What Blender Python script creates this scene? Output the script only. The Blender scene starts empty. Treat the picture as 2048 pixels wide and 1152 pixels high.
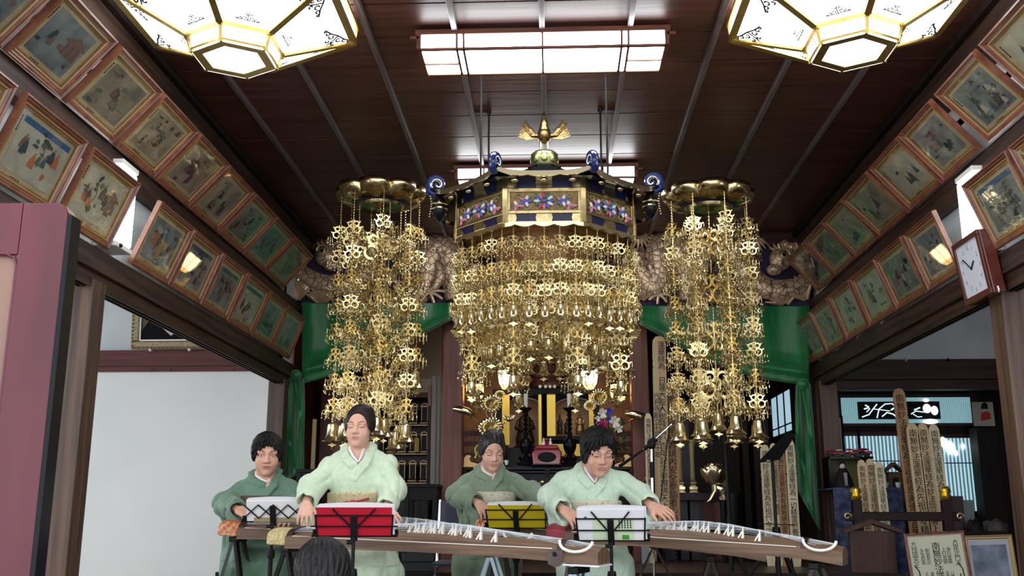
import bpy, bmesh, math, random
import numpy as np
from mathutils import Vector, Matrix, Euler
random.seed(7)
PI = math.pi
sc = bpy.context.scene
COL = sc.collection

# ---------------------------------------------------------------- camera
FPX = 2000.0
PITCH = math.atan(466 / FPX)
YAW = math.atan(86 * math.cos(PITCH) / FPX)
CAMH = 0.7
cd = bpy.data.cameras.new('camera')
cd.sensor_width = 36.0
cd.lens = FPX / 2048 * 36.0
cd.clip_start = 0.05
cam = bpy.data.objects.new('camera', cd)
cam.location = (0, 0, CAMH)
cam.rotation_euler = (PI / 2 + PITCH, 0, YAW)
COL.objects.link(cam)
sc.camera = cam

# ---------------------------------------------------------------- daylight through the open front of the hall
w = bpy.data.worlds.new('world')
sc.world = w
w.use_nodes = True
bg = w.node_tree.nodes['Background']
bg.inputs['Color'].default_value = (0.94, 0.975, 1.0, 1)
bg.inputs['Strength'].default_value = 1.9

sc.view_settings.view_transform = 'Standard'
sc.view_settings.look = 'None'
sc.view_settings.gamma = 1.0
sc.view_settings.exposure = 0.58
sc.view_settings.use_curve_mapping = False

XC = -0.045          # middle axis of the hall
CZ = 3.4             # ceiling height
XW = 2.43            # inner face of the side walls
YB = 9.4             # plane of the carved transoms

# ---------------------------------------------------------------- materials
def lin(c):
    return tuple((x / 12.92 if x <= 0.04045 else ((x + 0.055) / 1.055) ** 2.4) for x in c)

def rgb(r, g, b):
    return lin((r / 255, g / 255, b / 255))

MATS = {}
def mat(name, col, rough=0.5, metal=0.0, col2=None, scale=(8, 8, 8), detail=4, bump=0.0, bscale=None, emit=0.0, coat=0.0,
        lo=0.35, hi=0.65, trans=0.0, alpha=1.0, sub=0.0, objrand=0.0, tex='noise', sheen=0.0, spec=None):
    """procedural principled material: two colours mixed by stretched noise, wave or voronoi, with bump"""
    if name in MATS:
        return MATS[name]
    m = bpy.data.materials.new(name)
    m.use_nodes = True
    nt = m.node_tree
    N, L = nt.nodes, nt.links
    b = N['Principled BSDF']
    b.inputs['Base Color'].default_value = (*col, 1)
    b.inputs['Roughness'].default_value = rough
    b.inputs['Metallic'].default_value = metal
    if spec is not None:
        b.inputs['Specular IOR Level'].default_value = spec
    if coat:
        b.inputs['Coat Weight'].default_value = coat
        b.inputs['Coat Roughness'].default_value = 0.08
    if trans:
        b.inputs['Transmission Weight'].default_value = trans
    if sub:
        b.inputs['Subsurface Weight'].default_value = sub
        b.inputs['Subsurface Radius'].default_value = (0.01, 0.004, 0.002)
    if sheen:
        b.inputs['Sheen Weight'].default_value = sheen
    if emit:
        b.inputs['Emission Color'].default_value = (*(col2 if col2 and emit else col), 1)
        b.inputs['Emission Strength'].default_value = emit
    if alpha < 1:
        b.inputs['Alpha'].default_value = alpha
    tc = N.new('ShaderNodeTexCoord')
    mp = N.new('ShaderNodeMapping')
    mp.inputs['Scale'].default_value = scale
    L.new(tc.outputs['Object'], mp.inputs['Vector'])
    src = mp.outputs['Vector']
    if objrand:
        oi = N.new('ShaderNodeObjectInfo')
        vm = N.new('ShaderNodeVectorMath'); vm.operation = 'SCALE'
        cb = N.new('ShaderNodeCombineXYZ')
        for k in range(3):
            L.new(oi.outputs['Random'], cb.inputs[k])
        L.new(cb.outputs[0], vm.inputs[0]); vm.inputs['Scale'].default_value = objrand
        va = N.new('ShaderNodeVectorMath'); va.operation = 'ADD'
        L.new(src, va.inputs[0]); L.new(vm.outputs[0], va.inputs[1])
        src = va.outputs[0]
    fac = None
    if col2 is not None and not emit:
        if tex == 'wave':
            t = N.new('ShaderNodeTexWave')
            t.inputs['Scale'].default_value = 1.0
            t.inputs['Distortion'].default_value = 6.0
            t.inputs['Detail'].default_value = detail
            t.inputs['Detail Scale'].default_value = 0.6
            fac = t.outputs['Fac']
        elif tex == 'voronoi':
            t = N.new('ShaderNodeTexVoronoi')
            t.feature = 'DISTANCE_TO_EDGE'
            t.inputs['Scale'].default_value = 1.0
            fac = t.outputs['Distance']
        else:
            t = N.new('ShaderNodeTexNoise')
            t.inputs['Scale'].default_value = 1.0
            t.inputs['Detail'].default_value = detail
            fac = t.outputs['Fac']
        L.new(src, t.inputs['Vector'])
        rp = N.new('ShaderNodeValToRGB')
        rp.color_ramp.elements[0].position = lo
        rp.color_ramp.elements[1].position = hi
        rp.color_ramp.elements[0].color = (*col, 1)
        rp.color_ramp.elements[1].color = (*col2, 1)
        L.new(fac, rp.inputs['Fac'])
        L.new(rp.outputs['Color'], b.inputs['Base Color'])
    if bump:
        if fac is None or bscale is not None:
            t2 = N.new('ShaderNodeTexNoise')
            t2.inputs['Scale'].default_value = 1.0 if bscale is None else bscale
            t2.inputs['Detail'].default_value = detail
            L.new(src if bscale is None else tc.outputs['Object'], t2.inputs['Vector'])
            fac = t2.outputs['Fac']
        bp = N.new('ShaderNodeBump')
        bp.inputs['Strength'].default_value = bump
        bp.inputs['Distance'].default_value = 0.01
        L.new(fac, bp.inputs['Height'])
        L.new(bp.outputs['Normal'], b.inputs['Normal'])
    MATS[name] = m
    return m

# timber
WOODY = mat('old_timber_along_y', rgb(38, 26, 22), 0.5, spec=.3, col2=rgb(70, 49, 40), scale=(30, 1.6, 30), bump=0.25)
WOODZ = mat('old_timber_upright', rgb(58, 40, 32), 0.5, col2=rgb(98, 72, 56), scale=(26, 26, 1.4), bump=0.25)
WOODX = mat('old_timber_along_x', rgb(40, 25, 22), 0.5, spec=.25, col2=rgb(66, 42, 36), scale=(1.6, 30, 30), bump=0.2)
CEILW = mat('ceiling_board', rgb(66, 35, 29), 0.4, col2=rgb(92, 51, 43), scale=(1.2, 26, 26), bump=0.15, objrand=40)
BATTEN = mat('ceiling_batten', rgb(84, 74, 76), 0.35, col2=rgb(110, 98, 98), scale=(30, 2, 30), bump=0.1)
REDW = mat('red_brown_timber', rgb(94, 48, 42), 0.4, col2=rgb(122, 70, 60), scale=(24, 24, 1.5), bump=0.2)
REDX = mat('red_brown_lintel', rgb(72, 28, 26), 0.45, spec=.3, col2=rgb(94, 44, 38), scale=(1.5, 24, 24), bump=0.2)
PLASTER = mat('white_plaster', rgb(205, 212, 216), 0.9, col2=rgb(190, 197, 202), scale=(3, 3, 3), bump=0.05)
SHOJI = mat('white_screen_paper', rgb(230, 232, 230), 0.85, col2=rgb(222, 225, 224), scale=(1.2, 1.2, 1.2))
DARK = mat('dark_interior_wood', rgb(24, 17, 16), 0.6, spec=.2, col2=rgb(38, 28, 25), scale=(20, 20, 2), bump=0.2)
FLOORM = mat('dark_floor_boards', rgb(60, 44, 36), 0.4, col2=rgb(84, 62, 50), scale=(20, 1.5, 20), bump=0.15)
GOLD = mat('polished_gold', (0.78, 0.63, 0.34), 0.22, 1.0, col2=(0.56, 0.45, 0.22), scale=(40, 40, 40))
GOLDB = mat('bright_brass', (0.90, 0.78, 0.48), 0.2, 1.0)
GOLDD = mat('aged_gold_leaf', (0.50, 0.34, 0.17), 0.42, 0.85, col2=(0.34, 0.22, 0.12), scale=(30, 30, 30), bump=0.2)
BLACK = mat('black_lacquer', (0.006, 0.006, 0.009), 0.22, spec=.15)
NAVY = mat('navy_lacquer', rgb(24, 26, 62), 0.3)
BLKMETAL = mat('black_painted_metal', (0.007, 0.007, 0.008), 0.5, spec=.2)
CHROME = mat('chrome', (0.8, 0.82, 0.84), 0.12, 1.0)
WHITEP = mat('white_plastic', rgb(236, 236, 232), 0.4)
PAPER = mat('white_paper', rgb(232, 232, 238), 0.8)
INK = mat('black_ink', (0.010, 0.010, 0.012), 0.7, spec=.2)
GREEN = mat('green_satin', rgb(0, 96, 46), 0.38, col2=rgb(4, 124, 60), scale=(14, 14, 3), bump=0.25, sheen=0.4)
LIGHTM = mat('lamp_diffuser', (1, 1, 1), 0.5, col2=(1.0, 1.0, 0.98), emit=4.2)
TUBEM = mat('fluorescent_cover', (1, 1, 1), 0.5, col2=(0.94, 0.97, 1.0), emit=11.0)
WALLL = mat('wall_lamp_cover', (1, 1, 1), 0.5, col2=(0.88, 0.96, 1.0), emit=3.2)

# ---------------------------------------------------------------- mesh helpers
class MB:
    def __init__(s):
        s.v = []; s.f = []
    def add(s, vs, fs):
        o = len(s.v); s.v += [tuple(v) for v in vs]; s.f += [tuple(i + o for i in f) for f in fs]; return s
    def box(s, x0, x1, y0, y1, z0, z1):
        return s.add([(x0, y0, z0), (x1, y0, z0), (x1, y1, z0), (x0, y1, z0), (x0, y0, z1), (x1, y0, z1), (x1, y1, z1), (x0, y1, z1)],
                     [(3, 2, 1, 0), (4, 5, 6, 7), (0, 1, 5, 4), (1, 2, 6, 5), (2, 3, 7, 6), (3, 0, 4, 7)])
    def bar(s, a, b, w, h=None, up=(0, 0, 1)):
        """rectangular bar from a to b"""
        h = w if h is None else h
        a, b = Vector(a), Vector(b); d = (b - a).normalized(); u = Vector(up)
        if abs(d.dot(u)) > 0.98: u = Vector((0, 1, 0))
        r = d.cross(u).normalized() * w / 2; u = r.cross(d).normalized() * h / 2
        vs = [a - r - u, a + r - u, a + r + u, a - r + u, b - r - u, b + r - u, b + r + u, b - r + u]
        return s.add(vs, [(3, 2, 1, 0), (4, 5, 6, 7), (0, 1, 5, 4), (1, 2, 6, 5), (2, 3, 7, 6), (3, 0, 4, 7)])
    def tube(s, pts, r, n=8, closed=False, cap=True, flat=1.0, up=None):
        """tube along points; r a number or a list; flat squashes the second axis"""
        P = [Vector(p) for p in pts]; m = len(P)
        R = r if isinstance(r, (list, tuple)) else [r] * m
        vs = []; prev = None
        for i in range(m):
            if closed: t = P[(i + 1) % m] - P[i - 1]
            else: t = P[min(i + 1, m - 1)] - P[max(i - 1, 0)]
            if t.length < 1e-9: t = Vector((0, 0, 1))
            t.normalize()
            if up is not None: q = Vector(up)
            elif prev is None: q = Vector((0, 0, 1)) if abs(t.z) < 0.9 else Vector((0, 1, 0))
            else: q = prev
            q = (q - t * q.dot(t))
            if q.length < 1e-6: q = t.orthogonal()
            q.normalize(); prev = q; e = t.cross(q)
            for k in range(n):
                a = 2 * PI * k / n + PI / n
                vs.append(P[i] + e * math.cos(a) * R[i] + q * math.sin(a) * R[i] * flat)
        fs = []
        for i in range(m if closed else m - 1):
            j = (i + 1) % m
            for k in range(n):
                k2 = (k + 1) % n
                fs.append((i * n + k, i * n + k2, j * n + k2, j * n + k))
        if cap and not closed:
            fs.append(tuple(range(n - 1, -1, -1))); fs.append(tuple((m - 1) * n + k for k in range(n)))
        return s.add(vs, fs)
    def lathe(s, prof, n=16, c=(0, 0, 0), flute=0.0, lobes=0, ph=0.0):
        """profile [(r,z)...] turned about z"""
        vs = []; fs = []; m = len(prof)
        for (r, z) in prof:
            for k in range(n):
                a = 2 * PI * k / n + ph
                rr = r * (1 + flute * abs(math.cos(a * lobes / 2)) if lobes else 1)
                vs.append((c[0] + rr * math.cos(a), c[1] + rr * math.sin(a), c[2] + z))
        for i in range(m - 1):
            for k in range(n):
                k2 = (k + 1) % n
                fs.append((i * n + k, i * n + k2, (i + 1) * n + k2, (i + 1) * n + k))
        if prof[0][0] > 1e-6: fs.append(tuple(range(n - 1, -1, -1)))
        if prof[-1][0] > 1e-6: fs.append(tuple((m - 1) * n + k for k in range(n)))
        return s.add(vs, fs)
    def ell(s, c, r, nu=14, nv=9, rot=None):
        vs = []; fs = []
        for i in range(nv + 1):
            t = PI * i / nv
            for k in range(nu):
                a = 2 * PI * k / nu
                p = Vector((r[0] * math.sin(t) * math.cos(a), r[1] * math.sin(t) * math.sin(a), r[2] * math.cos(t)))
                if rot is not None: p = rot @ p
                vs.append(p + Vector(c))
        for i in range(nv):
            for k in range(nu):
                k2 = (k + 1) % nu
                fs.append((i * nu + k, (i + 1) * nu + k, (i + 1) * nu + k2, i * nu + k2))
        return s.add(vs, fs)
    def prism(s, pts, y0, y1, axis='y'):
        """polygon in the xz plane (or the plane square to axis) given depth"""
        n = len(pts)
        def P(p, d):
            return {'y': (p[0], d, p[1]), 'x': (d, p[0], p[1]), 'z': (p[0], p[1], d)}[axis]
        vs = [P(p, y0) for p in pts] + [P(p, y1) for p in pts]
        fs = [tuple(range(n)), tuple(range(2 * n - 1, n - 1, -1))]
        fs += [(k, n + k, n + (k + 1) % n, (k + 1) % n) for k in range(n)]
        return s.add(vs, fs)
    def grid(s, fn, nu, nv):
        vs = [fn(i / nu, j / nv) for j in range(nv + 1) for i in range(nu + 1)]
        fs = [(j * (nu + 1) + i, j * (nu + 1) + i + 1, (j + 1) * (nu + 1) + i + 1, (j + 1) * (nu + 1) + i) for j in range(nv) for i in range(nu)]
        return s.add(vs, fs)
    def xf(s, M):
        s.v = [tuple(M @ Vector(v)) for v in s.v]; return s
    def shift(s, d):
        s.v = [(v[0] + d[0], v[1] + d[1], v[2] + d[2]) for v in s.v]; return s
    def mesh(s, name, m, smooth=False):
        me = bpy.data.meshes.new(name)
        me.from_pydata(s.v, [], s.f); me.validate()
        bm = bmesh.new(); bm.from_mesh(me); bmesh.ops.recalc_face_normals(bm, faces=bm.faces); bm.to_mesh(me); bm.free()
        if m: me.materials.append(m)
        if smooth:
            me.polygons.foreach_set('use_smooth', [True] * len(me.polygons))
            try: me.set_sharp_from_angle(angle=math.radians(38))
            except Exception: pass
        return me

def link(name, me, parent=None, loc=None, rot=None):
    o = bpy.data.objects.new(name, me)
    COL.objects.link(o)
    if parent is not None: o.parent = parent
    if loc is not None: o.location = loc
    if rot is not None: o.rotation_euler = rot
    return o

def obj(name, mb, m, parent=None, smooth=False, loc=None, rot=None, bevel=0.0, thick=0.0):
    o = link(name, mb.mesh(name, m, smooth), parent, loc, rot)
    if thick:
        md = o.modifiers.new('s', 'SOLIDIFY'); md.thickness = thick; md.offset = 0
    if bevel:
        md = o.modifiers.new('b', 'BEVEL'); md.width = bevel; md.segments = 2; md.limit_method = 'ANGLE'
    return o

def tag(o, label, cat, group=None):
    o['label'] = label; o['category'] = cat
    if group: o['group'] = group
    return o

def thing(name, label, cat, loc=(0, 0, 0), rotz=0.0, group=None, rot=None):
    o = link(name, None, None, loc, rot if rot else (0, 0, rotz))
    o.empty_display_size = 0.05
    return tag(o, label, cat, group)

def struct(o):
    o['kind'] = 'structure'; return o

def dup(src, parent=None, loc=None, rot=None):
    c = src.copy(); COL.objects.link(c)
    c.parent = parent if parent is not None else None
    if loc is not None: c.location = loc
    if rot is not None: c.rotation_euler = rot
    for ch in [x for x in bpy.data.objects if x.parent == src] if src.children else []:
        dup(ch, c)
    return c

def text_mesh(name, s, size, m, extrude=0.0006, vertical=False, cols=None, space=1.05):
    """flat lettering in the xz plane, facing -y, top left at the origin"""
    cu = bpy.data.curves.new(name, 'FONT')
    cu.body = '\n'.join(s) if vertical else s
    cu.size = size; cu.extrude = extrude; cu.space_line = space; cu.resolution_u = 1
    cu.align_x = 'CENTER' if vertical else 'LEFT'
    o = bpy.data.objects.new('t', cu); me = bpy.data.meshes.new_from_object(o)
    bpy.data.objects.remove(o); bpy.data.curves.remove(cu)
    me.transform(Matrix.Rotation(PI / 2, 4, 'X'))
    me.materials.clear(); me.materials.append(m); me.name = name
    return me
# ---------------------------------------------------------------- where a line of sight meets a given depth (survey of the photograph)
def _ray(px, py):
    u = (px - 1024) / FPX; v = (576 - py) / FPX
    y1 = math.cos(PITCH) - v * math.sin(PITCH); z = math.sin(PITCH) + v * math.cos(PITCH)
    return (u * math.cos(YAW) - y1 * math.sin(YAW), u * math.sin(YAW) + y1 * math.cos(YAW), z)
def at(px, py, Y):
    d = _ray(px, py); s = Y / d[1]
    return Vector((d[0] * s, Y, CAMH + d[2] * s))
def atx(px, py, X):
    d = _ray(px, py); s = X / d[0]
    return Vector((X, d[1] * s, CAMH + d[2] * s))
def atz(px, py, Z):
    d = _ray(px, py); s = (Z - CAMH) / d[2]
    return Vector((d[0] * s, d[1] * s, Z))

# ================================================================ the setting
B = MB
struct(obj('floor', B().box(-7, 5.4, -0.5, 12.6, -0.06, 0.0), FLOORM))
f2 = struct(obj('floor', B().box(-2.42, 2.42, 7.35, 12.6, 0.0, 0.34), FLOORM))
obj('step_edge', B().box(-2.42, 2.42, 7.30, 7.35, 0.27, 0.345), DARK, f2)

ceil = struct(obj('ceiling', B().box(-2.6, 2.6, 2.0, 9.5, CZ + 0.03, CZ + 0.08), mat('ceiling_void', (.004, .003, .003), .9, spec=.0)))
y = 5.99 - 0.383 * 10
while y < 9.4:
    b = B().box(-2.5, 2.5, y + .007, y + .376, CZ - .002, CZ + .014)
    obj('ceiling_board', b, CEILW, ceil)
    y += 0.383
for k in range(-4, 5):
    x = -0.046 + 0.489 * k
    obj('ceiling_batten', B().box(x - 0.016, x + 0.016, 2.0, 9.4, CZ - 0.034, CZ + 0.004), BATTEN, ceil, bevel=0.003)

def side_wall(sx, name, yend, posts):
    """upper wall above the opening: plaster, three long beams with grooved lintel, posts"""
    X = lambda a: sx * a
    def bx(x0, x1, *r):
        a, b_ = sorted((X(x0), X(x1))); return B().box(a, b_, *r)
    wl = struct(obj(name, bx(2.50, 2.58, 2.0, yend, 1.95, CZ), PLASTER))
    obj('lower_beam', bx(XW, 2.56, 2.0, yend, 2.0, 2.125), WOODY, wl, bevel=0.006)
    obj('grooved_lintel', bx(2.455, 2.55, 2.0, yend, 1.935, 2.0), WOODY, wl)
    for q in (0.0, 0.032, 0.064):
        obj('lintel_rib', bx(2.455 + q, 2.463 + q, 2.0, yend, 1.915, 1.935), WOODY, wl)
    obj('middle_beam', bx(XW, 2.56, 2.0, yend, 2.58, 2.735), WOODY, wl, bevel=0.006)
    obj('top_beam', bx(2.34, 2.56, 2.0, yend, 3.2, CZ), WOODY, wl, bevel=0.006)
    obj('cove_strip', bx(2.30, 2.36, 2.0, yend, CZ - 0.06, CZ + 0.002), DARK, wl)
    for (y0, y1, x0, x1) in posts:
        obj('post', bx(x0, x1, y0, y1, 0.0, 1.96), WOODZ, wl, bevel=0.006)
    return wl
wl = side_wall(-1, 'wall_left', 9.45, [(5.08, 5.23, 2.44, 2.575), (8.95, 9.1, 2.44, 2.59)])
wr = side_wall(1, 'wall_right', 9.45, [(5.42, 5.58, 2.44, 2.62), (9.26, 9.44, 2.44, 2.60)])

# left aisle: end wall with a white sliding screen, picture rail, plaster above
e = struct(obj('wall_left_end', B().box(-7, -2.5, 8.98, 9.06, 2.2, 3.05), PLASTER))
obj('picture_rail', B().box(-7, -2.5, 8.90, 9.06, 2.075, 2.225), REDX, e, bevel=0.005)
obj('rail_groove', B().box(-7, -2.5, 8.915, 9.06, 2.03, 2.075), REDX, e)
obj('white_screen', B().box(-7, -2.59, 8.955, 9.0, 0.0, 2.035), SHOJI, e)
struct(obj('ceiling_left_aisle', B().box(-7, -2.5, 2.0, 9.1, 3.05, 3.1), DARK))
for px in (308, 345, 470):
    p = at(px, 742, 8.94)
    obj('rail_hook', B().tube([(p.x, 8.9, 2.05), (p.x, 8.89, 2.03), (p.x + 0.008, 8.89, 2.02)], 0.003, 6), BLKMETAL, e)

# right aisle
e = struct(obj('wall_right_end', B().box(2.5, 5.2, 9.55, 9.62, 2.16, 3.05), PLASTER))
obj('picture_rail', B().box(2.5, 5.2, 9.45, 9.62, 1.99, 2.18), WOODX, e, bevel=0.005)
obj('lower_rail', B().box(2.5, 5.2, 9.47, 9.60, 1.90, 1.985), WOODX, e)
for px, pm in ((1811, WHITEP), (1895, BLKMETAL)):
    p = at(px, 722, 9.44)
    obj('rail_hook', B().tube([(p.x, 9.45, p.z), (p.x, 9.41, p.z), (p.x - .01, 9.40, p.z + .02)], 0.008, 6), pm, e)
struct(obj('ceiling_right_aisle', B().box(2.5, 5.2, 2.0, 12.0, 3.05, 3.1), DARK))
struct(obj('wall_right_outer', B().box(5.1, 5.2, 2.0, 12.0, 0, 3.1), DARK))

# altar room shell
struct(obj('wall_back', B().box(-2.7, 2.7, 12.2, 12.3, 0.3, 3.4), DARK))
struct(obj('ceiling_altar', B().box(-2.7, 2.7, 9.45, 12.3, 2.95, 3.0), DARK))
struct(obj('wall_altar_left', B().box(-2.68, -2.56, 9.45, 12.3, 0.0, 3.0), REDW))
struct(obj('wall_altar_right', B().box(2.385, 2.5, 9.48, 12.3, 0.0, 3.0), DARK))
tb = struct(obj('trim_1', B().box(-2.5, 2.5, 9.33, 9.5, 3.28, CZ), WOODX, bevel=0.006))
struct(obj('trim_2', B().box(-2.5, 2.5, 9.36, 9.5, 2.60, 2.655), DARK))
struct(obj('trim_3', B().box(-2.5, 2.5, 9.5, 9.55, 2.6, 3.3), DARK))

# altar pillars, each with its own foot and head
for s_, (a, b_) in ((-1, (883, 925)), (1, (1264, 1300))):
    x0 = at(a, 820, 9.6).x; x1 = at(b_, 820, 9.6).x
    p = struct(obj('altar_pillar', B().box(x0, x1, 9.6, 9.8, 0.34, 2.95), REDW, bevel=0.012))
    obj('pillar_foot', B().box(x0 - .02, x1 + .02, 9.58, 9.82, 0.34, 0.5), REDW, p)

# ================================================================ framed prints in two rows on each side wall
FRW = mat('reddish_frame_wood', rgb(104, 60, 44), 0.34, col2=rgb(134, 84, 62), scale=(20, 20, 20), bump=0.1, coat=0.2)
FRIN = mat('frame_inner_lip', rgb(150, 112, 66), 0.4)
MATP = mat('aged_picture_mount', rgb(182, 168, 132), 0.7, col2=rgb(162, 148, 116), scale=(6, 6, 6), objrand=30)
GLASSM = bpy.data.materials.new('picture_glass')
GLASSM.use_nodes = True
_nt = GLASSM.node_tree
_nt.nodes.remove(_nt.nodes['Principled BSDF'])
_mx = _nt.nodes.new('ShaderNodeMixShader'); _tr = _nt.nodes.new('ShaderNodeBsdfTransparent'); _gl = _nt.nodes.new('ShaderNodeBsdfGlossy')
_lw = _nt.nodes.new('ShaderNodeLayerWeight'); _lw.inputs['Blend'].default_value = 0.5
_pw = _nt.nodes.new('ShaderNodeMath'); _pw.operation = 'POWER'; _pw.inputs[1].default_value = 4.0
_fr = _nt.nodes.new('ShaderNodeMath'); _fr.operation = 'MULTIPLY_ADD'; _fr.inputs[1].default_value = 0.8; _fr.inputs[2].default_value = 0.045
_nt.links.new(_lw.outputs['Facing'], _pw.inputs[0]); _nt.links.new(_pw.outputs[0], _fr.inputs[0])
_gl.inputs['Roughness'].default_value = 0.03
_nt.links.new(_fr.outputs[0], _mx.inputs[0]); _nt.links.new(_tr.outputs[0], _mx.inputs[1]); _nt.links.new(_gl.outputs[0], _mx.inputs[2])
_nt.links.new(_mx.outputs[0], _nt.nodes['Material Output'].inputs['Surface'])
PR = [mat('print_ground_%d' % i, c, 0.75, col2=c2, scale=(9, 9, 9), objrand=50, detail=6) for i, (c, c2) in enumerate([
    (rgb(140, 144, 132), rgb(104, 110, 104)), (rgb(160, 152, 126), rgb(116, 116, 104)), (rgb(124, 134, 130), rgb(84, 96, 98)),
    (rgb(154, 142, 118), rgb(126, 112, 92)), (rgb(180, 178, 156), rgb(150, 150, 136)), (rgb(130, 122, 104), rgb(90, 90, 82))])]
FIG = [mat('print_ink_%d' % i, c, 0.75) for i, c in enumerate([
    rgb(52, 62, 66), rgb(84, 62, 54), rgb(70, 84, 76), rgb(108, 88, 78), rgb(44, 46, 48), rgb(118, 114, 96), rgb(60, 84, 96),
    rgb(170, 92, 58), rgb(52, 96, 88), rgb(160, 158, 150), rgb(36, 84, 120)])]

def blob(mb, x, z, rx, rz, y, n=9, ja=0.35):
    a0 = random.random() * 6
    pts = [(x + rx * (1 + random.uniform(-ja, ja)) * math.cos(2 * PI * k / n + a0), z + rz * (1 + random.uniform(-ja, ja)) * math.sin(2 * PI * k / n + a0)) for k in range(n)]
    mb.prism(pts, y, y + 0.0006)

FW, FH = 0.55, 0.40
def frame_rail_mesh(w_, h_, t=0.03, d=0.028):
    mb = MB()
    # moulded section: outer step, hollow, inner step
    sec = [(0, 0), (0, -d), (0.008, -d - .004), (0.014, -d + .004), (0.022, -d + .004), (t, -d + .012), (t, 0)]
    C = [(-w_ / 2, 0), (w_ / 2, 0), (w_ / 2, h_), (-w_ / 2, h_)]
    dr = [(1, 1), (-1, 1), (-1, -1), (1, -1)]
    n = len(sec); vs = []
    for (cx, cz), (ux, uz) in zip(C, dr):
        for (o_, yy) in sec: vs.append((cx + ux * o_, yy, cz + uz * o_))
    fs = []
    for i in range(4):
        j = (i + 1) % 4
        for k in range(n):
            k2 = (k + 1) % n
            fs.append((i * n + k, j * n + k, j * n + k2, i * n + k2))
    return mb.add(vs, fs)

def framed_print(loc, rot, w_, h_, label, group, style, parts_seed, full=True):
    random.seed(parts_seed)
    t = thing('framed_print', label, 'picture', loc, 0, group, rot)
    obj('frame', frame_rail_mesh(w_, h_), FRW, t)
    tt = 0.03
    obj('inner_lip', frame_rail_mesh(w_ - 2 * tt, h_ - 2 * tt, 0.006, 0.016).shift((0, 0, tt)), FRIN, t)
    obj('mount', B().box(-w_ / 2 + .02, w_ / 2 - .02, -0.006, 0.0, 0.02, h_ - .02), MATP, t)
    mx, mz = (0.085, 0.075) if style['wide'] else (0.07, 0.06)
    gx = random.uniform(-.01, .01)
    x0, x1, z0, z1 = -w_ / 2 + mx + gx, w_ / 2 - mx + gx, mz, h_ - mz
    pr = obj('print', B().box(x0, x1, -0.0075, -0.006, z0, z1), PR[style['g']], t)
    cx, cz = (x0 + x1) / 2, (z0 + z1) / 2; W_, H_ = x1 - x0, z1 - z0
    # the printed scene: sky band, building or hill shapes, figures with robe, head and hands
    if style.get('sky'):
        obj('sky_band', B().box(x0, x1, -0.0085, -0.0075, z1 - 0.028, z1), FIG[style['sky']], pr)
    if style.get('tree'):
        mb = MB(); tx = x0 + W_ * style['tree']
        mb.tube([(tx, -.009, z0 + H_ * .3), (tx + .02, -.009, z0 + H_ * .55), (tx - .01, -.009, z0 + H_ * .8)], .005, 4, flat=.15)
        obj('tree_trunk', mb, FIG[3], pr)
        for k in range(9):
            m2 = MB(); blob(m2, tx + random.uniform(-.07, .09), z0 + H_ * random.uniform(.55, .93), random.uniform(.012, .024), random.uniform(.008, .015), -.0088)
            obj('foliage', m2, FIG[random.choice((2, 0, 8, 4))], pr)
    if style.get('hut'):
        hx, hz = x0 + W_ * style['hut'], z0 + H_ * .35
        obj('building', B().prism([(hx - .06, hz), (hx + .07, hz), (hx + .06, hz + .07), (hx + .09, hz + .075), (hx, hz + .12), (hx - .09, hz + .07), (hx - .05, hz + .06)], -.0082, -.0076), FIG[random.choice((5, 3))], pr)
        for q in range(3):
            obj('building_post', B().box(hx - .05 + .045 * q, hx - .046 + .045 * q, -.0088, -.0082, hz, hz + .07), FIG[1], pr)
    for k in range(style['n']):
        fx = x0 + W_ * random.uniform(.14, .86); fz = z0 + H_ * random.uniform(.06, .55); s = random.uniform(.7, 1.25) * style.get('s', 1)
        mb = MB()
        mb.prism([(fx - .024 * s, fz), (fx + .026 * s, fz), (fx + .018 * s, fz + .03 * s), (fx + .01 * s, fz + .052 * s), (fx - .008 * s, fz + .055 * s), (fx - .02 * s, fz + .03 * s)], -.0094 - k * .0002, -.0076)
        rb = obj('printed_figure', mb, FIG[style['c'][k % len(style['c'])]], pr)
        m2 = MB(); blob(m2, fx + .001, fz + .061 * s, .008 * s, .009 * s, -.0096 - k * .0002, 8, .1)
        obj('printed_head', m2, FIG[5], rb)
    for k in range(style.get('r', 5)):
        m2 = MB(); blob(m2, x0 + W_ * random.uniform(.08, .92), z0 + H_ * random.uniform(.05, .9), random.uniform(.01, .035), random.uniform(.006, .018), -.0081, 8, .45)
        obj('brush_patch', m2, FIG[random.choice(style['c'])], pr)
    # column of caption characters on the mount
    mb = MB()
    for k in range(5):
        zz = z1 - .01 - k * .016
        mb.box(x0 - .022, x0 - .013, -.0075, -.006, zz - .009, zz); mb.box(x0 - .02, x0 - .015, -.0078, -.006, zz - .012, zz + .002)
    for k in range(4):
        xx = x0 + W_ * .25 + k * .02
        mb.box(xx, xx + .010, -.0075, -.006, z0 - .026, z0 - .017); mb.box(xx + .003, xx + .007, -.0078, -.006, z0 - .029, z0 - .014)
    c_ = obj('caption', mb, FIG[4], t); c_['kind'] = 'stuff'
    gl = obj('glass', B().box(-w_ / 2 + tt, w_ / 2 - tt, -0.0145, -0.0135, tt, h_ - tt), GLASSM, t)
    return t

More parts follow.
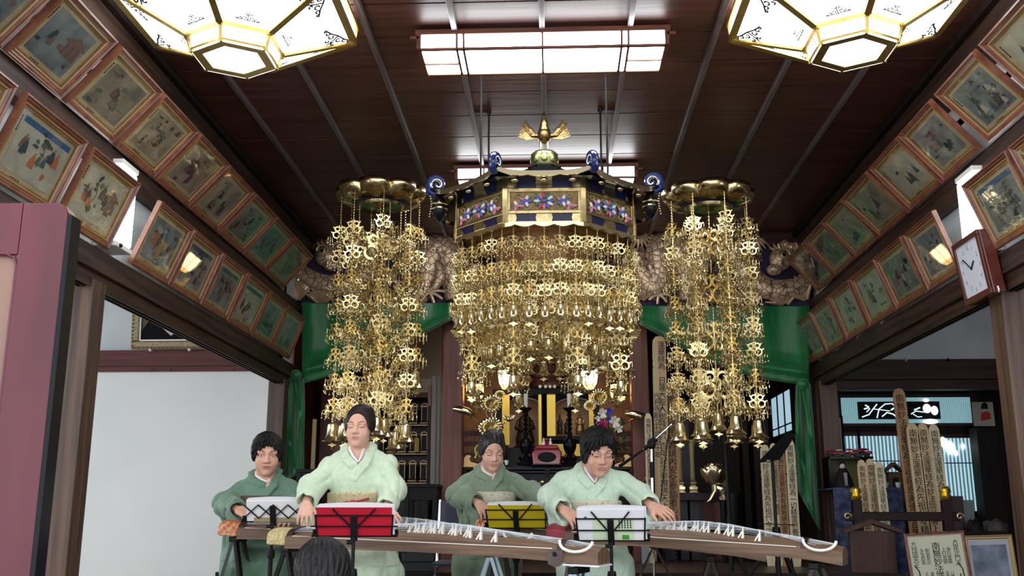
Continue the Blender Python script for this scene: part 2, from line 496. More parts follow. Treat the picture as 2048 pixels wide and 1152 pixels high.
def st(g, n, c, wide=1, **k):
    d = dict(g=g, n=n, c=c, wide=wide); d.update(k); return d
DULL = (0, 1, 2, 3); BLUE = (6, 0, 2, 3); WARM = (1, 3, 7, 0); DK = (4, 0, 2)
UL = [((3.40, 3.93), st(2, 1, BLUE), 'print cut off at the top left corner of the view'),
      ((3.97, 4.48), st(2, 2, (0, 3, 4), r=3, hut=.75), 'upper left row print of a lone figure crossing a pale snowy bank'),
      ((4.52, 5.07), st(5, 5, DULL, r=8), 'upper left row print of robed figures under a rocky hillside, before the wall lamp'),
      ((5.11, 5.645), st(3, 3, (4, 1, 5), r=7, tree=.45), 'upper left row print with a bare branch and hanging gourds, above the left wall lamp'),
      ((5.68, 6.23), st(3, 5, (0, 1, 4), r=4, hut=.4), 'upper left row print of people inside a brown hall with long poles'),
      ((6.26, 6.81), st(1, 4, (1, 4, 3), r=5, s=1.2), 'upper left row print with a pale empty sky over two dark groups'),
      ((6.84, 7.41), st(0, 2, (4, 4, 2), r=14), 'upper left row print of a black wave with white foam'),
      ((7.42, 7.99), st(2, 6, (0, 2, 4), r=5), 'upper left row print with a grey crowd, second from the altar end'),
      ((8.02, 8.60), st(1, 3, (2, 5, 3), r=4), 'upper left row print with bright reflected gold at the altar end')]
LL = [((3.30, 3.87), st(4, 2, DULL), 'lower left row print half cut off by the left edge of the view'),
      ((3.92, 4.50), st(4, 8, (6, 0, 7, 2, 3), r=3, sky=10, tree=.55), 'lower left row print with a blue sky stripe, pine and red robed figure'),
      ((4.56, 5.13), st(4, 7, WARM, r=5, tree=.35, hut=.8), 'lower left row print touching the glowing left wall lamp'),
      ((5.43, 5.99), st(2, 11, (1, 3, 7, 0, 9), r=8), 'lower left row print crowded with riders, just past the left wall lamp'),
      ((6.03, 6.575), st(0, 8, (0, 2, 4, 5), r=7, sky=6, tree=.7), 'lower left row print with a blue hill and leaning pine'),
      ((6.605, 7.14), st(0, 8, (3, 5, 2, 0), r=8, sky=8, tree=.5), 'lower left row print with a large dark green tree'),
      ((7.17, 7.74), st(4, 8, (0, 2, 8, 4), r=4, sky=6), 'lower left row print with pale waves and a dark rock in the sea'),
      ((7.76, 8.31), st(2, 5, (2, 4, 0), r=5), 'lower left row print with a dark slope, second from the altar end'),
      ((8.33, 8.92), st(0, 3, (2, 0, 4), r=3), 'lower left row print of a misty field, nearest the green curtain')]
UR = [((4.19, 4.71), st(4, 2, (8, 2, 0), r=3), 'print cut off at the top right corner of the view'),
      ((4.76, 5.29), st(2, 12, (0, 2, 4, 9), r=12), 'upper right row print of a dense grey battle crowd, under the lantern'),
      ((5.40, 5.93), st(0, 2, (4, 0, 9), r=4, hut=.35), 'upper right row print of a seated figure in a room with grid screens'),
      ((5.96, 6.52), st(4, 3, (4, 6, 2), r=2), 'upper right row print of a small dark group on pale blank ground'),
      ((6.56, 7.16), st(1, 4, (4, 1, 6), r=6), 'upper right row print of a mounted group low in the sheet'),
      ((7.20, 7.76), st(1, 5, (2, 4, 5), r=4), 'upper right row print of small green figures by a bird'),
      ((7.79, 8.36), st(5, 4, (4, 2, 9), r=5), 'upper right row print of a dark boat among reeds'),
      ((8.38, 8.95), st(5, 3, (1, 4, 3), r=4), 'upper right row print in deep shade at the altar end')]
LR = [((4.20, 4.77), st(1, 2, DULL), 'lower right row print cut off by the right edge of the view'),
      ((4.81, 5.36), st(2, 9, (0, 2, 6, 4), r=8, sky=10), 'lower right row print with a blue sky stripe beside the right wall lamp'),
      ((5.83, 6.34), st(2, 7, (1, 3, 4, 9), r=8), 'lower right row print with a pale front edge next to the clock'),
      ((6.37, 6.94), st(0, 7, (0, 4, 5, 9), r=6), 'lower right row print of a standing group by a wall'),
      ((6.97, 7.56), st(4, 4, (3, 2, 5), r=5, tree=.4), 'lower right row print of a figure under a single branch'),
      ((7.60, 8.17), st(4, 2, (0, 2, 4), r=3, tree=.6), 'lower right row print of one tall slim figure on pale ground'),
      ((8.20, 8.78), st(1, 3, (0, 4, 2), r=4, tree=.7), 'lower right row print of a dark leaning figure and tree'),
      ((8.82, 9.38), st(5, 3, (4, 3, 0), r=4), 'lower right row print in shade beside the green curtain')]
TU, TLO = math.atan2(0.27, 0.30), math.atan2(0.14, 0.375)
sd = 100
for rows, sx, z, tilt, grp in ((UL, -1, 2.735, TU, 'upper row of framed prints on the left wall'), (LL, -1, 2.14, TLO, 'lower row of framed prints on the left wall'),
                               (UR, 1, 2.745, TU, 'upper row of framed prints on the right wall'), (LR, 1, 2.14, TLO, 'lower row of framed prints on the right wall')):
    for (y0, y1), sty, lab in rows:
        sd += 1
        # local -y faces the room; tilt the top out from the wall
        M_ = Matrix.Rotation(PI / 2 if sx < 0 else -PI / 2, 4, 'Z') @ Matrix.Rotation(tilt + random.uniform(-.03, .03), 4, 'X')
        framed_print((sx * (XW - 0.002), (y0 + y1) / 2, z), M_.to_euler(), (y1 - y0), FH, lab, grp, sty, sd)
# ================================================================ lamps
BRASS = mat('lamp_brass', (0.60, 0.42, 0.12), 0.3, 0.9, col2=(0.48, 0.33, 0.10), scale=(25, 25, 25))
SCROLLK = mat('scroll_print', (0.03, 0.03, 0.035), 0.6)

def scroll_mesh():
    """little printed arabesque: curls left and right of a stem, in the xz plane"""
    mb = MB()
    def curl(x, z, r, a0, s):
        mb.tube([(x + r * (1 - t * .6) * math.cos(a0 + s * t * 5), 0, z + r * (1 - t * .6) * math.sin(a0 + s * t * 5)) for t in [i / 8 for i in range(9)]], .0052, 4, flat=.16, up=(0, 1, 0))
    for sx in (-1, 1):
        curl(sx * .022, .018, .014, 0 if sx > 0 else PI, sx)
        curl(sx * .05, .010, .011, 0 if sx > 0 else PI, sx)
        curl(sx * .074, .004, .008, 0 if sx > 0 else PI, sx)
        curl(sx * .016, .046, .010, 0 if sx > 0 else PI, sx)
    mb.tube([(-.085, 0, 0), (-.04, 0, .004), (0, 0, .0), (.04, 0, .004), (.085, 0, 0)], .0052, 4, flat=.16, up=(0, 1, 0))
    mb.tube([(0, 0, 0), (.004, 0, .03), (0, 0, .065)], .0052, 4, flat=.16, up=(0, 1, 0))
    return mb.mesh('scroll', SCROLLK)
SCROLL = scroll_mesh()

def hex_lantern(cx, cy, label):
    t = thing('hexagonal_ceiling_lantern', label, 'ceiling lamp', (cx, cy, 3.0), 0, 'hexagonal brass ceiling lanterns')
    R0, R1, R2 = 0.215, 0.24, 0.63
    za, zb, zc, zd = 0.0, 0.085, 0.25, 0.33
    hx = lambda r, k, z: Vector((r * math.cos(PI / 2 + k * PI / 3), r * math.sin(PI / 2 + k * PI / 3), z))
    # bottom ring
    mb = MB()
    vs = []
    for r, z in ((R0, za), (R0 - .055, za), (R0 - .055, za + .012), (R0 - .0, za + .012)):
        vs += [hx(r, k, z) for k in range(6)]
    fs = []
    for i in range(4):
        for k in range(6):
            fs.append((i * 6 + k, i * 6 + (k + 1) % 6, ((i + 1) % 4) * 6 + (k + 1) % 6, ((i + 1) % 4) * 6 + k))
    mb.add(vs, fs)
    obj('bottom_ring', mb, BRASS, t, bevel=.003)
    obj('bottom_pane', B().prism([tuple(hx(R0 - .05, k, 0))[:2] for k in range(6)], za + .004, za + .010, 'z'), LIGHTM, t)
    for k in range(6):
        a, b = hx(R0, k, za), hx(R0, k + 1, za); a2, b2 = hx(R1, k, zb), hx(R1, k + 1, zb)
        al, bl = hx(R2, k, zc), hx(R2, k + 1, zc); at_, bt = hx(R2 + .012, k, zd), hx(R2 + .012, k + 1, zd)
        obj('ring_pane', B().add([a.lerp(b, .04), a.lerp(b, .96), a2.lerp(b2, .96), a2.lerp(b2, .04)], [(0, 1, 2, 3)]), LIGHTM, t)
        obj('ring_rail', B().bar(a2, b2, .04, .024).bar(a.lerp(a2, .15), b.lerp(b2, .15), .016, .012), BRASS, t)
        obj('ring_corner', B().bar(a, a2, .016), BRASS, t)
        # pierced strip on the ring
        mb = MB()
        m0 = a.lerp(a2, .35); m1 = b.lerp(b2, .35); m2 = a.lerp(a2, .8); m3 = b.lerp(b2, .8)
        for q in range(12):
            u = .1 + .8 * q / 11
            c = m0.lerp(m1, u).lerp(m2.lerp(m3, u), .5 + .25 * (-1) ** q) + hx(.004, k + .5, 0)
            d = (b - a).normalized(); up = (a2 - a).normalized()
            mb.tube([c + d * .009 * math.cos(g) + up * .009 * math.sin(g) for g in [i * 1.0 for i in range(6)]], .0018, 4)
        o = obj('pierced_strip', mb, SCROLLK, t); o['kind'] = 'stuff'
        # large sloping pane and its frame
        pn = obj('shade_pane', B().add([a2, b2, bl, al], [(0, 1, 2, 3)]), LIGHTM, t)
        obj('rib', B().bar(a2, al, .034, .02), BRASS, t)
        obj('rim_rail', B().bar(al, bl, .034, .026), BRASS, t)
        obj('rim_pane', B().add([al, bl, bt, at_], [(0, 1, 2, 3)]), LIGHTM, t)
        obj('rim_top_rail', B().bar(at_, bt, .03, .022), BRASS, t)
        obj('rim_corner', B().bar(al, at_, .02), BRASS, t)
        # printed scrolls in the corners of the pane
        n = ((b2 - a2).cross(al - a2)).normalized()
        if n.z > 0: n = -n
        d = (bl - al).normalized(); upv = n.cross(d)
        inn = ((a2 + b2) / 2 - (al + bl) / 2).normalized()
        for (u, v_, ang) in ((.19, .17, 0.5), (.81, .17, -0.5), (.5, .86, 0)):
            p = al.lerp(bl, u).lerp(a2.lerp(b2, u), v_) + n * .003
            if v_ > .5: p = (al + bl) / 2 + inn * ((al + bl) / 2 - (a2 + b2) / 2).length * .86 + n * .003
            s_ = 1.35 if v_ < .5 else .7
            zax = inn if v_ < .5 else -inn
            zax = (zax + d * (-ang)).normalized(); xax = n.cross(zax) * 1
            M_ = Matrix((xax, n * -1, zax)).transposed().to_4x4()
            o = link('printed_scroll', SCROLL, pn); o.matrix_local = Matrix.Translation(p) @ M_ @ Matrix.Scale(s_, 4)
    obj('ceiling_stem', B().lathe([(.03, zd), (.05, .38), (.05, .40)], 12), BRASS, t)
    return t
hex_lantern(-1.62, 4.67, 'large hexagonal brass lantern with glowing white panes, at the top left')
hex_lantern(1.53, 4.72, 'large hexagonal brass lantern with glowing white panes, at the top right')

LATT = mat('lamp_lattice_wood', rgb(120, 70, 50), 0.5, col2=rgb(96, 54, 40), scale=(3, 30, 30))
def lattice_lamp(y0, y1, label):
    cx = XC; t = thing('lattice_ceiling_lamp', label, 'ceiling lamp', (cx, (y0 + y1) / 2, 3.265), 0, 'long wooden lattice ceiling lamps')
    hy = (y1 - y0) / 2; hx_ = .69; z1 = .085
    obj('base_board', B().box(-hx_ - .02, hx_ + .02, -hy - .03, hy + .03, z1, z1 + .03), LATT, t)
    obj('bottom_diffuser', B().box(-hx_ + .01, hx_ - .01, -hy + .01, hy - .01, 0.01, .02), TUBEM, t)
    obj('front_diffuser', B().add([(-hx_ + .01, -hy - .02, z1), (hx_ - .01, -hy - .02, z1), (hx_ - .01, -hy, .01), (-hx_ + .01, -hy, .01)], [(0, 1, 2, 3)]), TUBEM, t)
    obj('rear_diffuser', B().add([(-hx_ + .01, hy + .02, z1), (hx_ - .01, hy + .02, z1), (hx_ - .01, hy, .01), (-hx_ + .01, hy, .01)], [(0, 1, 2, 3)]), TUBEM, t)
    for s in (-1, 1):
        obj('end_plate', B().box(s * hx_ - .012, s * hx_ + .012, -hy - .03, hy + .03, 0, z1), LATT, t)
        obj('end_peg', B().box(min(s * hx_, s * (hx_ + .05)), max(s * hx_, s * (hx_ + .05)), -hy - .03, -hy - .012, .06, .075), LATT, t)
        for q in (.44, .478):
            obj('cross_bar', B().box(s * q - .006, s * q + .006, -hy - .014, hy, 0, .012).bar((s * q, -hy - .006, .006), (s * q, -hy - .026, z1), .012), LATT, t)
        obj('edge_rail', B().box(-hx_, hx_, s * hy - .007, s * hy + .007, 0, .014), LATT, t)
        obj('short_rail', B().box(min(s * .48, s * hx_), max(s * .48, s * hx_), .008, .02, -.001, .011), LATT, t)
    obj('middle_bar', B().box(-.005, .005, -hy, hy, 0, .011).bar((0, -hy - .004, .006), (0, -hy - .024, z1), .010), LATT, t)
    return t
lattice_lamp(5.13, 5.45, 'long glowing ceiling lamp with thin wooden lattice, the near one above the players')
lattice_lamp(7.32, 7.64, 'long glowing ceiling lamp half hidden behind the black canopy roof')

def wall_lamp(sx, y0, y1, label):
    t = thing('wall_fluorescent_lamp', label, 'wall lamp', (sx * 2.5, (y0 + y1) / 2, 2.16), 0, 'fluorescent lamps on the side walls')
    h = (y1 - y0) / 2
    a, b_ = sorted((0, -sx * .05)); obj('back_plate', B().box(a, b_, -h, h, 0, .5), WHITEP, t, bevel=.004)
    a, b_ = sorted((-sx * .05, -sx * .13)); obj('cover', B().box(a, b_, -h + .006, h - .006, .03, .47), WALLL, t, bevel=.02)
    obj('end_cap', B().box(a, b_, -h + .004, h - .004, 0.0, .028), WHITEP, t, bevel=.004)
    obj('end_cap', B().box(a, b_, -h + .004, h - .004, .472, .5), WHITEP, t, bevel=.004)
    obj('switch_knob', B().tube([(-sx * .14, -h * .5, .012), (-sx * .12, -h * .5, .012)], .012, 10), BLKMETAL, t)
wall_lamp(-1, 5.14, 5.36, 'white fluorescent lamp standing on the left wall between framed prints')
wall_lamp(1, 5.45, 5.70, 'white fluorescent lamp standing on the right wall above the clock')

# clock on the right wall
t = thing('wall_clock', 'wall clock with white dial in a dark red wooden case, leaning out from the post', 'clock', (2.40, 5.52, 1.90), 0, None, (Matrix.Rotation(-PI / 2, 4, 'Z') @ Matrix.Rotation(0.13, 4, 'X')).to_euler())
CLK = mat('clock_case', rgb(72, 26, 22), 0.25, col2=rgb(96, 40, 30), scale=(20, 20, 3), coat=.4)
W2, HC = .175, .36
obj('case', B().box(-W2, W2, -.03, .04, 0, HC), CLK, t, bevel=.006)
obj('bezel', B().box(-W2, W2, -.045, -.03, 0, .035).box(-W2, W2, -.045, -.03, HC - .03, HC).box(-W2, -W2 + .03, -.045, -.03, .035, HC - .03).box(W2 - .03, W2, -.045, -.03, .035, HC - .03), CLK, t, bevel=.003)
dl = obj('dial', B().box(-W2 + .03, W2 - .03, -.036, -.03, .035, HC - .03), mat('clock_dial', rgb(214, 218, 232), .5), t)
GP = mat('grey_print', rgb(150, 152, 165), .6)
for n_ in range(1, 13):
    a = PI / 2 - n_ * PI / 6
    me = text_mesh('numeral', str(n_), .036, GP, .0004)
    x_, z_ = .115 * math.cos(a), HC / 2 + .12 * math.sin(a)
    link('numeral', me, dl, (x_ - (.018 if n_ > 9 else .010), -.0375, z_ - .012))
def hand(ang, ln, wd):
    return MB().bar((0, -.041, HC / 2), (ln * math.cos(ang), -.041, HC / 2 + ln * math.sin(ang)), wd, .003, (0, 1, 0))
obj('hour_hand', hand(PI / 2 - 1.87 * PI / 6, .06, .008), INK, t)
obj('minute_hand', hand(PI / 2 - 52 * PI / 30, .105, .006), INK, t)
obj('hub', B().tube([(0, -.044, HC / 2), (0, -.036, HC / 2)], .007, 10), INK, t)
obj('wall_hook', B().tube([(W2, 0, .02), (W2 + .012, -.01, .0), (W2 + .016, -.01, .03)], .005, 6), CHROME, t)
# ================================================================ hanging gold ornaments
def bead_chain(mb, x, y, z0, z1, r=.0045, pitch=.013):
    n = max(1, int(abs(z0 - z1) / pitch))
    for i in range(n):
        z = z0 + (z1 - z0) * (i + .5) / n
        mb.lathe([(0, .006), (r, .002), (r, -.002), (0, -.006)], 5, (x, y, z))
    mb.tube([(x, y, z0), (x, y, z1)], r * .35, 4)
    return mb

def openwork_fin(mb, ang, s, drop=True):
    """one flat pierced scroll plate standing out from the spine"""
    ca, sa = math.cos(ang), math.sin(ang)
    P = lambda u, z: (u * s * ca, u * s * sa, z * s)
    nrm = (-sa, ca, 0)
    def ring(cu, cz, ru, rz, a0=0, a1=2 * PI, n=11, r=.05):
        mb.tube([P(cu + ru * math.cos(a0 + (a1 - a0) * i / n), cz + rz * math.sin(a0 + (a1 - a0) * i / n)) for i in range(n + (0 if a1 - a0 > 6.2 else 1))], r * s, 4, closed=a1 - a0 > 6.2, flat=.3, up=nrm)
    ring(.17, -.22, .14, .13)
    ring(.22, -.58, .19, .19)
    # pointed tips
    for (u0, z0, u1, z1) in ((.30, -.18, .43, -.08), (.38, -.48, .55, -.38), (.12, -.74, .2, -.9), (.02, -.06, .1, .02)):
        d = .045
        mb.add([P(u0, z0 + d), P(u0 + d * .5, z0 - d), P(u1, z1), P((u0 + u1) / 2 + d * .6, (z0 + z1) / 2 - d)], [(0, 1, 3), (0, 3, 2)])

def tier_mesh(name, s, fins=4, mini=True, m=None):
    """a pendant: spine, four pierced plates, little pendants and drops on the tips"""
    mb = MB()
    mb.lathe([(0, .06 * s), (.035 * s, .0), (.05 * s, -.06 * s), (.028 * s, -.14 * s), (.028 * s, -.8 * s), (.06 * s, -.86 * s), (0, -.95 * s)], 6)
    for k in range(fins):
        a = 2 * PI * k / fins + .35
        openwork_fin(mb, a, s)
        if mini:
            u = .56 * s; x, y = u * math.cos(a), u * math.sin(a); z = -.40 * s
            mb.tube([(x, y, z), (x, y, z - .25 * s)], .012 * s, 4)
            # small pierced diamond
            a2 = a + .9
            for (du, dz) in ((.1, 0), (-.1, 0)):
                mb.tube([(x + (du + .085 * math.cos(g)) * s * math.cos(a2), y + (du + .085 * math.cos(g)) * s * math.sin(a2), z - .38 * s + .12 * s * math.sin(g)) for g in [i * 2 * PI / 7 for i in range(7)]], .026 * s, 4, closed=True, flat=.4)
            for q in (-.2, 0, .2):
                xx, yy = x + q * s * math.cos(a2), y + q * s * math.sin(a2); zz = z - (.5 if q else .56) * s
                mb.tube([(xx, yy, zz + .1 * s), (xx, yy, zz - .1 * s)], .01 * s, 3)
                mb.lathe([(0, -.08 * s), (.022 * s, -.14 * s), (.045 * s, -.2 * s), (.03 * s, -.245 * s), (0, -.27 * s)], 5, (xx, yy, zz))
    return mb.mesh(name, m or GOLD, True)

def bell_mesh(s):
    mb = MB()
    mb.lathe([(0, .0), (.14 * s, -.02 * s), (.3 * s, -.12 * s), (.33 * s, -.3 * s), (.36 * s, -.62 * s), (.46 * s, -.78 * s), (.62 * s, -.9 * s), (.60 * s, -.93 * s), (.4 * s, -.78 * s), (.3 * s, -.6 * s), (.28 * s, -.2 * s), (0, -.1 * s)], 16)
    mb.lathe([(.06 * s, .0), (.08 * s, .06 * s), (0, .12 * s)], 8)
    mb.v = [(v[0], v[1], v[2] * 1.3) for v in mb.v]
    return mb.mesh('bell', GOLDB, True)

def clapper_mesh(s):
    mb = MB()
    mb.tube([(0, 0, 0), (0, 0, -.3 * s)], .02 * s, 4)
    mb.prism([(x * s, z * s) for x, z in ((-.42, -.46), (-.2, -.36), (0, -.28), (.2, -.36), (.42, -.46), (.16, -.54), (0, -.68), (-.16, -.54))], -.03 * s, .03 * s)
    mb.lathe([(0, -.68 * s), (.07 * s, -.80 * s), (.03 * s, -.9 * s), (0, -.95 * s)], 6)
    return mb.mesh('clapper_plate', GOLD)

TIER_S = tier_mesh('openwork_pendant', .092)
TIER_M = tier_mesh('openwork_pendant', .125)
TIER_L = tier_mesh('large_pendant', .26, 4, True)
BELL_S, BELL_M = bell_mesh(.074), bell_mesh(.112)
CLAP_S, CLAP_M = clapper_mesh(.066), clapper_mesh(.072)

def strand(parent, x, y, ztop, zs, tier, zbell=None, bell=None, clap=None, rbead=.0045, ang=0.0, zend=None):
    """one hanging strand: bead chain with pendants and a bell"""
    last = zbell if zbell is not None else (zend if zend is not None else zs[-1])
    mb = MB(); bead_chain(mb, 0, 0, 0, last - ztop, rbead, rbead * 3.4)
    st_ = obj('strand', mb, GOLD, parent, loc=(x, y, ztop))
    for i, z in enumerate(zs):
        link('pendant', tier, st_, (0, 0, z - ztop), (0, 0, ang + random.uniform(-.5, .5)))
    if zbell is not None:
        link('bell', bell, st_, (0, 0, zbell - ztop), (0, 0, random.random()))
        if clap: link('clapper_plate', clap, st_, (0, 0, zbell - ztop - (.085 if bell is BELL_S else .125)), (0, 0, random.uniform(-.7, .7)))
    return st_

random.seed(11)
# ---------------------------------------------------------------- great octagonal canopy
CY = 5.98; AP = .53; SIDE = AP * 2 * math.tan(PI / 8)
can = thing('octagonal_canopy', 'black and gold octagonal canopy with carved panels and hanging gold strands, in the middle', 'canopy', (XC, CY, 2.33))
zc = lambda z: z - 2.33
CARVE = mat('dark_gold_ground', (0.16, 0.09, 0.03), 0.45, 0.5, col2=(0.30, 0.19, 0.07), scale=(30, 30, 30))
UNDER = mat('gilded_underside', (0.42, 0.22, 0.08), 0.4, 0.3, col2=(0.34, 0.17, 0.06), scale=(4, 4, 30))
PCOL = [mat('carved_' + n, c, .45) for n, c in (('white', rgb(225, 222, 225)), ('pink', rgb(196, 128, 150)), ('blue', rgb(84, 100, 176)), ('teal', rgb(60, 120, 112)), ('leaf', rgb(140, 150, 110)), ('rose', rgb(176, 84, 96)))]
PETAL = [MB().ell((0, 0, 0), (.019, .008, .010), 8, 5).mesh('carved_petal', c, True) for c in PCOL]
def carve_vine_mesh():
    mb = MB(); hw = SIDE / 2 - .05
    for s in (-1, 1):
        mb.tube([(s * u, 0, .035 * math.sin(u / hw * PI * 1.6)) for u in [hw * i / 16 for i in range(17)]], .0045, 5)
        for (u, z, r, d) in ((.045, .03, .022, 1), (.10, -.028, .026, -1), (.145, .028, .02, 1), (.165, -.03, .014, -1)):
            mb.tube([(s * (u + r * (1 - i * .06) * math.cos(i * .55 + (0 if d > 0 else PI))), 0, z + d * r * (1 - i * .06) * math.sin(i * .55)) for i in range(12)], .0036, 5)
    return mb.mesh('carved_vine', PCOL[4], True)
VINE = carve_vine_mesh()
def plate(mb, x, z, w_, h_, y):
    mb.prism([(x - w_ / 2, z - h_ / 2), (x + w_ / 2, z - h_ / 2), (x + w_ / 2 + .006, z), (x + w_ / 2, z + h_ / 2), (x - w_ / 2, z + h_ / 2), (x - w_ / 2 - .006, z)], y - .006, y)
for k in range(8):
    a = k * PI / 4
    pa = obj('side_panel', B().box(-SIDE / 2, SIDE / 2, -AP - .0, -AP + .03, zc(2.405), zc(2.545)), CARVE, can, rot=(0, 0, a))
    for (z0, z1, mm) in ((2.355, 2.40, NAVY), (2.555, 2.615, NAVY)):
        obj('lacquer_band', B().box(-SIDE / 2, SIDE / 2, -AP - .006, -AP + .03, zc(z0), zc(z1)), mm, pa)
    mb = MB(); hs = SIDE / 2
    mb.box(-hs, hs, -AP - .014, -AP, zc(2.402), zc(2.422)).box(-hs, hs, -AP - .014, -AP, zc(2.532), zc(2.555))
    mb.box(-hs, -hs + .028, -AP - .014, -AP, zc(2.422), zc(2.532)).box(hs - .028, hs, -AP - .014, -AP, zc(2.422), zc(2.532))
    obj('panel_frame', mb, GOLD, pa, bevel=.003)
    for x in (-hs + .03, 0, hs - .03):
        for z, h_ in ((2.378, .044), (2.583, .05)):
            mb = MB(); plate(mb, x, zc(z), .085 if abs(x) < .01 else .055, h_, -AP - .006)
            obj('gilt_fitting', mb, GOLD, pa)
    # scalloped lower edge
    pts = [(-hs, zc(2.357))]
    for i in range(25):
        u = i / 24; pts.append((-hs + SIDE * u, zc(2.335) - .014 * abs(math.sin(u * PI * 4.0 + PI / 2)) + .006))
    pts.append((hs, zc(2.357)))
    obj('scalloped_edge', B().prism(pts, -AP - .008, -AP + .01), GOLDB, pa)
    if k in (0, 1, 2, 6, 7):
        link('carved_vine', VINE, pa, (0, -AP - .008, zc(2.477)))
        for (x, z, cc, n_) in ((0, .0, (2, 0, 3, 5, 1), 12), (-.105, .0, (2, 0, 1), 5), (.105, .0, (2, 0, 1), 5), (-.15, -.03, (1, 0), 3), (.15, -.03, (1, 0), 3)):
            for q in range(n_):
                g = 2 * PI * q / n_; rr = .034 if n_ > 6 else .018
                o = link('carved_petal', PETAL[cc[q % len(cc)]], pa, (x + rr * 1.2 * math.cos(g), -AP - .012, zc(2.477) + z + rr * math.sin(g)), (0, -g, 0))
            o = link('carved_petal', PETAL[cc[0]], pa, (x, -AP - .016, zc(2.477) + z))
    # roof slope with gilt scalloped eave
    R1, z1 = .655, zc(2.605); R2, z2 = .20, zc(2.70)
    h1, h2 = R1 * math.tan(PI / 8), R2 * math.tan(PI / 8)
    rf = obj('roof_slope', B().grid(lambda u, v: ((-1 + 2 * u) * (h1 + (h2 - h1) * v), -(R1 + (R2 - R1) * v), z1 + (z2 - z1) * v - .03 * math.sin(v * PI) + .03 * (abs(2 * u - 1) ** 3) * (1 - v) ** 2), 12, 8), BLACK, can, rot=(0, 0, a), smooth=True, thick=.012)
    ev = MB()
    n = 24; top = []; bot = []
    for i in range(n + 1):
        u = i / n; lift = .03 * abs(2 * u - 1) ** 3
        top.append(((-1 + 2 * u) * h1, z1 + lift + .010)); bot.append(((-1 + 2 * u) * h1, z1 + lift - .012 - .010 * abs(math.sin(u * PI * 3))))
    ev.prism(top + bot[::-1], -R1 - .012, -R1 + .004)
    obj('gilt_eave', ev, GOLDB, rf)
    for u in (-.6, 0, .6):
        obj('eave_boss', B().ell((u * h1, -R1 + .03, z1 - .03), (.022, .014, .012), 10, 6), GOLDB, rf, smooth=True)
    obj('eave_soffit', B().add([(-h1 * .98, -R1 + .01, z1 - .014), (h1 * .98, -R1 + .01, z1 - .014), (SIDE / 2, -AP, zc(2.615)), (-SIDE / 2, -AP, zc(2.615))], [(0, 1, 2, 3)]), BLACK, rf)
    # corner: rib, curled scroll, corner post, bulb
    ac = a + PI / 8
    cr = link('roof_corner', None, can, None, (0, 0, ac)); cr.empty_display_size = .02
    RC = R1 / math.cos(PI / 8)
    path = [(0, -RC + .28 - .3 * t, zc(2.66) - .03 * math.sin(t * PI) - .01 * t) for t in [i / 6 for i in range(7)]]
    obj('corner_rib', B().tube(path, .02, 6), BLACK, cr, smooth=True)
    sc_ = []
    for i in range(26):
        g = i * .33; r = .066 * (1 - i / 30)
        sc_.append((0, -RC + .01 - r * math.sin(g) - (.02 if i < 3 else .0), zc(2.605) + .07 - r * math.cos(g)))
    obj('corner_scroll', B().tube(sc_, [.024 - .0004 * i for i in range(26)], 8, flat=.7), mat('blue_black_lacquer', rgb(30, 44, 92), .2, coat=.4), cr, smooth=True)
    mb = MB()
    for i in range(3, 22):
        p_ = Vector(sc_[i]); c_ = Vector((0, -RC + .01, zc(2.605) + .07)); d_ = (p_ - c_) * .68
        for sx_ in (-.0145, .0145):
            mb.ell((sx_, c_.y + d_.y, c_.z + d_.z), (.003, .0045, .0045), 6, 4)
    o = obj('scroll_beading', mb, WHITEP, cr); o['kind'] = 'stuff'
    ca_ = AP / math.cos(PI / 8)
    obj('corner_post', B().box(-.018, .018, -ca_ - .012, -ca_ + .02, zc(2.35), zc(2.615)), GOLD, cr, bevel=.003)
    if k not in (1, 6): continue
    obj('corner_bulb', B().lathe([(0, .0), (.02, -.01), (.045, -.05), (.05, -.09), (.03, -.13), (.02, -.15), (0, -.165)], 12, (0, -RC + .025, zc(2.61))), BLACK, cr, smooth=True)
    obj('bulb_bands', B().lathe([(.047, -.055), (.050, -.06), (.048, -.065)], 14, (0, -RC + .025, zc(2.61))).lathe([(.051, -.085), (.053, -.09), (.05, -.095)], 14, (0, -RC + .025, zc(2.61))), GOLD, cr)
    mb = MB()
    for i in range(9): mb.ell((0, -RC - .03 + .006 * math.sin(i * .5), zc(2.60) - .016 * i), (.006, .006, .006), 6, 4)
    o = obj('hanging_beads', mb, GOLDB, cr); o['kind'] = 'stuff'
# underside and inner drum
oct_ = lambda r: [(r / math.cos(PI / 8) * math.sin(PI / 8 + k * PI / 4), -r / math.cos(PI / 8) * math.cos(PI / 8 + k * PI / 4)) for k in range(8)]
obj('underside', B().prism(oct_(AP - .002), zc(2.395), zc(2.41), 'z'), UNDER, can)
mb = MB()
for r0, z_ in ((.44, 2.385), (.36, 2.375)):
    for k in range(8):
        p0, p1 = oct_(r0)[k], oct_(r0)[(k + 1) % 8]
        mb.bar((*p0, zc(z_)), (*p1, zc(z_)), .03, .03)
obj('underside_moulding', mb, UNDER, can)
obj('inner_drum', B().prism(oct_(.30), zc(2.16), zc(2.38), 'z'), UNDER, can)
obj('drum_rim', B().prism(oct_(.33), zc(2.15), zc(2.18), 'z'), GOLD, can)
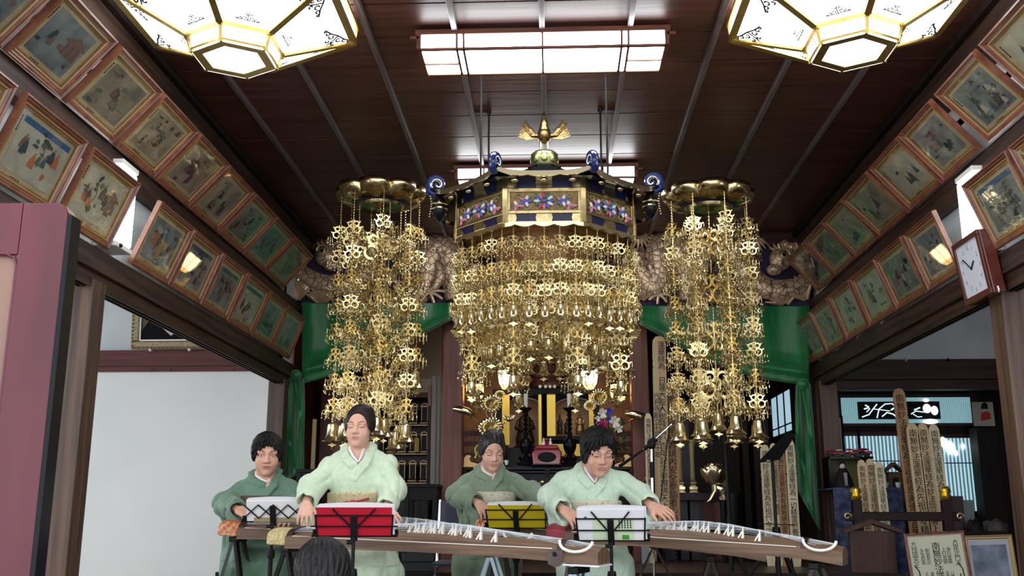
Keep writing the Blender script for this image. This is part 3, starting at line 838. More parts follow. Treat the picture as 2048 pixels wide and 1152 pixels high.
# finial
obj('finial_base', B().prism([(p[0] * .21 / .3, p[1] * .21 / .3) for p in oct_(.27)], zc(2.69), zc(2.81), 'z'), BLACK, can)
obj('finial_step', B().prism(oct_(.105), zc(2.81), zc(2.86), 'z'), BLACK, can)
GREENG = mat('greenish_bronze', (0.50, 0.46, 0.18), .28, .9, col2=(0.30, 0.34, 0.16), scale=(14, 14, 14))
lot = obj('finial_bowl', B().lathe([(.05, 2.785 - 2.33), (.06, 2.79 - 2.33), (.075, 2.815 - 2.33), (.088, 2.85 - 2.33), (.086, 2.885 - 2.33), (.07, 2.90 - 2.33), (0, 2.905 - 2.33)], 20, (0, 0, .07)), GREENG, can, smooth=True)
for k in range(8):
    g = k * PI / 4
    obj('bowl_petal', B().ell((.076 * math.cos(g), .076 * math.sin(g), zc(2.922)), (.014, .03, .035), 8, 6, Matrix.Rotation(g, 3, 'Z')), GREENG, lot, smooth=True)
# gilt bird with raised wings
ph = link('gilt_bird', None, can, (0, 0, zc(2.965))); ph.empty_display_size = .02
PHX = mat('bird_gilding', (0.40, 0.27, 0.11), .3, .95, col2=(0.22, 0.14, 0.06), scale=(60, 60, 60), bump=.3)
for s in (-1, 1):
    obj('bird_leg', B().tube([(s * .024, -.0, 0), (s * .024, -.005, .04), (s * .022, 0, .085)], [.006, .006, .009], 8), GOLDB, ph, smooth=True)
    obj('bird_foot', B().tube([(s * .024, .015, .005), (s * .024, -.03, .004)], .006, 6).tube([(s * .024, 0, .005), (s * .024 + .02, -.022, .004)], .005, 6).tube([(s * .024, 0, .005), (s * .024 - .02, -.022, .004)], .005, 6), GOLDB, ph)
    mb = MB()
    for q in range(8):
        u = q / 7
        root = Vector((s * (.045 + .03 * u), .01, .115 + .05 * u)); tip = Vector((s * (.165 - .045 * u), .03, .135 + .11 * u))
        mid = root.lerp(tip, .5) + Vector((s * .008, .0, -.012))
        mb.tube([root, mid, tip], [.010, .013, .006], 6, flat=.35, up=(0, 1, 0))
    mb.tube([(s * .03, 0, .12), (s * .075, .01, .125), (s * .11, .02, .165), (s * .145, .03, .215)], [.02, .018, .014, .006], 8, flat=.6)
    obj('bird_wing', mb, PHX, ph, smooth=True)
mb = MB()
mb.ell((0, 0, .125), (.045, .06, .055), 16, 12)
mb.tube([(0, -.02, .15), (0, -.035, .19), (0, -.04, .215)], [.035, .025, .016], 12)
mb.ell((0, -.045, .225), (.016, .024, .018), 12, 8)
obj('bird_body', mb, PHX, ph, smooth=True)
obj('bird_beak', B().tube([(0, -.065, .226), (0, -.085, .22)], [.007, .001], 6), GOLDB, ph)
obj('bird_crest', B().tube([(0, -.04, .24), (0, -.03, .262), (0, -.015, .27)], [.006, .008, .002], 6).tube([(0.006, -.045, .24), (0.012, -.04, .258)], [.005, .002], 6).tube([(-.006, -.045, .24), (-.012, -.04, .258)], [.005, .002], 6), PHX, ph)
obj('bird_tail', B().tube([(s * .02, .05, .12) if i == 0 else (s * (.02 + .02 * i), .05 + .035 * i, .12 + .03 * i) for i in range(4) for s in (1,)], [.02, .018, .014, .004], 6, flat=.4).tube([(0, .05, .12), (0, .10, .15), (0, .15, .20)], [.02, .018, .004], 6, flat=.4).tube([(-.02, .05, .12), (-.05, .09, .15), (-.08, .14, .20)], [.02, .016, .004], 6, flat=.4), PHX, ph)
# suspension rods to the ceiling
for (x, y_) in ((-.375, 5.60), (.375, 5.60), (-.375, 6.30), (.375, 6.30)):
    obj('suspension_rod', B().tube([(x, y_ - CY, zc(2.62)), (x, y_ - CY, zc(CZ))], .007, 8).tube([(x, y_ - CY, zc(CZ) - .02), (x, y_ - CY, zc(CZ))], .018, 8), BLKMETAL, can)
    if y_ > 6: obj('rod_ceiling_bar', B().box(x - .12 if x < 0 else x - .015, x + .015 if x < 0 else x + .12, y_ - CY - .006, y_ - CY + .006, zc(CZ) - .012, zc(CZ)), BLKMETAL, can)
# strands: outer ring on the edge, two inner rings, long corner strands
for k in range(8):
    a = k * PI / 4
    for j in range(5):
        u = (-.5 + (j + .5) / 5) * SIDE * 1.0
        r = AP - .012
        x = u * math.cos(a) + r * math.sin(a); y_ = u * math.sin(a) - r * math.cos(a)
        dz = random.uniform(-.008, .008)
        strand(can, x, y_, 0.0, [zc(z) + dz for z in (2.285, 2.145, 2.005)], TIER_S, zc(1.885) + dz, BELL_S, CLAP_S, .0042, a)
for k in range(22):
    a = 2 * PI * k / 22 + .05; r = .36
    dz = random.uniform(-.012, .012)
    strand(can, r * math.sin(a), -r * math.cos(a), zc(2.37), [zc(z) + dz for z in (2.20, 2.06, 1.92, 1.80)], TIER_S, zc(1.705) + dz, BELL_S, CLAP_S, .0042, a)
for k in range(8):
    a = 2 * PI * (k + .5) / 8; r = .47
    strand(can, r * math.sin(a), -r * math.cos(a), zc(2.39), [zc(z) for z in (2.10, 1.95, 1.80, 1.655)], TIER_M, zc(1.50), BELL_S, CLAP_S, .0045, a)
for k in range(12):
    a = 2 * PI * (k + .3) / 12; r = .24
    strand(can, r * math.sin(a), -r * math.cos(a), zc(2.15), [zc(z) for z in (2.10, 1.97, 1.85)], TIER_S, None, None, None, .0042, a, zend=zc(1.76))

# ---------------------------------------------------------------- two flower-shaped gold chandeliers
def chandelier(cx, cy, zdisc, label, short):
    t = thing('gold_strand_chandelier', label, 'chandelier', (cx, cy, zdisc), 0, 'gold flower discs with hanging strands')
    L = 8; n = 96; mb = MB()
    def prof(rr, dz): return [(rr * (.86 + .14 * abs(math.cos(L / 2 * 2 * PI * k / n)) ** .6) * math.cos(2 * PI * k / n), rr * (.86 + .14 * abs(math.cos(L / 2 * 2 * PI * k / n)) ** .6) * math.sin(2 * PI * k / n), dz) for k in range(n)]
    rings = [prof(.335, .055), prof(.335, .02), prof(.315, -.015), [(.27 * math.cos(2 * PI * k / n), .27 * math.sin(2 * PI * k / n), -.035) for k in range(n)], [(.20 * math.cos(2 * PI * k / n), .20 * math.sin(2 * PI * k / n), -.055) for k in range(n)]]
    vs = sum(rings, []); fs = [(i * n + k, i * n + (k + 1) % n, (i + 1) * n + (k + 1) % n, (i + 1) * n + k) for i in range(4) for k in range(n)]
    d = obj('flower_disc', mb.add(vs, fs), GOLD, t, smooth=True, thick=.006)
    for k in range(L):
        g = 2 * PI * (k) / L; mb = MB()
        for q in (-.16, -.08, 0, .08, .16):
            mb.tube([(.20 * math.cos(g + q * .6), .20 * math.sin(g + q * .6), -.055), (.27 * math.cos(g + q), .27 * math.sin(g + q), -.038), (.30 * math.cos(g + q), .30 * math.sin(g + q), -.022)], [.006, .005, .001], 5)
        o = obj('petal_ribs', mb, GOLD, d)
    obj('navy_ring', B().lathe([(.205, -.058), (.175, -.066), (.175, -.05)], 48), NAVY, t, smooth=True)
    obj('hub_disc', B().lathe([(.172, -.07), (.175, -.062), (.165, -.085), (.12, -.075), (.06, -.078), (.03, -.09), (0, -.09)], 40), GOLD, t, smooth=True)
    obj('suspension_chain', bead_chain(MB(), 0, 0, CZ - zdisc, .05, .006, .03), BLKMETAL, t)
    zb = lambda z: z - zdisc
    for k in range(8):
        a = 2 * PI * k / 8 + .25; r = .285
        zs = [2.80, 2.62, 2.44, 2.26, 2.08, 1.90, 1.72, 1.545]; bz = 1.375
        if k in short: zs, bz = zs[:6], 1.73
        dz = random.uniform(-.02, .02)
        strand(t, r * math.cos(a), r * math.sin(a), -.03, [zb(z) + dz for z in zs], TIER_M, zb(bz) + dz, BELL_M, CLAP_M, .006, a)
    for k in range(4):
        a = 2 * PI * k / 4 + .6; r = .165
        zs = [2.78, 2.60, 2.42, 2.24, 2.06, 1.88, 1.70, 1.53]
        dz = random.uniform(-.04, .04)
        strand(t, r * math.cos(a), r * math.sin(a), -.06, [zb(z) + dz for z in zs], TIER_M, zb(1.36) + dz, BELL_M, CLAP_M, .006, a)
    strand(t, 0, 0, -.09, [zb(z) for z in (2.76, 2.42, 2.08, 1.74)], TIER_L, zb(1.44), BELL_M, CLAP_M, .008)
    return t
chandelier(-1.262, 7.0, 3.03, 'gold flower disc chandelier with long bell strands, left of the canopy', (0,))
chandelier(1.135, 7.0, 2.98, 'gold flower disc chandelier with long bell strands, right of the canopy', ())
# ================================================================ carved dragon transoms
PURPLE = mat('purple_transom_ground', rgb(46, 22, 74), 0.6, col2=rgb(30, 14, 52), scale=(5, 5, 5))
SCALE = mat('carved_scales', (0.20, 0.11, 0.07), 0.4, 0.6, col2=(0.68, 0.49, 0.32), scale=(17, 17, 17), tex='voronoi', lo=.03, hi=.09, bump=.6)
SCALE.node_tree.nodes['Principled BSDF'].inputs['Metallic'].default_value = .45
WAVEG = mat('carved_gilt_wave', (0.74, 0.54, 0.34), 0.36, 0.5, col2=(0.52, 0.36, 0.22), scale=(10, 10, 10))
YT = 9.40
def rel(px, py, d=0.0): return at(px, py, YT - d)
def fan(mb, c, r0, r1, a0, a1, n=9):
    """ribbed wave: curved ridges fanning from a centre"""
    for i in range(n):
        a = a0 + (a1 - a0) * i / (n - 1)
        p0 = Vector(c) + Vector((r0 * math.cos(a), -.02, r0 * math.sin(a))); p1 = Vector(c) + Vector((r1 * math.cos(a + .25), -.05, r1 * math.sin(a + .25)))
        pm = p0.lerp(p1, .5) + Vector((.01, -.03, 0))
        mb.tube([p0, pm, p1], [.012, .02, .006], 6)
def transom(x0, x1, label, build):
    z0, z1 = 2.655, 3.285; cx = (x0 + x1) / 2
    t = thing('carved_transom', label, 'carving', (cx, YT, z0), 0, 'carved dragon transoms')
    obj('ground_board', B().box(x0 - cx, x1 - cx, 0.0, .05, 0, z1 - z0), PURPLE, t)
    build(lambda mb: mb.shift((-cx, -YT, -z0)), t)
    return t
def px_tube(pts, r, d=.05, n=12, flat=.6):
    P_ = [rel(a, b, d) for a, b in pts]
    Q = []
    for i in range(len(P_) - 1):
        for k in range(4):
            t_ = k / 4; p0 = P_[max(i - 1, 0)]; p1 = P_[i]; p2 = P_[i + 1]; p3 = P_[min(i + 2, len(P_) - 1)]
            Q.append(.5 * ((2 * p1) + (-p0 + p2) * t_ + (2 * p0 - 5 * p1 + 4 * p2 - p3) * t_ ** 2 + (-p0 + 3 * p1 - 3 * p2 + p3) * t_ ** 3))
    Q.append(P_[-1]); R_ = [r[0] + (r[1] - r[0]) * math.sin(PI * i / (len(Q) - 1)) for i in range(len(Q))]
    return MB().tube(Q, R_, n, flat=flat, up=(0, 1, 0))
def head_of_dragon(L, t, px, py, s):
    c = rel(px, py, .08)
    k = .0047
    def e(dx, dy, rx, ry, rz, d=.0): return MB().ell((c.x + dx * k * s, c.y - d, c.z - dy * k), (rx * k, ry * k, rz * k), 14, 9)
    h = obj('dragon_head', L(e(0, 0, 22, 16, 24)), SCALE, t, smooth=True)
    obj('dragon_snout', L(e(-14, 22, 16, 14, 12, .03)), SCALE, h, smooth=True)
    obj('dragon_eye', L(e(4, -6, 8, 6, 8, .07)), WAVEG, h, smooth=True)
    obj('dragon_pupil', L(e(4, -6, 4, 4, 4, .10)), INK, h, smooth=True)
    obj('dragon_brow', L(MB().tube([(c.x + (4 + 12 * math.cos(g)) * k * s, c.y - .09, c.z + (6 + 12 * math.sin(g)) * k) for g in [i * .5 for i in range(8)]], .01, 6)), WAVEG, h, smooth=True)
    for q in range(7):
        g = .3 + q * .28
        mb = MB().tube([(c.x + 18 * k * math.cos(g), c.y, c.z + 20 * k * math.sin(g)), (c.x + 32 * k * math.cos(g + .2), c.y, c.z + 32 * k * math.sin(g + .2)), (c.x + 44 * k * math.cos(g + .1), c.y + .03, c.z + 42 * k * math.sin(g + .1))], [.016, .013, .003], 6)
        obj('mane_lock', L(mb), WAVEG, h, smooth=True)
def waves(L, t, items):
    for (px, py, r0, r1, a0, a1, n) in items:
        mb = MB(); fan(mb, rel(px, py, .01), r0, r1, a0, a1, n); obj('carved_wave', L(mb), WAVEG, t, smooth=True)
def leg(L, t, pts, claws):
    l = obj('dragon_leg', L(px_tube(pts, (.035, .055), .10)), SCALE, t, smooth=True)
    for (a, b) in claws: obj('dragon_claw', L(px_tube([pts[-1], ((pts[-1][0] + a) / 2, (pts[-1][1] + b) / 2 - 3), (a, b)], (.012, .016), .13, 8)), WAVEG, l, smooth=True)
def left_dragon(L, t):
    obj('dragon_body', L(px_tube([(600, 540), (625, 560), (665, 572), (715, 560), (735, 520), (760, 485), (800, 480), (830, 520), (852, 590)], (.07, .12), .06)), SCALE, t, smooth=True)
    obj('dragon_coil', L(px_tube([(905, 600), (900, 540), (885, 498), (860, 500), (850, 540), (838, 590), (812, 604)], (.07, .16), .05)), SCALE, t, smooth=True)
    head_of_dragon(L, t, 652, 512, -1)
    leg(L, t, [(868, 520), (880, 545), (870, 570), (858, 585)], [(842, 603), (868, 606), (885, 598), (890, 583)])
    waves(L, t, [(596, 604, .02, .24, .6, 1.9, 9), (640, 612, .03, .20, .3, 2.2, 10), (720, 612, .04, .22, .5, 2.6, 10), (612, 472, .02, .14, 3.6, 5.6, 7), (700, 470, .03, .2, 3.6, 5.6, 9), (790, 612, .03, .16, .4, 2.6, 8), (900, 470, .03, .16, 3.4, 4.8, 8)])
def right_dragon(L, t):
    obj('dragon_body', L(px_tube([(1615, 560), (1590, 575), (1545, 580), (1505, 560), (1485, 520), (1455, 490), (1420, 500), (1395, 545), (1375, 600)], (.07, .12), .06)), SCALE, t, smooth=True)
    obj('dragon_coil', L(px_tube([(1268, 500), (1285, 540), (1310, 575), (1325, 540), (1322, 500), (1345, 485), (1372, 520), (1380, 600)], (.09, .15), .05)), SCALE, t, smooth=True)
    head_of_dragon(L, t, 1560, 520, 1)
    leg(L, t, [(1300, 530), (1312, 555), (1308, 575), (1318, 590)], [(1298, 600), (1315, 608), (1334, 604), (1342, 592)])
    waves(L, t, [(1612, 604, .02, .26, 1.2, 2.6, 9), (1570, 614, .03, .2, .7, 2.7, 10), (1500, 612, .03, .2, .5, 2.6, 10), (1580, 474, .03, .2, 3.6, 5.6, 9), (1500, 470, .03, .2, 3.6, 5.4, 9), (1282, 604, .02, .2, .4, 2.2, 9), (1275, 462, .02, .2, 4.2, 5.8, 8), (1430, 612, .03, .16, .5, 2.6, 8)])
def mid_dragon(L, t):
    obj('dragon_body', L(px_tube([(925, 590), (960, 520), (1010, 500), (1060, 560), (1120, 580), (1170, 520), (1240, 500)], (.08, .14), .05)), SCALE, t, smooth=True)
    waves(L, t, [(960, 610, .03, .2, .5, 2.6, 10), (1060, 480, .03, .2, 3.6, 5.6, 9), (1180, 610, .03, .2, .5, 2.6, 10)])
transom(-2.45, -.95, 'gilt dragon carving on purple ground above the left green curtain', left_dragon)
transom(-.93, .74, 'gilt carving on purple ground mostly hidden behind the canopy strands', mid_dragon)
transom(.76, 2.45, 'gilt dragon carving on purple ground above the right green curtain', right_dragon)

# ================================================================ green satin curtains
def curtain(pts_top, pts_bot, tail, label):
    t = thing('green_curtain', label, 'curtain', at(*pts_top[0], 9.27), 0, 'green swagged curtains')
    o0 = t.location
    def lerp_px(pts, u):
        u *= len(pts) - 1; i = min(int(u), len(pts) - 2); f = u - i
        return pts[i][0] + (pts[i + 1][0] - pts[i][0]) * f, pts[i][1] + (pts[i + 1][1] - pts[i][1]) * f
    def S(u, v):
        a = lerp_px(pts_top, u); b = lerp_px(pts_bot, u)
        # the cloth hangs flat above and gathers into a rolled swag along the lower edge
        w_ = v ** 1.2
        d = .02 * math.sin(u * 26) * (1 - v) + .05 * math.exp(-((v - .86) / .1) ** 2) + .028 * math.sin(v * 46 + u * 3) * max(0, v - .62)
        p = at(a[0] + (b[0] - a[0]) * v, a[1] + (b[1] - a[1]) * w_, 9.27 - d)
        return p - o0
    obj('swag', MB().grid(S, 60, 44), GREEN, t, smooth=True, thick=.004)
    def T(u, v):
        (xa, ya, xb, yb), (xc, yc, xd, yd) = tail
        l = (xa + (xc - xa) * v, ya + (yc - ya) * v); r = (xb + (xd - xb) * v, yb + (yd - yb) * v)
        g = .35 + .65 * min(1, v * 3)
        d = .05 * math.sin(u * 9 + v * 2.5) * g + .018 * math.sin(u * 17 - v * 6)
        mid = (l[0] + r[0]) / 2
        return at(mid + (l[0] + (r[0] - l[0]) * u - mid) * (.9 + .1 * min(1, v * 4)), l[1] + (r[1] - l[1]) * u, 9.15 - d) - o0
    obj('tail', MB().grid(T, 30, 36), GREEN, t, smooth=True, thick=.004)
    k = at((tail[0][0] + tail[0][2]) / 2, tail[0][1] - 2, 9.13) - o0
    obj('gathered_knot', MB().ell(k, (.055, .05, .05), 16, 10), GREEN, t, smooth=True)
    return t
curtain([(604, 606), (700, 606), (800, 606), (900, 606)], [(604, 768), (700, 742), (800, 694), (902, 640)], ((574, 752, 610, 758), (562, 958, 608, 950)), 'green satin curtain swagged beneath the left dragon carving')
curtain([(1618, 612), (1510, 612), (1400, 612), (1280, 612)], [(1618, 772), (1510, 756), (1400, 716), (1278, 648)], ((1590, 770, 1622, 766), (1592, 975, 1640, 1062)), 'green satin curtain swagged beneath the right dragon carving')

# ================================================================ altar
ORANGE = mat('glowing_amber_glass', (1, .62, .2), .4, col2=(1.0, 0.50, 0.13), emit=3.6)
WARMW = mat('glowing_lantern_paper', (1, .9, .6), .5, col2=(1.0, 0.80, 0.42), emit=5.0)
GILTB = mat('gilded_back_wall', (0.46, 0.20, 0.06), .4, .4, col2=(0.30, 0.11, 0.035), scale=(8, 8, 8), bump=.2)
YEL = mat('gold_leaf_panel', (0.85, 0.62, 0.12), .35, .5)
BEIGE = mat('niche_back_brocade', rgb(226, 184, 140), .7, col2=rgb(204, 162, 120), scale=(40, 40, 40))
STATUE = mat('dark_wood_statue', rgb(36, 26, 24), .35, col2=rgb(58, 42, 34), scale=(20, 20, 20))
def W(px0, px1, py0, py1, Y, d):
    """box whose front face spans those lines of sight at depth Y"""
    a = at((px0 + px1) / 2, (py0 + py1) / 2, Y); x0 = at(px0, (py0 + py1) / 2, Y).x; x1 = at(px1, (py0 + py1) / 2, Y).x
    z1 = at((px0 + px1) / 2, py0, Y).z; z0 = at((px0 + px1) / 2, py1, Y).z
    return x0, x1, Y, Y + d, z0, z1
def wbox(name, px0, px1, py0, py1, Y, d, m, parent=None, bevel=0.0, org=None):
    x0, x1, y0, y1, z0, z1 = W(px0, px1, py0, py1, Y, d)
    o = org if org is not None else (parent.location if parent is not None and parent.parent is None else Vector((0, 0, 0)))
    return obj(name, MB().box(x0 - o[0], x1 - o[0], y0 - o[1], y1 - o[1], z0 - o[2], z1 - o[2]), m, parent, bevel=bevel)

# altar back wall, lit amber
struct(wbox('wall_altar_back', 900, 1290, 560, 1010, 11.7, .05, GILTB))
# altar table
c = at(1095, 1000, 9.75); zt = at(1095, 934, 9.7).z
tb_ = thing('altar_table', 'long black lacquer altar table with gilt scroll ends behind the players', 'altar', (c.x, 9.9, .34))
hw = (at(1262, 934, 9.75).x - at(927, 934, 9.75).x) / 2; zz = zt - .34
obj('table_top', MB().box(-hw, hw, -.2, .25, zz - .03, zz).box(-hw, hw, -.22, .25, zz - .06, zz - .04), BLACK, tb_, bevel=.006)
obj('apron', MB().box(-hw + .02, hw - .02, -.17, .2, zz - .26, zz - .06), BLACK, tb_, bevel=.004)
obj('base_cabinet', MB().box(-hw + .02, hw - .02, -.14, .2, 0, zz - .26), DARK, tb_)
for s in (-1, 1):
    prof = [(0, 0), (.16, 0), (.17, .02), (.13, .035), (.07, .05), (.06, .08), (.075, .1), (.06, .115), (.03, .115), (.005, .09)]
    obj('gilt_scroll_end', MB().prism([(s * (-hw + p[0]) if s > 0 else (hw - p[0]), zz + p[1]) for p in prof] if s < 0 else [(-hw + p[0], zz + p[1]) for p in prof], -.2, -.15), mat('gilt_scroll', (.8, .5, .2), .4, .3), tb_, bevel=.004)
for i in range(5):
    x = -hw + .18 + i * (2 * hw - .36) / 4
    d = obj('drawer_front', MB().box(x - .13, x + .13, -.185, -.17, zz - .23, zz - .09), BLACK, tb_, bevel=.004)
    mb = MB()
    for q in range(6): mb.ell((x - .08 + .032 * q, -.188, zz - .16 + .025 * math.sin(q * 2.1)), (.018, .006, .014), 8, 5)
    obj('gilt_flower_inlay', mb, GOLD, d)['kind'] = 'stuff'
    obj('drawer_knob', MB().ell((x, -.195, zz - .11), (.01, .01, .01), 8, 6), GOLD, d)
obj('front_medallion', MB().tube([(.0, -.225, zz - .05), (0, -.235, zz - .05)], .028, 14), BLKMETAL, tb_)
# lattice side walls of the altar
for s, (a, b_) in ((-1, (927, 962)), (1, (1232, 1264))):
    lt = thing('altar_lattice', 'red-brown open lattice railing on the %s side of the altar' % ('left' if s < 0 else 'right'), 'railing', at((a + b_) / 2, 930, 9.95))
    for yy in (862, 883, 905, 925):
        wbox('lattice_rail', a, b_, yy, yy + 9, 9.95, .05, REDX, lt)
    for xx in (a, (a + b_) / 2 - 3, b_ - 7):
        wbox('lattice_upright', xx, xx + 7, 858, 932, 9.96, .05, REDW, lt)

# black shrine with two niches and gold folding doors
shp = at(1095, 934, 10.5)
sh = thing('black_shrine', 'black lacquer shrine with two arched niches and gold leaf door edges', 'shrine', (shp.x, 10.5, at(1095, 934, 10.5).z))
wbox('plinth', 990, 1200, 895, 936, 10.45, .5, BLACK, sh)
obj('base', MB().box(-.5, .5, -.02, .45, .345 - sh.location.z, 0.0), BLACK, sh)
wbox('top_board', 985, 1200, 778, 788, 10.4, .55, BLACK, sh, .004)
wbox('back_panel', 990, 1200, 785, 900, 10.95, .05, BLACK, sh)
for (a, b_, y0, y1) in ((1003, 1086, 788, 900), (1100, 1190, 788, 878)):
    wbox('niche_back', a + 10, b_ - 4, y0 + 6, y1, 10.8, .03, BEIGE, sh)
    x0, x1, _, _, z0, z1 = W(a + 14, b_ - 6, y0 + 8, y0 + 26, 10.62, .02)
    # arch valance
    n = 14; top = [(x0 - .03, z1 + .04), (x1 + .03, z1 + .04)]
    arch = [(x1 + .03 - (x1 - x0 + .06) * i / n, z0 + (z1 - z0) * math.sin(PI * i / n) ** .5) for i in range(n + 1)]
    av = obj('niche_arch', MB().prism([(p[0] - sh.location.x, p[1] - sh.location.z) for p in top[::-1] + arch[::-1]][::-1], .12, .15), BLACK, sh)
    obj('arch_edging', MB().tube([(p[0] - sh.location.x, .115, p[1] - sh.location.z) for p in arch], .006, 6), WHITEP, av)
    wbox('niche_post', a + 6, a + 12, y0, y1, 10.5, .3, BLACK, sh)
    wbox('niche_post', b_ - 6, b_, y0, y1, 10.5, .3, BLACK, sh)
for (a, b_) in ((1004, 1012), (1012, 1019), (1077, 1083), (1094, 1099), (1099, 1111), (1178, 1187)):
    wbox('gold_door_leaf', a, b_, 788, 890 if a < 1090 else 872, 10.42, .02, YEL, sh)
wbox('lower_gold_blind', 1105, 1182, 888, 912, 10.4, .02, YEL, sh)
wbox('lower_rail', 1098, 1190, 872, 880, 10.38, .06, BLACK, sh)

def robed_figure(name, label, px, ytop, ybot, Y, m, cat='statue', wpx=36, group=None):
    """seated or standing carved figure: robe, shoulders, head, folded hands, pedestal"""
    b_ = at(px, ybot, Y); h = at(px, ytop, Y).z - b_.z; w_ = at(px + wpx, ybot, Y).x - b_.x
    t = thing(name, label, cat, b_, 0, group)
    obj('pedestal', MB().lathe([(w_ * .62, 0), (w_ * .66, h * .05), (w_ * .5, h * .09), (w_ * .55, h * .12)], 14), m, t, smooth=True)
    mb = MB().lathe([(w_ * .5, h * .12), (w_ * .56, h * .2), (w_ * .42, h * .42), (w_ * .4, h * .58), (w_ * .44, h * .66), (w_ * .3, h * .74), (w_ * .12, h * .78), (w_ * .1, h * .8)], 18)
    mb.v = [(v[0], v[1] * .7, v[2]) for v in mb.v]
    rb = obj('robe', mb, m, t, smooth=True)
    for s in (-1, 1):
        obj('sleeve', MB().tube([(s * w_ * .36, 0, h * .66), (s * w_ * .48, -w_ * .15, h * .48), (s * w_ * .2, -w_ * .38, h * .42), (0, -w_ * .42, h * .44)], [w_ * .12, w_ * .15, w_ * .13, w_ * .05], 8), m, rb, smooth=True)
    hd = obj('head', MB().ell((0, 0, h * .89), (w_ * .19, w_ * .2, h * .11), 14, 10), m, t, smooth=True)
    obj('nose', MB().ell((0, -w_ * .2, h * .88), (w_ * .03, w_ * .04, h * .02), 6, 5), m, hd)
    for s in (-1, 1): obj('ear', MB().ell((s * w_ * .19, 0, h * .885), (w_ * .03, w_ * .05, h * .035), 6, 5), m, hd)
    return t
robed_figure('carved_saint_statue', 'tall dark robed wooden statue in the left shrine niche', 1050, 812, 898, 10.6, STATUE, wpx=34)
for i, (px, yt, lab) in enumerate(((1120, 828, 'leftmost small dark figurine in the right shrine niche'), (1134, 836, 'middle small dark figurine in the right shrine niche'))):
    robed_figure('small_figurine', lab, px, yt, 868, 10.6, STATUE, 'figurine', 10, 'small figurines in the right niche')
robed_figure('small_figurine', 'small gilded figurine in the right shrine niche', 1160, 824, 868, 10.6, GOLDD, 'figurine', 16, 'small figurines in the right niche')

# enshrined seated monk statue in a glass case above the shrine
b_ = at(1096, 782, 10.9)
cs = thing('glass_statue_case', 'black framed glass case with gilt interior above the shrine', 'case', b_)
for a in (1049, 1137): wbox('case_post', a, a + 6, 694, 782, 10.75, .06, BLACK, cs)
wbox('case_floor', 1049, 1143, 776, 784, 10.75, .5, BLACK, cs)
wbox('case_back', 1049, 1143, 690, 782, 11.3, .03, GILTB, cs)
for yy in (706, 722, 740): wbox('gilt_shelf_edge', 1056, 1136, yy, yy + 5, 11.25, .04, GOLDD, cs)
for px in (1080, 1091, 1100, 1109):
    p_ = at(px, 773, 10.7) - cs.location
    obj('round_crest', MB().tube([p_, p_ + Vector((0, .02, 0))], .018, 14), WHITEP, cs)
SKINW = mat('statue_face', rgb(196, 120, 84), .5)
b_ = at(1096, 776, 11.0)
mk = thing('seated_monk_statue', 'seated monk statue with pale face and dark purple robe in the glass case', 'statue', b_)
hh = at(1096, 706, 11.0).z - b_.z; ww = .20
mb = MB().lathe([(ww, 0), (ww * 1.05, hh * .1), (ww * .8, hh * .25), (ww * .62, hh * .45), (ww * .6, hh * .6), (ww * .35, hh * .7), (ww * .16, hh * .74)], 20)
mb.v = [(v[0], v[1] * .7, v[2]) for v in mb.v]
rb = obj('robe', mb, mat('purple_brown_robe', rgb(78, 40, 46), .6, col2=rgb(110, 66, 56), scale=(14, 14, 14)), mk, smooth=True)
for s in (-1, 1): obj('sleeve', MB().tube([(s * ww * .5, 0, hh * .6), (s * ww * .75, -.05, hh * .38), (s * .02, -.12, hh * .3)], [.045, .06, .045], 10), MATS['purple_brown_robe'], rb, smooth=True)
obj('collar', MB().tube([(-.05, -.06, hh * .74), (0, -.11, hh * .5)], .014, 8).tube([(.05, -.06, hh * .74), (0, -.11, hh * .5)], .014, 8), mat('lilac_collar', rgb(110, 84, 130), .6), rb)
hd = obj('head', MB().ell((0, 0, hh * .87), (.062, .07, hh * .15), 16, 12), SKINW, mk, smooth=True)
obj('nose', MB().ell((0, -.07, hh * .86), (.010, .014, .014), 8, 6), SKINW, hd)
for s in (-1, 1): obj('ear', MB().ell((s * .062, 0, hh * .86), (.010, .016, .025), 8, 6), SKINW, hd)

# lanterns
def lantern(px, py0, py1, Y, label, m, wpx):
    top = at(px, py0, Y); bot = at(px, py1, Y); h = top.z - bot.z; r = at(px + wpx / 2, py0, Y).x - top.x
    t = thing('altar_lantern', label, 'lantern', bot, 0, 'glowing altar lanterns')
    g = obj('glowing_shade', MB().lathe([(r * .45, 0), (r * .85, h * .25), (r * .98, h * .6), (r * .95, h)], 6), m, t)
    obj('amber_foot', MB().lathe([(r * .2, -h * .02), (r * .5, h * .0), (r * .8, h * .22), (r * .82, h * .26), (r * .45, .02)], 6), ORANGE, t)
    mb = MB()
    for k in range(6):
        a = 2 * PI * k / 6
        mb.tube([(r * .46 * math.cos(a), r * .46 * math.sin(a), 0), (r * .87 * math.cos(a), r * .87 * math.sin(a), h * .25), (r * math.cos(a), r * math.sin(a), h * .6), (r * .97 * math.cos(a), r * .97 * math.sin(a), h)], .004, 5)
    obj('shade_ribs', mb, BLKMETAL, t)['kind'] = 'stuff'
    obj('lantern_cap', MB().lathe([(r * 1.1, h), (r * 1.15, h * 1.06), (r * .6, h * 1.18), (r * .25, h * 1.3), (r * .12, h * 1.5)], 6), BLKMETAL, t)
    obj('chain', MB().tube([(0, 0, h * 1.5), (0, 0, h * 1.5 + .8)], .006, 6), BLKMETAL, t)
lantern(1013, 737, 778, 10.2, 'bright glowing lantern hanging left of the glass statue case', WARMW, 34)
lantern(1179, 737, 778, 10.2, 'bright glowing lantern hanging right of the glass statue case', WARMW, 34)
lantern(950, 770, 802, 9.98, 'amber lantern beside the left altar pillar', ORANGE, 36)
lantern(1237, 770, 802, 9.98, 'amber lantern beside the right altar pillar', ORANGE, 34)

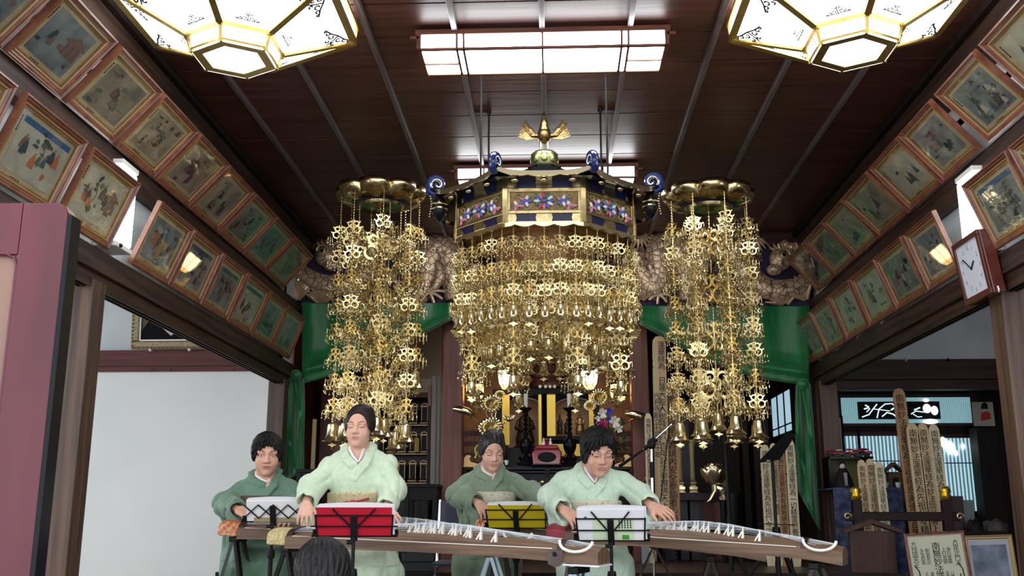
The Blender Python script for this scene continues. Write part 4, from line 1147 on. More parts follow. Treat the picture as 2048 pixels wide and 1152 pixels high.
# candle stands with white candles
for px, lab in ((1052, 'black turned candle stand left of the red lacquer box'), (1140, 'black turned candle stand right of the red lacquer box')):
    b_ = at(px, 930, 9.85); h = at(px, 815, 9.85).z - b_.z
    t = thing('candle_stand', lab, 'candle stand', b_, 0, 'black altar candle stands')
    prof = [(.11, 0), (.115, .02), (.08, .04), (.09, .07), (.05, .11), (.075, .16), (.085, .22), (.05, .27), (.03, .29)]
    k = h / .56
    prof += [(.022 + (.014 if i % 2 else 0), .29 + i * .022) for i in range(1, 10)]
    prof += [(.02, .50), (.035, .52), (.075, .545), (.08, .555), (.02, .56)]
    obj('turned_stem', MB().lathe([(r * .8, z * k) for r, z in prof], 18), BLACK, t, smooth=True)
    cn = thing('white_candle', 'white candle on the %s black candle stand' % ('left' if px < 1100 else 'right'), 'candle', b_ + Vector((0, 0, h)), 0, 'altar candles')
    obj('wax', MB().lathe([(.018, 0), (.022, .12), (.02, .135), (.0, .14)], 12), WHITEP, cn, smooth=True)
    obj('wick', MB().tube([(0, 0, .138), (.002, 0, .155)], .002, 5), INK, cn)

# red lacquer box (wooden drum stand) on the altar table
b_ = at(1094, 931, 9.75)
t = thing('red_lacquer_box', 'shiny crimson lacquer box with a dark opening on the altar table', 'box', b_)
RLAC = mat('crimson_lacquer', rgb(140, 16, 44), .12, coat=.6)
obj('body', MB().prism([(-.13, .0), (.13, 0), (.145, .12), (.12, .15), (-.12, .15), (-.145, .12)], -.08, .1), RLAC, t, bevel=.012)
obj('lid', MB().prism([(-.125, .15), (.125, .15), (.10, .19), (-.10, .19)], -.09, .1), RLAC, t, bevel=.01)
obj('opening', MB().ell((0, -.082, .075), (.09, .006, .05), 20, 8), INK, t)
obj('foot_rail', MB().box(-.14, .14, -.09, .1, -.0, .012), BLACK, t)
for i, (dx, r) in enumerate(((-.03, .018), (.0, .022), (.035, .016))):
    tag(obj('altar_trinket', MB().lathe([(r, 0), (r * 1.2, .02), (r * .5, .045), (r * .7, .06), (0, .075)], 10).shift((b_.x + dx, b_.y, b_.z + .19)), WHITEP if i != 1 else RLAC, smooth=True), ('white trinket at the left end of the red box lid', 'small red trinket in the middle of the red box lid', 'white trinket at the right end of the red box lid')[i], 'ornament', 'trinkets on the red box')
for i, px in enumerate((1003, 1013)):
    p_ = at(px, 930, 9.72); tag(obj('white_cup', MB().lathe([(.012, 0), (.02, .03), (.022, .045), (.019, .045), (.010, .006)], 12).shift(p_), WHITEP, smooth=True), ('small white cup at the left on the altar table', 'small white cup next to the candle stand on the altar table')[i], 'cup', 'white cups')

# gold lotus arrangements
def lotus_bunch(px, py, Y, items, label):
    b_ = at(px, py, Y); t = thing('gold_lotus_arrangement', label, 'ornament', b_, 0, 'gilded lotus arrangements')
    obj('vase', MB().lathe([(.07, 0), (.08, .02), (.05, .05), (.09, .12), (.1, .18), (.05, .24), (.07, .28), (.06, .28)], 16), BLACK, t, smooth=True)
    for (kind, qx, qy, r) in items:
        p_ = at(qx, qy, Y - (.32 if abs(qx - px) > 50 else .06)) - b_
        obj('stem', MB().tube([(0, 0, .26), (p_.x * .4, -.02, .26 + (p_.z - .26) * .55), (p_.x, p_.y, p_.z)], .005, 6), GOLDB, t, smooth=True)
        if kind == 'leaf':      # pleated round leaf
            n = 40
            rim = [(p_.x + r * (1 + .03 * math.cos(i * PI * 2 * 10 / n)) * math.cos(2 * PI * i / n), p_.y - .03 + .010 * math.cos(i * PI), p_.z + r * .82 * math.sin(2 * PI * i / n)) for i in range(n)]
            mid = [(p_.x + r * .5 * math.cos(2 * PI * i / n), p_.y - .01 + .005 * math.cos(i * PI), p_.z + r * .4 * math.sin(2 * PI * i / n)) for i in range(n)]
            vs = [tuple(p_ + Vector((0, .03, -r * .1)))] + mid + rim
            fs = [(0, 1 + i, 1 + (i + 1) % n) for i in range(n)] + [(1 + i, 1 + (i + 1) % n, 1 + n + (i + 1) % n, 1 + n + i) for i in range(n)][::1]
            fs = [f if len(f) == 3 else (f[0], f[1], f[2], f[3]) for f in fs]
            obj('lotus_leaf', MB().add(vs, fs), GOLDB, t, smooth=True, thick=.003)
        elif kind == 'bud':     # long rolled leaf
            obj('rolled_leaf', MB().tube([(p_.x - r, p_.y, p_.z + r * .25), (p_.x - r * .4, p_.y - .02, p_.z + r * .15), (p_.x + r * .4, p_.y - .02, p_.z - r * .1), (p_.x + r, p_.y, p_.z - r * .35)], [r * .18, r * .36, r * .36, r * .12], 10), GOLDB, t, smooth=True)
        else:
            fl = obj('lotus_core', MB().ell(p_, (r * .3, r * .3, r * .35), 10, 8), GOLDB, t, smooth=True)
            for k in range(9):
                g = 2 * PI * k / 9; R_ = Euler((0, .9, g)).to_matrix()
                obj('lotus_petal', MB().ell(p_ + Vector((r * .45 * math.cos(g), r * .45 * math.sin(g) * .6, r * .1)), (r * .2, r * .08, r * .55), 8, 6, Matrix.Rotation(g, 3, 'Z') @ Matrix.Rotation(.7, 3, 'Y')), GOLDB, fl, smooth=True)
lotus_bunch(985, 932, 9.72, [('leaf', 983, 808, .105), ('leaf', 982, 855, .12), ('bud', 928, 822, .10), ('flower', 1018, 838, .075), ('bud', 955, 785, .07), ('leaf', 1000, 790, .05)], 'gilded lotus leaves and buds fanning out behind the second player on the altar')
lotus_bunch(1215, 932, 9.80, [('leaf', 1200, 795, .10), ('bud', 1240, 785, .09), ('bud', 1275, 832, .11), ('leaf', 1180, 812, .06)], 'gilded lotus leaves behind the fresh flowers on the altar')

# fresh flowers in a vase
b_ = at(1218, 932, 9.7); t = thing('fresh_flower_vase', 'vase of white lilies, purple and magenta flowers on the altar', 'flowers', b_)
obj('vase', MB().lathe([(.05, 0), (.06, .02), (.045, .06), (.06, .14), (.035, .2), (.05, .24)], 14), BLACK, t, smooth=True)
LEAFG = mat('leaf_green', rgb(30, 70, 34), .5); MAG = mat('magenta_petal', rgb(190, 20, 110), .6); VIO = mat('violet_petal', rgb(80, 70, 170), .6); LILY = mat('lily_white', rgb(235, 232, 225), .6)
random.seed(5)
for (px, py, m, r, n) in ((1204, 853, MAG, .055, 16), (1218, 824, VIO, .05, 7), (1205, 828, LILY, .06, 6), (1230, 845, LILY, .07, 6), (1238, 858, LILY, .05, 6), (1217, 840, VIO, .035, 6), (1196, 838, LILY, .035, 6)):
    p_ = at(px, py, 9.62) - b_
    obj('stem', MB().tube([(0, 0, .22), (p_.x * .5, -.02, (p_.z + .22) / 2), tuple(p_)], .005, 5), LEAFG, t)
    fl = obj('blossom_core', MB().ell(p_, (r * .3, r * .3, r * .3), 8, 6), m, t, smooth=True)
    for k in range(n):
        g = 2.4 * k; e_ = .2 + 1.1 * k / n if n > 8 else .75
        R_ = Matrix.Rotation(g, 3, 'Y') @ Matrix.Rotation(e_, 3, 'X')
        obj('petal', MB().ell(p_ + R_ @ Vector((0, 0, r * .6)), (r * .26, r * .1, r * .55), 8, 6, R_), m, fl, smooth=True)
for k in range(26):
    p_ = at(random.uniform(1188, 1250), random.uniform(840, 905), 9.66) - b_
    R_ = Euler((random.uniform(-1, 1), random.uniform(-1, 1), random.random() * 6)).to_matrix()
    obj('leaf', MB().ell(p_, (.014, .004, .05), 6, 5, R_), LEAFG, t, smooth=True)
for k in range(20):
    p_ = at(random.uniform(1180, 1200), random.uniform(825, 860), 9.64) - b_
    obj('spray_bud', MB().ell(p_, (.007, .007, .007), 6, 4), LILY, t)
# ================================================================ people: smooth bodies grown from blended limb volumes
def smin(a, b, k):
    if k <= 0: return np.minimum(a, b)
    h = np.clip(.5 + .5 * (b - a) / k, 0, 1)
    return b + (a - b) * h - k * h * (1 - h)
def smax(a, b, k): return -smin(-a, -b, k)
def d_cone(P, a, b, ra, rb, sc_=None):
    a = np.array(a, float); b = np.array(b, float)
    if sc_ is not None:
        S = np.array(sc_, float); P = P / S; a = a / S; b = b / S
    ab = b - a; t = np.clip(((P - a) @ ab) / max(1e-9, ab @ ab), 0, 1)
    d = np.linalg.norm(P - a - t[:, None] * ab, axis=1) - (ra + (rb - ra) * t)
    return d * (min(sc_) if sc_ is not None else 1)
def d_ell(P, c, r, R=None):
    q = P - np.array(c, float)
    if R is not None: q = q @ R
    r = np.array(r, float)
    k0 = np.linalg.norm(q / r, axis=1); k1 = np.linalg.norm(q / (r * r), axis=1)
    return k0 * (k0 - 1) / np.maximum(k1, 1e-6)
def field(prims):
    """prims: (op, kind, args, k); op u union, s subtract; limbs far from a small batch of points are skipped"""
    B_ = []
    for op, kind, args, k in prims:
        if kind == 'c':
            a, b = np.array(args[0], float), np.array(args[1], float)
            B_.append(((a + b) / 2, np.linalg.norm(a - b) / 2 + max(args[2], args[3])))
        else: B_.append((np.array(args[0], float), max(args[1])))
    def f(P):
        lo, hi = P.min(0), P.max(0); c = (lo + hi) / 2; hd = np.linalg.norm(hi - lo) / 2
        cull = hd < .15 and len(P) > 4
        d = np.full(len(P), 1e3)
        for (op, kind, args, k), (bc, br) in zip(prims, B_):
            if cull and np.linalg.norm(bc - c) - br - hd > .13: continue
            e_ = d_cone(P, *args) if kind == 'c' else d_ell(P, *args)
            d = smin(d, e_, k) if op == 'u' else smax(d, -e_, k)
        return d
    return f
def grow(f, lo, hi, h, cs=5):
    """surface nets on a coarse-to-fine grid"""
    lo = np.array(lo, float); n = np.maximum(((np.array(hi) - lo) / (h * cs)).astype(int) + 2, 3)
    cg = np.stack(np.meshgrid(*[lo[i] + (np.arange(n[i]) + .5) * h * cs for i in range(3)], indexing='ij'), -1).reshape(-1, 3)
    cdist = f(cg).reshape(n)
    D = np.repeat(np.repeat(np.repeat(cdist, cs, 0), cs, 1), cs, 2).astype(np.float32)
    act = np.abs(D) < h * cs * 1.6
    idx = np.argwhere(act)
    vals = np.empty(len(idx), np.float32)
    bl = (idx // max(8, int(.085 / h))).astype(np.int64); key = (bl[:, 0] * 4096 + bl[:, 1]) * 4096 + bl[:, 2]
    od = np.argsort(key, kind='stable'); cut = np.flatnonzero(np.diff(key[od])) + 1
    for part_ in np.split(od, cut): vals[part_] = f(lo + (idx[part_] + .5) * h)
    D[act] = vals
    ins = D < 0
    N_ = np.array(D.shape)
    c = [ins[i:N_[0] - 1 + i, j:N_[1] - 1 + j, k:N_[2] - 1 + k] for i in (0, 1) for j in (0, 1) for k in (0, 1)]
    sm = np.sum(c, axis=0, dtype=np.int8)
    mix = (sm > 0) & (sm < 8)
    ci = np.argwhere(mix)
    off = np.array([(i, j, k) for i in (0, 1) for j in (0, 1) for k in (0, 1)])
    cv = np.stack([D[ci[:, 0] + o[0], ci[:, 1] + o[1], ci[:, 2] + o[2]] for o in off], 1)
    acc = np.zeros((len(ci), 3)); cnt = np.zeros(len(ci))
    for a in range(8):
        for b in range(a + 1, 8):
            if np.abs(off[a] - off[b]).sum() == 1:
                va, vb = cv[:, a], cv[:, b]; x = (va < 0) != (vb < 0)
                t = np.where(x, va / np.where(x, va - vb, 1), 0)
                acc += np.where(x[:, None], off[a] + t[:, None] * (off[b] - off[a]), 0); cnt += x
    V = lo + (ci + .5 + acc / np.maximum(cnt, 1)[:, None]) * h
    ids = -np.ones(mix.shape, np.int64); ids[mix] = np.arange(len(ci))
    F = []
    for ax in range(3):
        sl0 = [slice(None)] * 3; sl1 = [slice(None)] * 3; sl0[ax] = slice(0, -1); sl1[ax] = slice(1, None)
        ch = np.argwhere(ins[tuple(sl0)] != ins[tuple(sl1)])
        u, v = [i for i in range(3) if i != ax]
        ok = (ch[:, u] > 0) & (ch[:, v] > 0) & (ch[:, u] < mix.shape[u]) & (ch[:, v] < mix.shape[v]) & (ch[:, ax] < mix.shape[ax])
        ch = ch[ok]
        q = []
        for (du, dv) in ((0, 0), (-1, 0), (-1, -1), (0, -1)):
            p = ch.copy(); p[:, u] += du; p[:, v] += dv
            q.append(ids[p[:, 0], p[:, 1], p[:, 2]])
        q = np.stack(q, 1); q = q[(q >= 0).all(1)]
        F.append(q)
    return V, np.concatenate(F)
def grown(name, prims, lo, hi, h, m, parent, f=None, ref=None):
    V, F = grow(f or field(prims), lo, hi, h)
    me = bpy.data.meshes.new(name)
    me.from_pydata(V.tolist(), [], F.tolist()); me.validate()
    bm = bmesh.new(); bm.from_mesh(me); bmesh.ops.recalc_face_normals(bm, faces=bm.faces); bm.to_mesh(me); bm.free()
    me.polygons.foreach_set('use_smooth', [True] * len(me.polygons))
    me.materials.append(m)
    return link(name, me, parent)

def cloth_mat(name, c1, c2, damask=True):
    m = mat(name, c1, .62, col2=c2, scale=(38, 38, 38), detail=3, lo=.4, hi=.6, bump=.04, sheen=.3)
    return m
SKIN = {k: mat('skin_' + k, rgb(*c), .5, col2=rgb(*c2), scale=(30, 30, 30), sub=.08) for k, c, c2 in (('fair', (226, 178, 158), (216, 166, 148)), ('tan', (220, 172, 150), (210, 158, 136)))}
HAIRB = mat('black_hair', (0.006, 0.005, 0.006), .45, col2=(0.016, 0.014, 0.016), scale=(90, 90, 14), bump=.6, spec=.25)
HAIRD = mat('dark_brown_hair', (0.012, 0.007, 0.008), .45, col2=(0.028, 0.017, 0.017), scale=(90, 90, 14), bump=.6, spec=.25)
HAIRG = mat('greying_hair', (0.016, 0.014, 0.016), .45, col2=(0.14, 0.13, 0.135), scale=(80, 80, 12), bump=.6, lo=.5, hi=.75, spec=.25)
LIPM = mat('lip_rose', rgb(176, 98, 98), .45); BROW = mat('brow_brown', rgb(70, 48, 44), .7); LASH = mat('lash_dark', rgb(36, 22, 22), .6); EYEW = mat('eye_white', rgb(225, 218, 214), .3)
WCOL = mat('white_collar', rgb(240, 240, 246), .7)

def rotm(yaw, pitch, roll=0.0):
    return np.array(Matrix.Rotation(yaw, 3, 'Z') @ Matrix.Rotation(pitch, 3, 'X') @ Matrix.Rotation(roll, 3, 'Y'))
def head_prims(c, s, R, wide=1.0, eyes='down'):
    c = np.array(c, float)
    T = lambda p: tuple(c + R @ (np.array(p, float) * s))
    E = lambda p, r, k, op='u': (op, 'e', (T(p), tuple(np.array(r) * s), R), k * s)
    C = lambda a, b, ra, rb, k, op='u': (op, 'c', (T(a), T(b), ra * s, rb * s), k * s)
    w_ = wide
    P = [E((0, .016, .032), (.073, .09, .08), .0), E((0, -.018, -.03), (.062 * w_, .066, .082), .03), E((0, -.03, -.072), (.05 * w_, .048, .038), .03),
         E((0, -.068, -.098), (.022, .017, .016), .016)]
    for x in (-1, 1):
        P += [E((x * .036 * w_, -.056, -.036), (.024, .022, .024), .025), C((x * .012, -.079, .020), (x * .046, -.068, .018), .010, .009, .016)]
    P += [C((0, -.078, .010), (0, -.097, -.030), .0075, .0115, .012)]
    for x in (-1, 1):
        P += [E((x * .012, -.088, -.034), (.009, .010, .008), .007), E((x * .031, -.088, .001), (.019, .012, .0095), .010, 's'), E((x * .031, -.070, .0), (.015, .0125, .0105), .004),
              E((x * .073, .014, -.012), (.009, .02, .031), .006), E((x * .079, .010, -.012), (.006, .010, .018), .004, 's')]
    P += [C((-.021, -.081, -.0585), (.021, -.081, -.0585), .0045, .0045, .007), C((-.017, -.081, -.067), (.017, -.081, -.067), .0058, .0058, .007), E((0, -.087, -.0625), (.024, .01, .0012), .002, 's')]
    return P, T
def surf_path(f, T, R, pts, lift=.0006):
    """drop head-space (x,z) points onto the face from the front"""
    out = []
    d = R @ np.array((0, 1.0, 0))
    for (x, z) in pts:
        p = np.array(T((x, -.16, z)))
        for _ in range(60):
            v = f(p[None])[0]
            if v < .0004: break
            p = p + d * max(v * .7, .0003)
        out.append(tuple(p - d * lift))
    return out
def hand_prims(wrist, f, n, side, sz=1.0, curl=(.35, .5, .4), spread=.15):
    w_ = Vector(wrist); f = Vector(f).normalized(); n = Vector(n); n = (n - f * n.dot(f)).normalized(); s = f.cross(n) * side
    P = []; k = sz
    kn = []
    for i, o in enumerate((.032, .011, -.011, -.031)):
        a = w_ + s * o * .55 * k + f * .005 * k; b = w_ + s * o * k + f * (.078 - .006 * abs(i - 1.2)) * k
        P.append(('u', 'c', (tuple(a), tuple(b), .014 * k, .0115 * k), .012 * k)); kn.append(b)
    for i, (b, ln) in enumerate(zip(kn, (.070, .078, .072, .058))):
        d = (f + s * (1.2 - i) * spread).normalized(); p = b; r = .0083
        for j, fr in enumerate((.45, .31, .24)):
            ax = d.cross(n).normalized(); d = Matrix.Rotation(-curl[j] * (1 + .08 * i), 3, ax) @ d; 
            q = p + d * ln * fr * k
            P.append(('u', 'c', (tuple(p), tuple(q), r * k, (r - .0011) * k), .003 * k)); p = q; r -= .0011
            n2 = n
    t0 = w_ + s * .022 * k + f * .018 * k - n * .004 * k; t1 = t0 + (s * .75 + f * .75 - n * .25).normalized() * .042 * k; t2 = t1 + (s * .3 + f * .9 - n * .3).normalized() * .032 * k
    P += [('u', 'c', (tuple(t0), tuple(t1), .013 * k, .0105 * k), .010 * k), ('u', 'c', (tuple(t1), tuple(t2), .0105 * k, .008 * k), .003 * k)]
    return P

def player(label, Y0, mk, skin, cl, hair, hs, yaw, pitch, wide=1.0, obi=None, glasses=False, lens=None, cord=None, roll=0.0, eyes='down', seed=1, bun=None):
    """a kimono player seated on a folding chair; mk holds landmarks (line of sight, depth offset)"""
    random.seed(seed)
    q = lambda k: at(mk[k][0], mk[k][1], Y0 + (mk[k][2] if len(mk[k]) > 2 else 0))
    root = Vector((q('neck').x, Y0 + .05, 0))
    L = lambda k: np.array(q(k) - root)
    t = thing('person', label, 'person', root, 0, 'seated koto players in green kimono')
    R = rotm(yaw, pitch, roll)
    H = L('head'); N_ = L('neck'); hp, T = head_prims(H, hs, R, wide, eyes)
    hip = np.array((0, .14, .50)); sw = {}
    ch = N_ + np.array((0, .015, -.20))
    neck_top = np.array(T((0, .022, -.06)))
    # ---- body: head, neck, trunk, arms and hands in one skin
    body = list(hp)
    body += [('u', 'c', (tuple(neck_top + (0, .012, 0)), tuple(N_ + (0, .028, -.03)), .043 * hs, .052 * hs), .015), ('u', 'c', (tuple(N_ + (-.10, .02, -.075)), tuple(N_ + (.10, .02, -.075)), .035, .035), .05),
             ('u', 'c', (tuple(N_ + (0, .025, -.09)), tuple(hip), .085, .10, (1, .8, 1)), .05), ('u', 'c', (tuple(N_ + (0, .0, -.02)), tuple(L('vee') + (0, .045, .0)), .05, .03), .03)]
    for s in ('l', 'r'):
        sh, el, wr = L('sh_' + s), L('el_' + s), L('wr_' + s)
        body += [('u', 'c', (tuple(sh + (0, .02, -.05)), tuple(el), .035, .032), .03), ('u', 'c', (tuple(el), tuple(wr), .032, .022), .012)]
        hd = mk['hand_' + s]
        body += [(p[0], p[1], p[2], p[3]) for p in hand_prims(wr, hd[0], hd[1], hd[2], 1.0 * hs, hd[3])]
    for s in (-1, 1):
        body += [('u', 'c', ((s * .08, .14, .46), (s * .10, mk.get('knee', (.11, -.12))[1] + .03, .43), .075, .055), .04), ('u', 'c', ((s * .10, mk.get('knee', (.11, -.12))[1] + .03, .43), (s * .10, mk.get('knee', (.11, -.12))[1] + .04, .06), .05, .035), .02)]
    P_ = np.array([p for pr in body if pr[1] == 'c' for p in pr[2][:2]]); lo = P_.min(0) - .14; hi = P_.max(0) + .14
    hi[2] = max(hi[2], H[2] + .16)
    f = field(body)
    lo2 = lo.copy(); lo2[2] = max(lo[2], .0)
    grown('body', None, lo2, hi, .0044, SKIN[skin], t, f)
    fh = field(hp)
    # ---- face details on the skin
    for s in (-1, 1):
        obj('eyebrow', MB().tube(surf_path(fh, T, R, [(s * (.014 + .036 * i / 6), .021 + .006 * math.sin(i / 6 * PI * .8)) for i in range(7)]), [.0012 * hs, .002 * hs, .0022 * hs, .0021 * hs, .0018 * hs, .0014 * hs, .0008 * hs], 6), BROW, t, smooth=True)
        zl = -.0035 if eyes == 'down' else .0015
        ey = obj('eyelid_line', MB().tube(surf_path(fh, T, R, [(s * (.016 + .030 * i / 6), zl + (-.0018 if eyes == 'down' else .0025) * math.sin(i / 6 * PI)) for i in range(7)]), [.0006 * hs] + [.0013 * hs] * 5 + [.0008 * hs], 6), LASH, t, smooth=True)
        if eyes != 'down':
            obj('eyeball', MB().tube(surf_path(fh, T, R, [(s * (.019 + .024 * i / 6), -.0015) for i in range(7)], .0002), [.0004, .0022, .003, .003, .003, .0022, .0004], 8), EYEW, t, smooth=True)
            obj('iris', MB().tube(surf_path(fh, T, R, [(s * (.028 + .006 * i / 4) , -.0012) for i in range(5)], .0012), [.001, .0028, .0032, .0028, .001], 8), LASH, t, smooth=True)
    obj('lips', MB().tube(surf_path(fh, T, R, [(-.023 + .046 * i / 10, -.0586 + .0012 * math.cos((i - 5) * .9)) for i in range(11)], .0002), [.0008] + [.0028 * hs] * 9 + [.0008], 8, flat=.6)
        .tube(surf_path(fh, T, R, [(-.019 + .038 * i / 10, -.0670) for i in range(11)], .0002), [.0008] + [.0034 * hs] * 9 + [.0008], 8, flat=.6), LIPM, t, smooth=True)
    obj('mouth_line', MB().tube(surf_path(fh, T, R, [(-.024 + .048 * i / 8, -.0626) for i in range(9)], .0008), .0008 * hs, 5), mat('mouth_shadow_line', rgb(120, 62, 62), .6), t)
    # ---- hair
    hpr = []
    c = H; TT = T
    E = lambda p, r, k, op='u': (op, 'e', (TT(p), tuple(np.array(r) * hs), R), k * hs)
    for item in hair['prims']: hpr.append(E(*item))
    amp = hair.get('amp', .002)
    base = field(hpr)
    def hf(P):
        Q = (P - np.array(H)) @ R / hs
        an = np.arctan2(Q[:, 0], Q[:, 1] + .3 * Q[:, 2])
        fr_ = 1 + hair.get('fringe', 1.6) * (Q[:, 1] < -.03)
        return base(P) + fr_ * (amp * np.sin(an * 23 + Q[:, 2] * 40) + amp * .6 * np.sin(an * 41 - Q[:, 2] * 70 + 1))
    ext = .17 * hs
    grown('hair', None, np.array(H) - ext, np.array(H) + ext, .0042, hair['m'], t, hf)
    if bun: bun(t, TT, R, hs)
    # ---- kimono
    lap_c = L('lap')[0]
    K = [('u', 'c', (tuple(hip + (0, 0, .02)), tuple(ch), .17, .152, (1, .78, 1)), .0),
         ('u', 'c', (tuple(N_ + (-.045, .03, -.055)), tuple(L('sh_l') + (-.0, .02, -.055)), .055, .05), .06), ('u', 'c', (tuple(N_ + (.045, .03, -.055)), tuple(L('sh_r') + (.0, .02, -.055)), .055, .05), .05),
         ('u', 'c', (tuple(N_ + (0, .035, -.075)), tuple(N_ + (0, .04, -.02)), .08, .052), .04)]
    for s, sg in (('l', -1), ('r', 1)):
        sh, el, wr = L('sh_' + s) + (0, .02, -.055), L('el_' + s), L('wr_' + s)
        cuff = el + (wr - el) * .80
        K += [('u', 'c', (tuple(sh), tuple(el), .052, .070), .05), ('u', 'c', (tuple(el), tuple(cuff), .070, .062), .04)]
        # hanging sleeve bag
        dn = mk.get('bag_' + s, .26)
        for u in (.15, .45, .75, .95):
            p = el + (wr - el) * u
            K.append(('u', 'c', (tuple(p + (0, 0, -.03)), tuple(p + (-sg * .01, .02, -dn * (1 - .25 * u))), .03, .022), .035))
        # sleeve mouth opens around the wrist
        K.append(('s', 'c', (tuple(el + (wr - el) * .62), tuple(wr + (wr - el) * .25), .03, .056), .012))
    kn = mk.get('knee', (.11, -.12))
    for s in (-1, 1):
        K += [('u', 'c', ((s * .08, .12, .49), (lap_c + s * kn[0], kn[1], .435), .13, .10), .08), ('u', 'c', ((lap_c + s * kn[0], kn[1], .42), (lap_c + s * (kn[0] - .02), kn[1] + .02, .05), .11, .13), .07)]
    K += [('u', 'c', ((lap_c, kn[1] + .06, .42), (lap_c, kn[1] + .05, .05), .12, .14), .06)]
    # neck opening
    Vb = L('vee'); fr = np.array((0, -.05, 0))
    K.append(('s', 'c', (tuple(N_ + (0, .0, .06)), tuple(N_ + (0, -.03, -.01)), .060, .056), .012))
    K.append(('s', 'c', (tuple(N_ + (0, -.06, .0)), tuple(Vb + fr + (0, .0, .012)), .052, .020), .010))
    base_noneck = field(K[:4])
    def front(x, z):
        p = np.array((x, -.45, z))
        for _ in range(80):
            v = base_noneck(p[None])[0]
            if v < .001: break
            p[1] += max(v * .6, .0008)
        return p
    # overlapping collar bands
    cb = {}
    for s in (1, -1):
        over = mk.get('over', .10)
        pts = [N_ + (s * .006, .098, .012), N_ + (s * .050, .066, .012), N_ + (s * .060, .012, -.002)]
        a = front(N_[0] + s * .050, N_[2] - .05); pts.append(a + (0, .004, 0))
        b = front(Vb[0] + s * .012, Vb[2] + .012); pts.append(a * .5 + b * .5 + (s * .004, -.002, 0)); pts.append(b + (0, -.006 - .006 * (s > 0), 0))
        e_ = front(Vb[0] - s * over, Vb[2] - .14); pts.append(b * .5 + e_ * .5 + (0, -.010 - .008 * (s > 0), 0)); pts.append(e_ + (0, -.003, 0))
        cb[s] = pts
        bands = []
        for a_, b_ in zip(pts[:-1], pts[1:]):
            for q_ in (.0, .014, .028):
                bands.append(('u', 'c', (tuple(a_ + (s * (.006 + q_), -.004, -.003 - q_ * .5)), tuple(b_ + (s * (.006 + q_), -.004, -.003 - q_ * .5)), .0105, .0105), .010))
        bp = np.array([p for pr in bands for p in pr[2][:2]])
        grown('collar_band', bands, bp.min(0) - .03, bp.max(0) + .03, .0046, cl, t)
    kf = field(K)
    el_l, el_r = L('el_l'), L('el_r')
    def kfold(P):
        d = kf(P)
        x, y_, z = P[:, 0], P[:, 1], P[:, 2]
        ax = np.abs(x - N_[0])
        side = np.clip((ax - .10) / .06, 0, 1)
        w1 = np.sin(24 * ax + 13 * z + 1.2 * np.sin(7 * z + 3 * y_)); w2 = np.sin(30 * ax - 8 * z + 12 * y_ + 1.3)
        fold = side * (.010 * (1 - np.abs(w1)) ** 3 + .006 * (1 - np.abs(w2)) ** 3) + (1 - side) * .003 * np.sin(46 * x + 19 * z + 7 * np.sin(9 * z)) * (z < N_[2] - .12)
        skirt = .008 * np.sin(38 * x + 5 * np.sin(4 * z)) * (z < .47)
        return d + fold + skirt
    pts = np.array([p for pr in K if pr[1] == 'c' for p in pr[2][:2]]); lo = pts.min(0) - .16; hi = pts.max(0) + .1
    lo[2] = .02
    kim = grown('kimono', None, lo, hi, .0066, cl, t, kfold)
    for s in (1, -1):
        w_pts = [Vector(p) + Vector((-s * (.006, .010, .013, .013, .012, .010)[i], (0, -.002, -.008, -.014, -.014, -.012)[i], (.018, .020, .020, .014, .009, .006)[i])) for i, p in enumerate(cb[s][:6])]
        obj('under_collar', MB().tube(w_pts, [.008] * 5 + [.004], 10, flat=1.0), WCOL, t, smooth=True)
    # ---- sash
    if obi:
        om, zo, hh = obi['m'], at(mk['neck'][0], obi['y'], Y0 - .1).z, obi['h']
        tor = field([K[0]])
        def of(P): return smax(tor(P) - .016, np.abs(P[:, 2] - zo) - hh, .008)
        lo = np.minimum(hip, ch) - .24; hi = np.maximum(hip, ch) + .24
        o = grown('obi_sash', None, lo, hi, .008, om, t, of)
        if cord:
            pts = []
            for i in range(15):
                a = -PI * .92 + PI * .84 * i / 14
                c0 = np.array((hip + ch) / 2); c0[2] = zo; d = np.array((math.cos(a), math.sin(a), 0)); r = .4
                while r > .05 and of((c0 + d * r)[None])[0] > .003: r -= .002
                pts.append(tuple(c0 + d * r + (0, 0, -.012 + .012 * math.cos(i))))
            m_ = pts[7]
            obj('sash_cord', MB().tube(pts, .007, 8).ell((m_[0], m_[1] - .008, m_[2]), (.02, .012, .014), 10, 7).tube([m_, (m_[0] + .05, m_[1] - .014, m_[2] + .012), (m_[0] + .09, m_[1] - .008, m_[2] + .022)], .006, 6), cord, o, smooth=True)
    if glasses:
        g = obj('spectacles', MB(), None, t) if False else None
        mb = MB()
        for s in (-1, 1):
            mb.tube([T((s * .033 + .024 * math.cos(a), -.100, -.004 + .016 * math.sin(a))) for a in [i * PI / 8 for i in range(16)]], .0011, 5, closed=True)
            mb.tube([T((s * .057, -.099, 0)), T((s * .074, -.05, .002)), T((s * .078, .01, -.002))], .0011, 5)
        mb.tube([T((-.01, -.101, 0)), T((0, -.104, .003)), T((.01, -.101, 0))], .0011, 5)
        obj('spectacle_frame', mb, mat('thin_gold_wire', (.6, .5, .4), .3, .9), t)
        obj('spectacle_lenses', MB().add([T((s * .033 + .023 * math.cos(a), -.1, -.004 + .015 * math.sin(a))) for s in (-1, 1) for a in [i * PI / 6 for i in range(12)]], [tuple(range(12)), tuple(range(12, 24))]), GLASSM, t)
    # nails / finger picks
    return t

